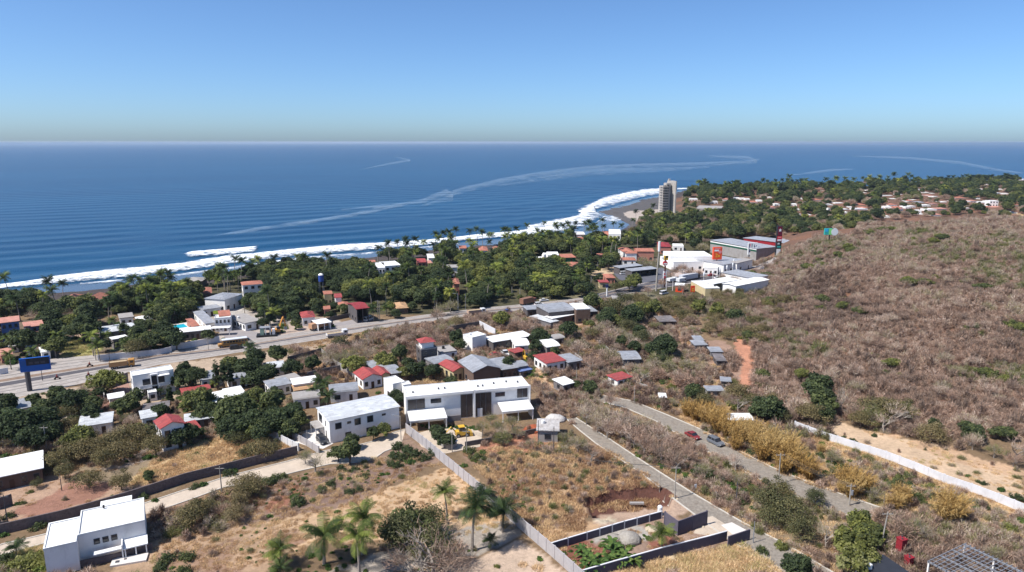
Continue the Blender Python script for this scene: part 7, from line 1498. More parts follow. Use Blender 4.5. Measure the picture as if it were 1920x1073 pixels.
# bushes seen one by one
for px, py, s, t in [(753,855,1.0,.25),(770,862,1.1,.2),(738,852,1.0,.2),(780,848,1.0,.2),(745,870,.8,.3),(795,856,.9,.2),(765,840,1.0,.2),(748,835,1.1,.2),(735,868,.7,.3),(640,876,.7,.2),(663,878,.7,.3),(655,920,.7,.2),(672,916,.6,.2),(558,935,1.1,.3),(550,928,.9,.3),(560,942,.8,.3),(682,890,.5,.3),(632,957,.6,.5),(603,915,.8,.4),(620,905,.7,.3),(500,900,1.0,.4),(515,895,1.0,.35),(530,892,.8,.4),(470,920,.7,.3),
  (812,845,.9,.2),(880,842,1.0,.4),(895,855,1.1,.45),(905,845,.9,.5),(870,870,.8,.5),(1165,772,.6,.2),(1262,850,.8,.4),(1400,900,.9,.4),(1350,890,1.1,.3),(1310,880,1.1,.3),(1285,870,1.0,.35),(1240,862,.9,.3),(1330,893,1.1,.3),(1370,905,1.0,.35),(1395,918,1.0,.3),(1270,880,.9,.4),(1220,858,.7,.3),
  (1720,930,.9,.3),(1735,920,.9,.35),(1750,930,.8,.3),(1680,905,1.1,.35),(1700,890,1.0,.5),(1760,950,.8,.2),(1830,950,.8,.4),(1845,945,.8,.3),(1815,890,.6,.3),(1845,905,.5,.2),(1878,915,.8,.15),(1908,930,.8,.2),(1500,825,.0,.3),(1543,806,.45,.3),(1565,814,.5,.3),(1600,825,.6,.3),(1583,818,.4,.4),
  (290,935,.7,.25),(270,928,.7,.3),(380,905,.9,.25),(365,910,.7,.3),(430,885,.9,.2),(440,880,.7,.25),(350,1040,.9,.4),(310,1045,1.0,.3),(300,1060,.8,.3),(340,1068,.9,.4),(40,1055,1.6,.8),(60,1050,1.5,.8),(75,1062,1.2,.75),(20,1062,1.2,.7),(8,1045,1.0,.2),(55,1040,1.0,.85),(5,1000,.8,.3),(32,942,.6,.3),(70,985,.8,.3),(15,965,.7,.3),
  (1265,1000,.0,.3),(1430,1030,.7,.4),(1465,1020,.8,.65),(1710,1070,.9,.85),(1695,1066,.8,.85),(1900,1066,1.0,.8),(1880,1070,.8,.75),(1640,815,.5,.3),(1450,870,.6,.7),(940,745,.6,.3),(1500,975,.9,.3)]:
    if s > 0: tree_at(random.choice(['bush0', 'bush0', 'bush1']), px, py, s, t)

# ------------------------------------------------------------------ scattered plants: outline of the crowns in the photograph, spacing in metres, kinds
ROADS = [] ; VERGES = [[(p.x, p.y) for p in [P(a, b, 0) for a, b in lerp_pl(A, B, .07)+lerp_pl(A, B, .93)[::-1]]] for A, B in ((R2a, R2b), (R3a, R3b))]
ROADS = [[(p.x, p.y) for p in [P(a, b, 0) for a, b in A + B[::-1]]] for A, B in ((HWF, HWN), (R1a, R1b), (R2a, R2b), (R3a, R3b))]
def blocked(x, y, R):
    if inpoly(np.array([x]), np.array([y]), PIT)[0]: return True
    for poly in ROADS + FOOT:
        if inpoly(np.array([x, x+R*.3, x-R*.3]), np.array([y, y+R*.3, y-R*.3]), poly).any(): return True
    return False
def hides(x, y, z, R, H, th=.25):
    px, py, dep = proj(x, y, z); _, pt, _ = proj(x, y, z+H); w = R*FPX/dep*.8
    for k in KEEP:
        ox = min(px+w, k[2])-max(px-w, k[0]); oy = min(py, k[3])-max(pt+ (py-pt)*.12, k[1])
        if ox > 0 and oy > 0 and ox*oy > th*min((k[2]-k[0])*(k[3]-k[1]), 2*w*(py-pt)): return True
    return False
SPK = .84
def scatter(poly, space, kinds, zc=4, smin=.7, smax=1.15, tint=(0, 1), seed=1, keep=True, tfun=None):
    wp = [P(a, b, zc) for a, b in poly] if zc is not None else [G(a, b) for a, b in poly]
    rng = random.Random(seed); x0, x1 = min(p.x for p in wp), max(p.x for p in wp); y0, y1 = min(p.y for p in wp), max(p.y for p in wp)
    cells = {}; out = 0
    space *= SPK; n = int((x1-x0)*(y1-y0)/space**2*2.2)
    X = np.array([rng.uniform(x0, x1) for _ in range(n)]); Y = np.array([rng.uniform(y0, y1) for _ in range(n)]); ok = inpoly(X, Y, wp)
    X, Y = X[ok], Y[ok]; Z = terr(X, Y); cdk = coastdist(X, Y) if len(X) and Y.max() > 260 else np.full(len(X), 99)
    names = [k for k, w in kinds]; ws = [w for k, w in kinds]
    for x, y, z, cq in zip(X, Y, Z, cdk):
        if cq < 17: continue
        c = (int(x//space), int(y//space))
        if any((x-u)**2+(y-v)**2 < (space*.8)**2 for i in (-1,0,1) for j in (-1,0,1) for u, v in cells.get((c[0]+i, c[1]+j), ())): continue
        kd = rng.choices(names, ws)[0]; key = kd if kd in PROTO else rng.choice([q for q in PROTO if base_kind(q) == kd]); pr = PROTO[key]; s = rng.uniform(smin, smax)
        if (x < 110 or y > 620) and cq < (44 if base_kind(key) != 'palm' else 32): continue
        if y < 620 and blocked(x, y, pr['R']*s): continue
        if keep and hides(x, y, z, pr['R']*s, pr['H']*s, .15 if y < 560 else .07):
            s *= .5
            if base_kind(key) == 'palm' or hides(x, y, z, pr['R']*s, pr['H']*s, .25 if y < 560 else .1): continue
        cells.setdefault(c, []).append((x, y)); t = rng.uniform(*tint)
        if base_kind(key) == 'palm': t = rng.uniform(.1, .8)
        if base_kind(key) in ('bare', 'scrub'): t = rng.choice([rng.uniform(.1, .6), rng.uniform(.6, .8), rng.uniform(.8, 1)])
        plant(key, x, y, s, t)
        out += 1
    return out
LP = [('leafy', 3), ('dense', .7), ('palm', 2), ('bare', .25)]
KEEP.append((122,642,182,682))
scatter([(-60,548),(0,550),(50,545),(65,560),(125,566),(180,570),(240,545),(330,533),(395,545),(400,570),(330,598),(318,605),(250,600),(200,592),(150,598),(120,600),(0,596),(-60,600)], 6.0, LP, 5, .75, 1.3, (0, .6), 1)
scatter([(140,530),(225,533),(225,548),(140,550)], 8, [('leafy', 1)], 5, .7, 1.0, (.2,.6), 2)
scatter([(235,545),(270,530),(310,520),(330,530),(395,540),(395,575),(300,590)], 5.5, [('palm', 2), ('leafy', 2)], 6, .8, 1.2, (0,.5), 3)
scatter([(-60,600),(0,600),(130,605),(180,615),(110,640),(95,668),(0,690),(-60,700)], 7, [('leafy', 2), ('palm', 2), ('dense', 1)], 5, .6, 1.1, (0,.8), 4)
scatter([(200,600),(330,600),(340,612),(300,640),(400,650),(300,655),(200,665),(190,640)], 7.5, [('leafy', 3), ('palm', 1), ('bare', .3)], 4, .5, .9, (0,.7), 5)
scatter([(388,512),(440,500),(470,495),(500,505),(520,590),(470,592),(455,565),(440,535),(395,530)], 5.5, [('palm', 2), ('leafy', 2)], 6, .8, 1.2, (0,.5), 6)
scatter([(480,500),(560,492),(640,498),(700,505),(690,560),(660,560),(600,590),(520,602),(490,580)], 6.2, [('leafy', 4), ('dense', 1.5), ('palm', .8)], 5, .8, 1.35, (0,.5), 7)
scatter([(640,498),(700,480),(780,470),(850,460),(960,455),(960,540),(870,566),(800,572),(700,585),(660,575)], 6.0, [('leafy', 2.6), ('palm', 2.4), ('dense', .8)], 5, .8, 1.3, (0,.75), 8)
scatter([(960,445),(1040,436),(1130,440),(1240,440),(1235,466),(1160,468),(1150,490),(1120,500),(1110,545),(1000,552),(960,556)], 6.2, [('leafy', 2.2), ('palm', 2.6), ('dense', .8)], 5, .8, 1.3, (0,.7), 9)
scatter([(770,452),(860,440),(960,436),(1040,430),(1120,432),(1120,440),(1040,446),(960,450),(860,458),(770,470)], 13, [('palm2', 1), ('palm0', 1)], 8, .9, 1.2, (0,.3), 10)
scatter([(1125,505),(1160,498),(1155,512),(1110,540),(1085,545),(1090,520)], 8, [('leafy', 2), ('palm', 1)], 4, .6, .9, (0,.5), 11)
scatter([(1240,440),(1180,432),(1215,405),(1262,398),(1340,400),(1420,392),(1560,398),(1640,410),(1620,425),(1550,452),(1500,450),(1440,444),(1400,445),(1340,452),(1300,470),(1240,462)], 7.2, [('leafy', 3), ('palm', .8), ('bare3', 4.0), ('sparse', 1.2)], 4, .9, 1.4, (0,.7), 12)
scatter([(1262,386),(1420,388),(1420,400),(1262,402)], 8, [('bare3', 3), ('leafy', 1)], 3, .8, 1.2, (0,.6), 13)
scatter([(1275,356),(1440,353),(1560,352),(1640,347),(1760,346),(1850,341),(1950,336),(1950,345),(1640,358),(1440,366),(1276,370)], 13, [('leafy', 3), ('palm', 1.6), ('bare', .6)], 5, 1.2, 2.0, (0,.5), 14)
scatter([(1276,366),(1440,362),(1640,356),(1950,344),(1950,412),(1800,404),(1640,412),(1540,400),(1420,390),(1276,386)], 10.0, [('leafy', 4), ('palm', .9), ('bare3', 2.6), ('dense', 1)], 4, .9, 1.5, (0,.65), 15)
for px, py in ((1440,345),(1452,344),(1465,343),(1475,343),(1484,345),(1492,344),(1500,343),(1504,345),(1378,348),(1365,349),(1322,346),(1326,349),(1381,345),(1560,348),(1660,341),(1663,343),(1779,337),(1767,338),(1802,336),(1820,335),(1828,335),(1834,336),(1853,335),(1540,350),(1860,336),(1880,334),(1895,335)):
    tree_at('palm2', px, py+1, 1.4, random.uniform(0,.3))
for px, py in ((838,447),(817,450),(829,449),(853,441),(881,440),(895,438),(905,446),(919,446),(945,440),(952,438),(813,465),(844,464),(730,470),(745,465),(762,462),(775,462),(708,473),(764,470),(965,440),(985,432),(1020,424),(1045,432),(1063,430),(1080,428),(1095,425),(1130,418),(1134,430),(1168,432),(1150,424),(1192,405),(1185,418),(1222,405),(1230,417),(306,528),(312,524),(320,530),(243,534),(255,536),(420,515),(437,500),(450,505),(472,498),(610,494),(520,498),(570,495),(1078,441),(1105,427),(1112,432)):
    tree_at(random.choice(['palm2','palm0']), px, py, random.uniform(1.0, 1.25), random.uniform(0,.35))
# mixed gardens and thickets south of the highway
scatter([(520,660),(640,640),(700,620),(860,598),(980,585),(1010,600),(1000,625),(930,610),(850,605),(830,650),(760,655),(700,670),(600,690)], 5.6, [('bare', 3), ('scrub', 4), ('sparse', .6)], 2, .6, 1.0, (0,1), 20)
scatter([(1120,560),(1240,560),(1260,620),(1250,700),(1180,690),(1120,650),(1090,610)], 6, [('bare', 3), ('leafy', .8), ('scrub', 3), ('sparse', 1)], 2, .6, 1.1, (0,.7), 21)
scatter([(1090,640),(1160,660),(1180,700),(1260,730),(1290,770),(1150,760),(1060,740),(1000,720),(1000,700)], 5.2, [('bare', 1.5), ('scrub', 4), ('bush', .8)], 1.5, .6, 1.0, (0,.8), 22)
scatter([(1220,620),(1300,650),(1360,700),(1320,720),(1390,760),(1280,765),(1200,720),(1190,680)], 4.6, [('bare', 1), ('scrub', 4), ('bush', .3)], 1.5, .6, 1.1, (0,.8), 23)
scatter([(1180,560),(1300,548),(1420,545),(1480,560),(1420,640),(1380,640),(1300,610),(1230,590)], 4.2, [('sparse', 2), ('scrub', 2.5), ('bush', 1.2), ('bare', .7)], 2, .6, .95, (.45,.95), 24)
scatter([(770,700),(830,700),(990,702),(1010,712),(1000,718),(830,722),(770,718)], 3.6, [('bush', 1), ('scrub', 3), ('sparse', .3)], 1.2, .6, .9, (.2,.8), 25)
scatter([(560,735),(620,725),(740,725),(740,745),(700,760),(620,765),(570,760)], 4.5, [('leafy', 1.2), ('scrub', 1.5), ('bush', 1), ('bare', .8)], 2, .5, .8, (.1,.6), 26)
scatter([(300,700),(350,690),(480,680),(500,720),(480,735),(400,740),(330,735)], 5.5, [('leafy', 2), ('palm', .8), ('bush', 1)], 2.5, .5, .8, (0,.5), 27)
scatter([(0,775),(60,770),(240,770),(300,800),(290,830),(160,845),(100,860),(0,850)], 5.2, [('sparse', 3), ('bare', 2), ('scrub', 1), ('leafy', .5)], 2, .6, .95, (.3,.8), 28)
scatter([(380,735),(470,745),(560,765),(570,800),(500,815),(400,815),(350,800),(420,770)], 5.5, [('leafy', 3), ('dense', 1), ('sparse', 1)], 2.5, .5, .85, (.05,.6), 29)
scatter([(0,730),(60,722),(200,722),(240,760),(100,790),(0,790)], 7.5, [('leafy', 2), ('bare', 1), ('bush', 1)], 2.5, .4, .7, (.1,.6), 30)
scatter([(980,800),(1060,800),(1110,830),(1100,850),(1000,835),(900,830)], 3.8, [('scrub', 3), ('bare', 1), ('bush', .6)], 1, .6, .9, (.2,.8), 31)
# centre lot, scrub between the roads, the slope at the right
scatter([(880,850),(1090,828),(1210,885),(1240,915),(1100,930),(1060,960),(1000,985),(940,930)], 2.9, [('scrub', 5), ('bush', .35)], .8, .35, .62, (0,.6), 32, keep=False)
scatter([(1060,740),(1140,765),(1300,830),(1420,900),(1540,960),(1500,1000),(1390,960),(1210,862),(1100,790)], 2.9, [('scrub', 4), ('bush', 1.0), ('bare', .3)], 1, .5, .85, (.2,.8), 33)
scatter([(1300,770),(1420,780),(1500,805),(1700,885),(1920,965),(1920,1000),(1700,960),(1540,915),(1400,850),(1310,800)], 3.1, [('scrub', 4), ('bush', 1.4), ('cane', .25)], 1, .5, .9, (.1,.8), 34)
scatter([(1640,952),(1780,984),(1930,1016),(1930,1090),(1880,1060),(1800,1012),(1720,1062),(1650,1040)], 2.3, [('scrub', 5), ('bare', .5)], 1, .7, 1.1, (.2,.8), 35, keep=False)
scatter([(270,965),(430,920),(620,880),(740,850),(800,872),(640,935),(430,985),(300,1010)], 3.4, [('scrub', 4), ('bush', .3)], .7, .3, .6, (.1,.6), 36)
scatter([(285,960),(420,925),(480,915),(440,985),(330,1010),(285,1000)], 2.6, [('scrub', 5), ('bush', .5), ('sparse', .3)], .9, .6, 1.0, (.5,.9), 37)
scatter([(300,1020),(500,1000),(900,1010),(960,1073),(300,1080)], 6.5, [('bush', .6), ('scrub', 1)], .4, .3, .5, (.2,.7), 38)
scatter([(300,855),(560,815),(560,838),(430,870),(300,890)], 6, [('scrub', 1), ('bush', 1)], .4, .3, .5, (.3,.7), 39)
scatter([(1500,800),(1640,800),(1920,880),(1920,935),(1700,860)], 5.5, [('scrub', 3), ('bush', 1)], .5, .25, .5, (.2,.7), 40)
scatter([(1385,775),(1480,780),(1620,790),(1800,830),(1920,870),(1920,850),(1800,810),(1600,770),(1440,740),(1380,740)], 4.2, [('bare', 2), ('scrub', 3), ('sparse', .8)], 2, .6, 1.1, (.3,.8), 41)
scatter([(0,880),(80,880),(270,905),(230,930),(60,960),(0,960)], 7, [('bush', 1), ('scrub', 1)], .4, .3, .5, (.2,.7), 42)
# the largest of each kind stand alone, the rest are one mass
for d in PLANTS: d['kind'] = base_kind(d['key'])
CAP = {'leafy': 300, 'palm': 300, 'bare': 190, 'scrub': 290, 'bush': 210, 'sparse': 110, 'dense': 70, 'cane': 40}
SOLO = []; MASS = []
for kd in sorted(set(d['kind'] for d in PLANTS)):
    L_ = sorted([d for d in PLANTS if d['kind'] == kd], key=lambda d: -(d['size'] + (9 if d['force'] else 0))*(1 if (-60 < d['px'] < 1980 and d['py'] < 1150) else 1e-6))
    SOLO += L_[:CAP.get(kd, 300)]; MASS += L_[CAP.get(kd, 300):]
ORD = ['nearest','second','third','fourth','fifth','sixth','seventh','eighth','ninth','tenth','eleventh','twelfth','thirteenth','fourteenth','fifteenth','sixteenth','seventeenth','eighteenth','nineteenth','twentieth']
slots = {}
for d in SOLO:
    best = min(LMARK, key=lambda m: math.hypot((d['px']-m[1])*.8, (d['py']-m[2])*1.6)); dx, dy = d['px']-best[1], d['py']-best[2]
    if abs(dx)*.55 > abs(dy): dr = 'right of' if dx > 0 else 'left of'
    elif dy < 0: dr = 'behind'
    else: dr = 'in front of'
    ph = (tone(d['kind'], d['tint']) + ' ' + NOUN[d['kind']]).strip(); sz = ''
    d['lab'] = (ph, dr, best[0]); d['dist'] = math.hypot(dx, dy); slots.setdefault(d['lab'], []).append(d)
for k, L_ in slots.items():
    L_.sort(key=lambda d: d['dist'])
    for i, d in enumerate(L_):
        ph, dr, lm = k
        if len(L_) == 1: d['label'] = '%s just %s the %s' % (ph, dr, lm)
        elif i < len(ORD): d['label'] = '%s %s %s the %s' % (ORD[i], ph, dr, lm)
        else: d['label'] = '%s in the farther crowd %s the %s' % (ph, dr, lm)
        if len(d['label'].split()) > 16: d['label'] = ' '.join(d['label'].split()[:16])
GRPN = {'leafy':'leafy trees of the coastal plain','palm':'coconut palms along the coast','bare':'bare dry season trees','scrub':'dry twiggy shrubs','bush':'green bushes','sparse':'thin crowned thorn trees','dense':'dense dark leafy trees','cane':'golden reed clumps by the hillside road','cypress':'narrow column trees','banana':'banana plants in the walled garden','round':'round bushes'}
def setprops(o, d):
    o.location = (d['x'], d['y'], d['z']-.05); o.rotation_euler = (0, 0, d['rz']); o.scale = (d['s'], d['s'], d['sz']); tag(o, d['label'], CATN[d['kind']], GRPN.get(d['kind']))
def settint(o, t):
    if o.type == 'MESH': o['tint'] = float(t)
    for c in o.children: settint(c, t)
for d in SOLO:
    pr = PROTO[d['key']]
    if not pr['used']: pr['used'] = True; d['_first'] = True; continue
    o = copy_tree(pr['o']); setprops(o, d); settint(o, d['tint'])
for d in SOLO:
    if d.get('_first'): o = PROTO[d['key']]['o']; setprops(o, d); settint(o, d['tint'])

# ------------------------------------------------------------------ masses nobody could count
def mass(name, keys, pts, kind='stuff'):
    """one object: points that carry copies of the foliage of real plants"""
    keys = [k for k in keys if any(p[0] == k for p in pts)]
    if not pts or not keys: return None
    me = bpy.data.meshes.new(name); me.vertices.add(len(pts)); me.vertices.foreach_set('co', np.array([p[1:4] for p in pts], np.float32).ravel())
    for an, tp, ix in (('scale3', 'FLOAT_VECTOR', (4, 4, 5)), ('turn', 'FLOAT', 6), ('tint', 'FLOAT', 7)):
        a = me.attributes.new(an, tp, 'POINT')
        if tp == 'FLOAT_VECTOR': a.data.foreach_set('vector', np.array([[p[4], p[4], p[5]] for p in pts], np.float32).ravel())
        else: a.data.foreach_set('value', np.array([p[ix] for p in pts], np.float32))
    a = me.attributes.new('which', 'INT', 'POINT'); a.data.foreach_set('value', np.array([keys.index(p[0]) for p in pts], np.int32))
    o = bpy.data.objects.new(name, me); COL.objects.link(o); tag(o, kind=kind)
    ng = bpy.data.node_groups.new(name, 'GeometryNodeTree'); ng.interface.new_socket('Geometry', in_out='INPUT', socket_type='NodeSocketGeometry'); ng.interface.new_socket('Geometry', in_out='OUTPUT', socket_type='NodeSocketGeometry')
    N = ng.nodes; gi = N.new('NodeGroupInput'); go_ = N.new('NodeGroupOutput'); jn = N.new('GeometryNodeJoinGeometry')
    def at(nm, tp): q = N.new('GeometryNodeInputNamedAttribute'); q.data_type = tp; q.inputs['Name'].default_value = nm; return q.outputs[0]
    for i, k in enumerate(keys):
        oi = N.new('GeometryNodeObjectInfo'); oi.transform_space = 'ORIGINAL'; oi.inputs['Object'].default_value = PROTO[k]['crown']; oi.inputs['As Instance'].default_value = True
        tr = N.new('GeometryNodeTransform'); tr.inputs['Translation'].default_value = PROTO[k]['crown'].location if PROTO[k]['crown'] is not PROTO[k]['o'] else (0, 0, 0); ng.links.new(oi.outputs['Geometry'], tr.inputs['Geometry'])
        cp = N.new('FunctionNodeCompare'); cp.data_type = 'INT'; cp.operation = 'EQUAL'; ng.links.new(at('which', 'INT'), cp.inputs[2]); cp.inputs[3].default_value = i
        ip = N.new('GeometryNodeInstanceOnPoints'); ng.links.new(gi.outputs[0], ip.inputs['Points']); ng.links.new(cp.outputs[0], ip.inputs['Selection']); ng.links.new(tr.outputs[0], ip.inputs['Instance'])
        cx = N.new('ShaderNodeCombineXYZ'); ng.links.new(at('turn', 'FLOAT'), cx.inputs['Z']); ng.links.new(cx.outputs[0], ip.inputs['Rotation']); ng.links.new(at('scale3', 'FLOAT_VECTOR'), ip.inputs['Scale'])
        ng.links.new(ip.outputs[0], jn.inputs[0])
    ng.links.new(jn.outputs[0], go_.inputs[0]); md = o.modifiers.new('scatter', 'NODES'); md.node_group = ng; return o
def mpts(L_): return [(d['key'], d['x'], d['y'], d['z']-.05, d['s'], d['sz'], d['rz'], d['tint']) for d in L_]
for kd, nm in (('leafy', 'distant_woods'), ('palm', 'distant_palms'), ('bare', 'bare_woods'), ('scrub', 'dry_thicket'), ('bush', 'undergrowth'), ('sparse', 'thorn_thicket'), ('dense', 'dark_woods'), ('cane', 'reeds')):
    L_ = [d for d in MASS if d['kind'] == kd]; mass(nm, sorted(set(d['key'] for d in L_)), mpts(L_))
def field(poly, step, keys, smin, smax, tints, seed, zc=0, ground=False, cond=None, avoid=True, foot=True):
    """points over a patch of ground"""
    wp = [G(a, b) for a, b in poly]; rng = np.random.default_rng(seed)
    x0, x1 = min(p.x for p in wp), max(p.x for p in wp); y0, y1 = min(p.y for p in wp), max(p.y for p in wp)
    xx, yy = np.meshgrid(np.arange(x0, x1, step), np.arange(y0, y1, step)); xx = xx.ravel()+rng.uniform(-.5, .5, xx.size)*step; yy = yy.ravel()+rng.uniform(-.5, .5, yy.size)*step
    m = inpoly(xx, yy, wp)
    if avoid:
        for r in ROADS[:2]+VERGES: m &= ~inpoly(xx, yy, r)
    if foot:
        for r in FOOT: m &= ~inpoly(xx, yy, r)
    if cond is not None: m &= cond(xx, yy, rng)
    xx, yy = xx[m], yy[m]; zz = terr(xx, yy); n = len(xx); s = rng.uniform(smin, smax, n); k = rng.integers(0, len(keys), n)
    t = tints(xx, yy, rng) if callable(tints) else rng.uniform(*tints, n); r = rng.uniform(0, 6.28, n)
    return [(keys[k[i]], float(xx[i]), float(yy[i]), float(zz[i])-.04, float(s[i]), float(s[i]), float(r[i]), float(t[i])) for i in range(n)]
# the scrub that covers the hill
HILLPX = [(1395,745),(1330,640),(1300,580),(1380,535),(1480,505),(1560,470),(1640,445),(1700,432),(1780,420),(1850,412),(1940,403),(2080,420),(2080,960),(1920,850),(1800,820),(1640,785),(1500,775)]
hw = [G(a, b) for a, b in HILLPX[:10]] + [Vector((300,385,0)), Vector((380,390,0)), Vector((330,170,0)), Vector((150,168,0)), Vector((120,176,0)), Vector((95,182,0)), Vector((80,190,0))]
rng = np.random.default_rng(5); xx, yy = np.meshgrid(np.arange(60, 520, 1.95), np.arange(165, 590, 1.95)); xx = xx.ravel()+rng.uniform(-1, 1, xx.size); yy = yy.ravel()+rng.uniform(-1, 1, yy.size)
zz = terr(xx, yy); hp, hq, _ = proj(xx, yy, zz); slope = xx + (380-yy)*.27
ok = ((yy < 425) | ((zz > .4) & (hp > 1610) & (rng.uniform(0, 1, len(xx)) < .6))) & (slope > 110 + vnoise(xx, yy, 14, 61)*12) & (xx > 62) & (hp < 2350) & ~inpoly(xx, yy, [G(a, b) for a, b in [(1480,790),(1560,785),(1640,806),(1780,832),(1850,860),(1930,893),(1930,960),(1800,905),(1640,845)]])
ok &= ~inpoly(xx, yy, [G(a, b) for a, b in [(1370,625),(1392,628),(1412,668),(1420,705),(1400,730),(1380,722),(1388,690),(1378,660)]])
for r in FOOT + ROADS: ok &= ~inpoly(xx, yy, r)
xx, yy, zz = xx[ok], yy[ok], zz[ok]; n = len(xx)
big = vnoise(xx, yy, 16, 71); med = vnoise(xx, yy, 6, 72)
tt = np.clip(.08 + .66*vnoise(xx, yy, 24, 73) + rng.normal(size=n)*.10 + (med-.5)*.3, 0, .8); ol = (vnoise(xx, yy, 26, 74) > .70) & (rng.uniform(0, 1, n) < .6); tt = np.where(ol, rng.uniform(.84, 1, n), tt)
tt = np.where((tt < .8) & (yy > 330) & (rng.uniform(0, 1, n) < .5), rng.uniform(.62, .78, n), tt)
s = rng.uniform(.65, 1.0, n)*(.75+.5*med)*np.where(rng.uniform(0, 1, n) < .09, 1.5, 1); ks = ['scrub0', 'scrub1', 'scrub2']; kk = rng.integers(0, 3, n)
mass('hill_scrub', ks, [(ks[kk[i]], float(xx[i]), float(yy[i]), float(zz[i])-.2, float(s[i]), float(s[i]*rng.uniform(.8, 1.3)), float(rng.uniform(0, 6.28)), float(tt[i])) for i in range(n)])
sel = np.nonzero(rng.uniform(0, 1, n) < .035)[0]; mass('hill_trees', ['bare0', 'bare1'], [(['bare0', 'bare1'][int(i) % 2], float(xx[i]), float(yy[i]), float(zz[i]), float(rng.uniform(.7, 1.05)), float(rng.uniform(.7, 1.0)), float(rng.uniform(0, 6.28)), float(rng.uniform(.15, .8))) for i in sel])
GR = (vnoise(np.array([0.]), np.array([0.]), 1, 1),)
sel = np.nonzero((vnoise(xx, yy, 15, 91) > .74) & (rng.uniform(0, 1, n) < .10))[0]; mass('hill_green_bushes', ['bush0', 'leafy2'], [(['bush0', 'bush0', 'leafy2'][int(i) % 3], float(xx[i]), float(yy[i]), float(zz[i]), float(rng.uniform(1.0, 1.7)*(.45 if int(i) % 3 == 2 else 1)), float(rng.uniform(.9, 1.3)*(.45 if int(i) % 3 == 2 else 1)), float(rng.uniform(0, 6.28)), float(rng.uniform(.35, .75))) for i in sel])
# grass and weeds
GRASS = []
gnz = lambda s, t, sd: (lambda x, y, r: vnoise(x, y, s, sd) > t)
mixs = lambda lo, hi: (lambda x, y, r: np.clip(lo+(hi-lo)*vnoise(x, y, 7, 5)+r.normal(size=len(x))*.12, 0, .9))
tf = ['tuft0', 'tuft1']
GRASS += field([(235,912),(300,855),(430,812),(490,806),(560,842),(430,882),(300,908)], 1.15, tf, .6, 1.1, mixs(.3,.85), 1)
GRASS += field([(480,985),(640,955),(740,915),(840,878),(900,905),(985,990),(860,1005),(640,1020),(400,1085),(280,1085),(290,1020)], 1.25, tf, .35, .75, mixs(.2,.8), 2, cond=gnz(3, .25, 6))
GRASS += field([(1105,1085),(1400,1018),(1450,1035),(1510,1100),(1100,1110)], .85, tf, .7, 1.2, mixs(.5,.9), 3)
GRASS += field([(870,845),(1100,828),(1250,900),(1300,935),(1090,940),(1100,985),(1030,1018),(985,990),(930,930)], 1.3, tf, .6, 1.2, mixs(.0,.55), 4, cond=gnz(3, .15, 8))
GRASS += field([(1240,760),(1420,765),(1500,800),(1700,880),(1920,960),(1920,1010),(1700,965),(1560,925),(1420,870),(1320,815)], 1.5, tf, .6, 1.2, mixs(.2,.9), 5)
GRASS += field([(1480,790),(1640,805),(1850,870),(1930,900),(1930,950),(1800,905),(1640,845)], 1.7, tf, .35, .7, mixs(.3,.8), 6, cond=gnz(4, .4, 9))
GRASS += field([(1060,745),(1160,765),(1300,825),(1560,955),(1720,1000),(1920,1050),(1920,1100),(1560,1100),(1400,985),(1220,870),(1110,800)], 1.6, tf, .5, 1.0, mixs(.0,.7), 7)
GRASS += field([(270,965),(430,918),(620,880),(740,850),(830,870),(640,955),(300,1020)], 1.5, tf, .5, .9, mixs(.0,.6), 8)
GRASS += field([(0,790),(300,800),(560,760),(600,800),(500,860),(300,870),(0,920)], 2.4, tf, .6, 1.1, mixs(.1,.8), 9)
GRASS += field([(600,620),(900,585),(1200,555),(1290,600),(1400,745),(1250,770),(1050,745),(1000,720),(760,720),(560,740),(520,690)], 2.3, tf, .7, 1.2, mixs(.0,.7), 10)
GRASS += field([(115,640),(185,636),(186,680),(118,684)], 1.9, tf, .8, 1.2, (.85,1), 11)
GRASS += field([(0,885),(230,912),(285,912),(150,955),(0,992)], 2.2, tf, .3, .6, mixs(.1,.7), 12, cond=gnz(4, .5, 11))
GRASS += field([(0,1045),(90,1020),(92,1085),(0,1085)], 1.1, tf, .6, 1.0, (.7,1), 13)
GRASS += field([(1030,1025),(1240,978),(1330,1000),(1400,1008),(1100,1078)], 1.8, tf, .4, .8, mixs(.1,.8), 14, cond=gnz(3, .45, 13))
mass('dry_grass', tf, GRASS)
LOW = []; sk = ['scrub0', 'scrub1', 'scrub2']; st = lambda x, y, r: np.clip(vnoise(x, y, 12, 55)*.9+r.normal(size=len(x))*.15, 0, 1)
LOW += field([(560,680),(700,625),(900,590),(1200,555),(1290,600),(1400,745),(1250,770),(1050,745),(1000,700),(760,715),(560,740)], 2.5, sk, .5, 1.05, st, 51, cond=gnz(8, .28, 52))
LOW += field([(995,775),(1010,742),(1060,738),(1130,752),(1085,802),(1055,788)], 2.2, sk, .5, .9, st, 61)
LOW += field([(0,770),(240,745),(560,745),(600,790),(420,815),(300,860),(0,900)], 2.8, sk, .45, .85, st, 53, cond=gnz(8, .4, 54))
LOW += field([(1080,745),(1160,765),(1300,825),(1560,955),(1660,1000),(1560,1080),(1400,985),(1220,870),(1110,800)], 2.0, sk, .4, .75, st, 55, cond=gnz(5, .3, 56))
LOW += field([(1300,775),(1420,780),(1700,885),(1930,965),(1930,1010),(1700,962),(1560,925),(1420,870),(1320,815)], 2.3, sk, .4, .75, st, 57, cond=gnz(5, .35, 58))
LOW += field([(1640,952),(1780,984),(1930,1016),(1930,1095),(1640,1095)], 1.7, sk, .6, 1.1, st, 59)
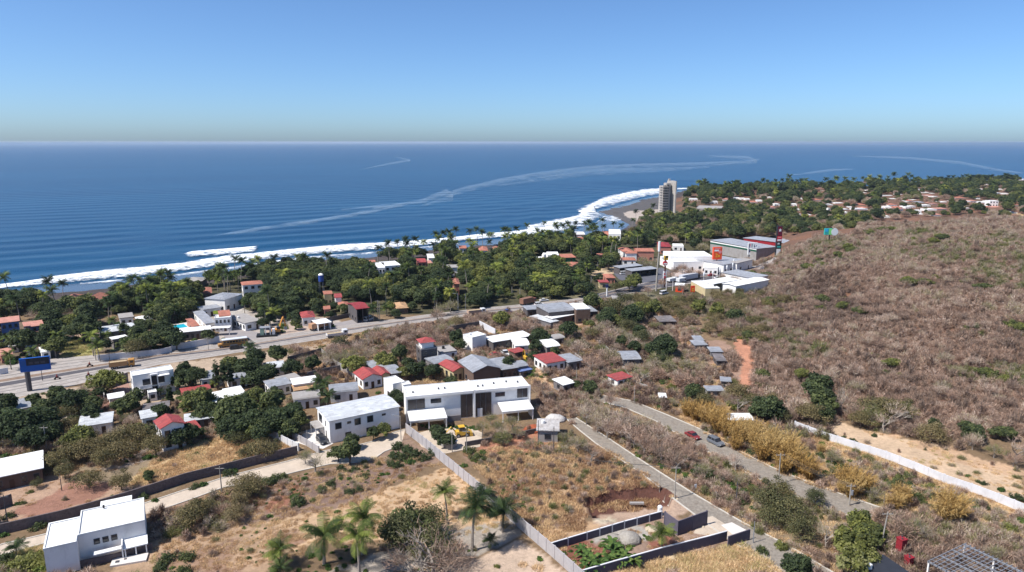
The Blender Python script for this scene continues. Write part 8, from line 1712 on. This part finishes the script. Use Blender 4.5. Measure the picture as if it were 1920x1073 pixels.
for k_, (pl, st_) in enumerate((([(-500,700),(-5,715),(-5,1080),(-500,1400)], 3.4), ([(-500,1080),(300,1085),(1920,1085),(2300,1500),(-500,1500)], 2.6), ([(1925,870),(2400,900),(2500,1400),(1925,1200)], 2.8))): LOW += field(pl, st_, sk, .5, 1.0, st, 70+k_, cond=gnz(8, .35, 71))
mass('low_scrub', sk, LOW)
OUT = field([(-600,610),(-70,590),(-50,700),(-600,760)], 6, ['leafy0', 'leafy1', 'dense0'], .8, 1.3, (0, .6), 80, foot=False) + field([(-500,760),(-30,790),(-30,1000),(-500,1100)], 12, ['leafy0', 'sparse0'], .6, 1.0, (0, .6), 81)
mass('outlying_trees', sorted(set(p[0] for p in OUT)), OUT)
WEEDS = []
wd = ['weed0', 'weed0', 'weed0', 'bush1']
WEEDS += field([(270,965),(430,918),(620,880),(760,845),(830,870),(640,955),(300,1020)], 1.9, wd, .35, .8, (0,.6), 21, cond=gnz(6, .58, 15))
WEEDS += field([(290,1015),(560,975),(700,1000),(960,1020),(900,1085),(290,1085)], 2.2, wd, .3, .7, (.1,.7), 22, cond=gnz(5, .64, 16))
WEEDS += field([(1170,830),(1260,850),(1400,905),(1480,960),(1420,965),(1290,905),(1200,858)], 1.5, wd, .5, 1.0, (.1,.5), 23, cond=gnz(5, .25, 17))
WEEDS += field([(1500,840),(1700,890),(1920,970),(1920,1000),(1700,955),(1540,900)], 2.3, wd, .5, 1.0, (.1,.7), 24, cond=gnz(6, .55, 18))
WEEDS += field([(870,850),(940,840),(1000,930),(1010,960),(960,950)], 1.8, wd, .4, .9, (.2,.7), 25, cond=gnz(5, .45, 19))
WEEDS += field([(1030,1025),(1240,978),(1330,1010),(1100,1078)], 1.5, wd, .3, .7, (.2,.8), 26, cond=gnz(4, .55, 20))
WEEDS += field([(560,740),(760,700),(1000,712),(1050,745),(1160,765),(1250,770),(1260,700),(1100,640),(860,600),(700,640),(620,690)], 3.0, wd, .6, 1.2, (.1,.8), 27, cond=gnz(9, .6, 22))
WEEDS += field([(0,760),(240,740),(500,730),(560,790),(300,860),(0,900)], 3.0, wd, .6, 1.2, (.1,.8), 28, cond=gnz(9, .5, 23))
WEEDS += field([(0,610),(330,600),(500,600),(640,600),(640,612),(300,655),(0,690)], 4.0, wd, 1.0, 2.0, (.0,.7), 29, cond=gnz(9, .5, 24))
WEEDS += field([(530,672),(700,618),(860,596),(1000,580),(1000,590),(860,606),(700,640)], 1.8, wd, .4, .9, (.2,.8), 30, cond=gnz(7, .5, 25))
WEEDS += field([(785,803),(900,808),(900,800),(790,796)], .8, ['weed0'], .5, .8, (.2,.5), 31)
WEEDS += field([(1080,712),(1150,708),(1160,722),(1100,728)], 1.2, ['weed0'], .6, .9, (.2,.6), 32)
mass('weeds', wd, WEEDS)
# foliage samples nobody placed are not needed
for k, pr in list(PROTO.items()):
    if not pr['used']:
        o = pr['o']
        if k in ('tuft0', 'tuft1', 'weed0'):
            q = {'tuft0': (980,1060), 'tuft1': (1010,1066), 'weed0': (1012,1050)}[k]; p = P(*q, 0); o.location = (p.x, p.y, 0); o['tint'] = .5
            tag(o, {'tuft0': 'small straw tuft left of two by the panel wall foot', 'tuft1': 'larger straw tuft at the picture bottom by the panel wall', 'weed0': 'low green weed clump on the bare ground near the panel wall'}[k], 'grass' if k != 'weed0' else 'weed')
        elif not any(k == p[0] for p in []):
            for c in list(o.children): bpy.data.objects.remove(c)
            bpy.data.objects.remove(o)
# ------------------------------------------------------------------ labels of the far town houses
rows_ = sorted(FARB, key=lambda q: q[3]); third = {}
def cell(px, py):
    a = ['left', 'left middle', 'middle', 'right middle', 'right'][min(4, int((px-1280)/128))]; b = 'shore' if py < 366 else ('central' if py < 380 else 'inland')
    return a, b
seen = {}
for e, cc, px, py in FARB: seen.setdefault((cc,)+cell(px, py), []).append((px, py, e))
for (cc, a, b), L_ in seen.items():
    L_.sort(key=lambda q: q[0])
    for i, (px, py, e) in enumerate(L_):
        tag(e, '%s house, %s from left, %s row, %s of town' % (cc, ORD[i].replace('nearest', 'first'), b, a), 'house', 'far town houses among the trees')
# ------------------------------------------------------------------ haze
m, n_, b, out = newmat('haze_air'); n_.nodes.remove(b); pv = n_.nodes.new('ShaderNodeVolumePrincipled'); pv.inputs['Color'].default_value = (.72,.84,1,1); pv.inputs['Density'].default_value = HAZE; pv.inputs['Anisotropy'].default_value = .2
n_.links.new(pv.outputs[0], out.inputs['Volume'])
hz = MB().box(-13000,-900,-12,13000,60000,80).build('haze', m); tag(hz, kind='stuff')
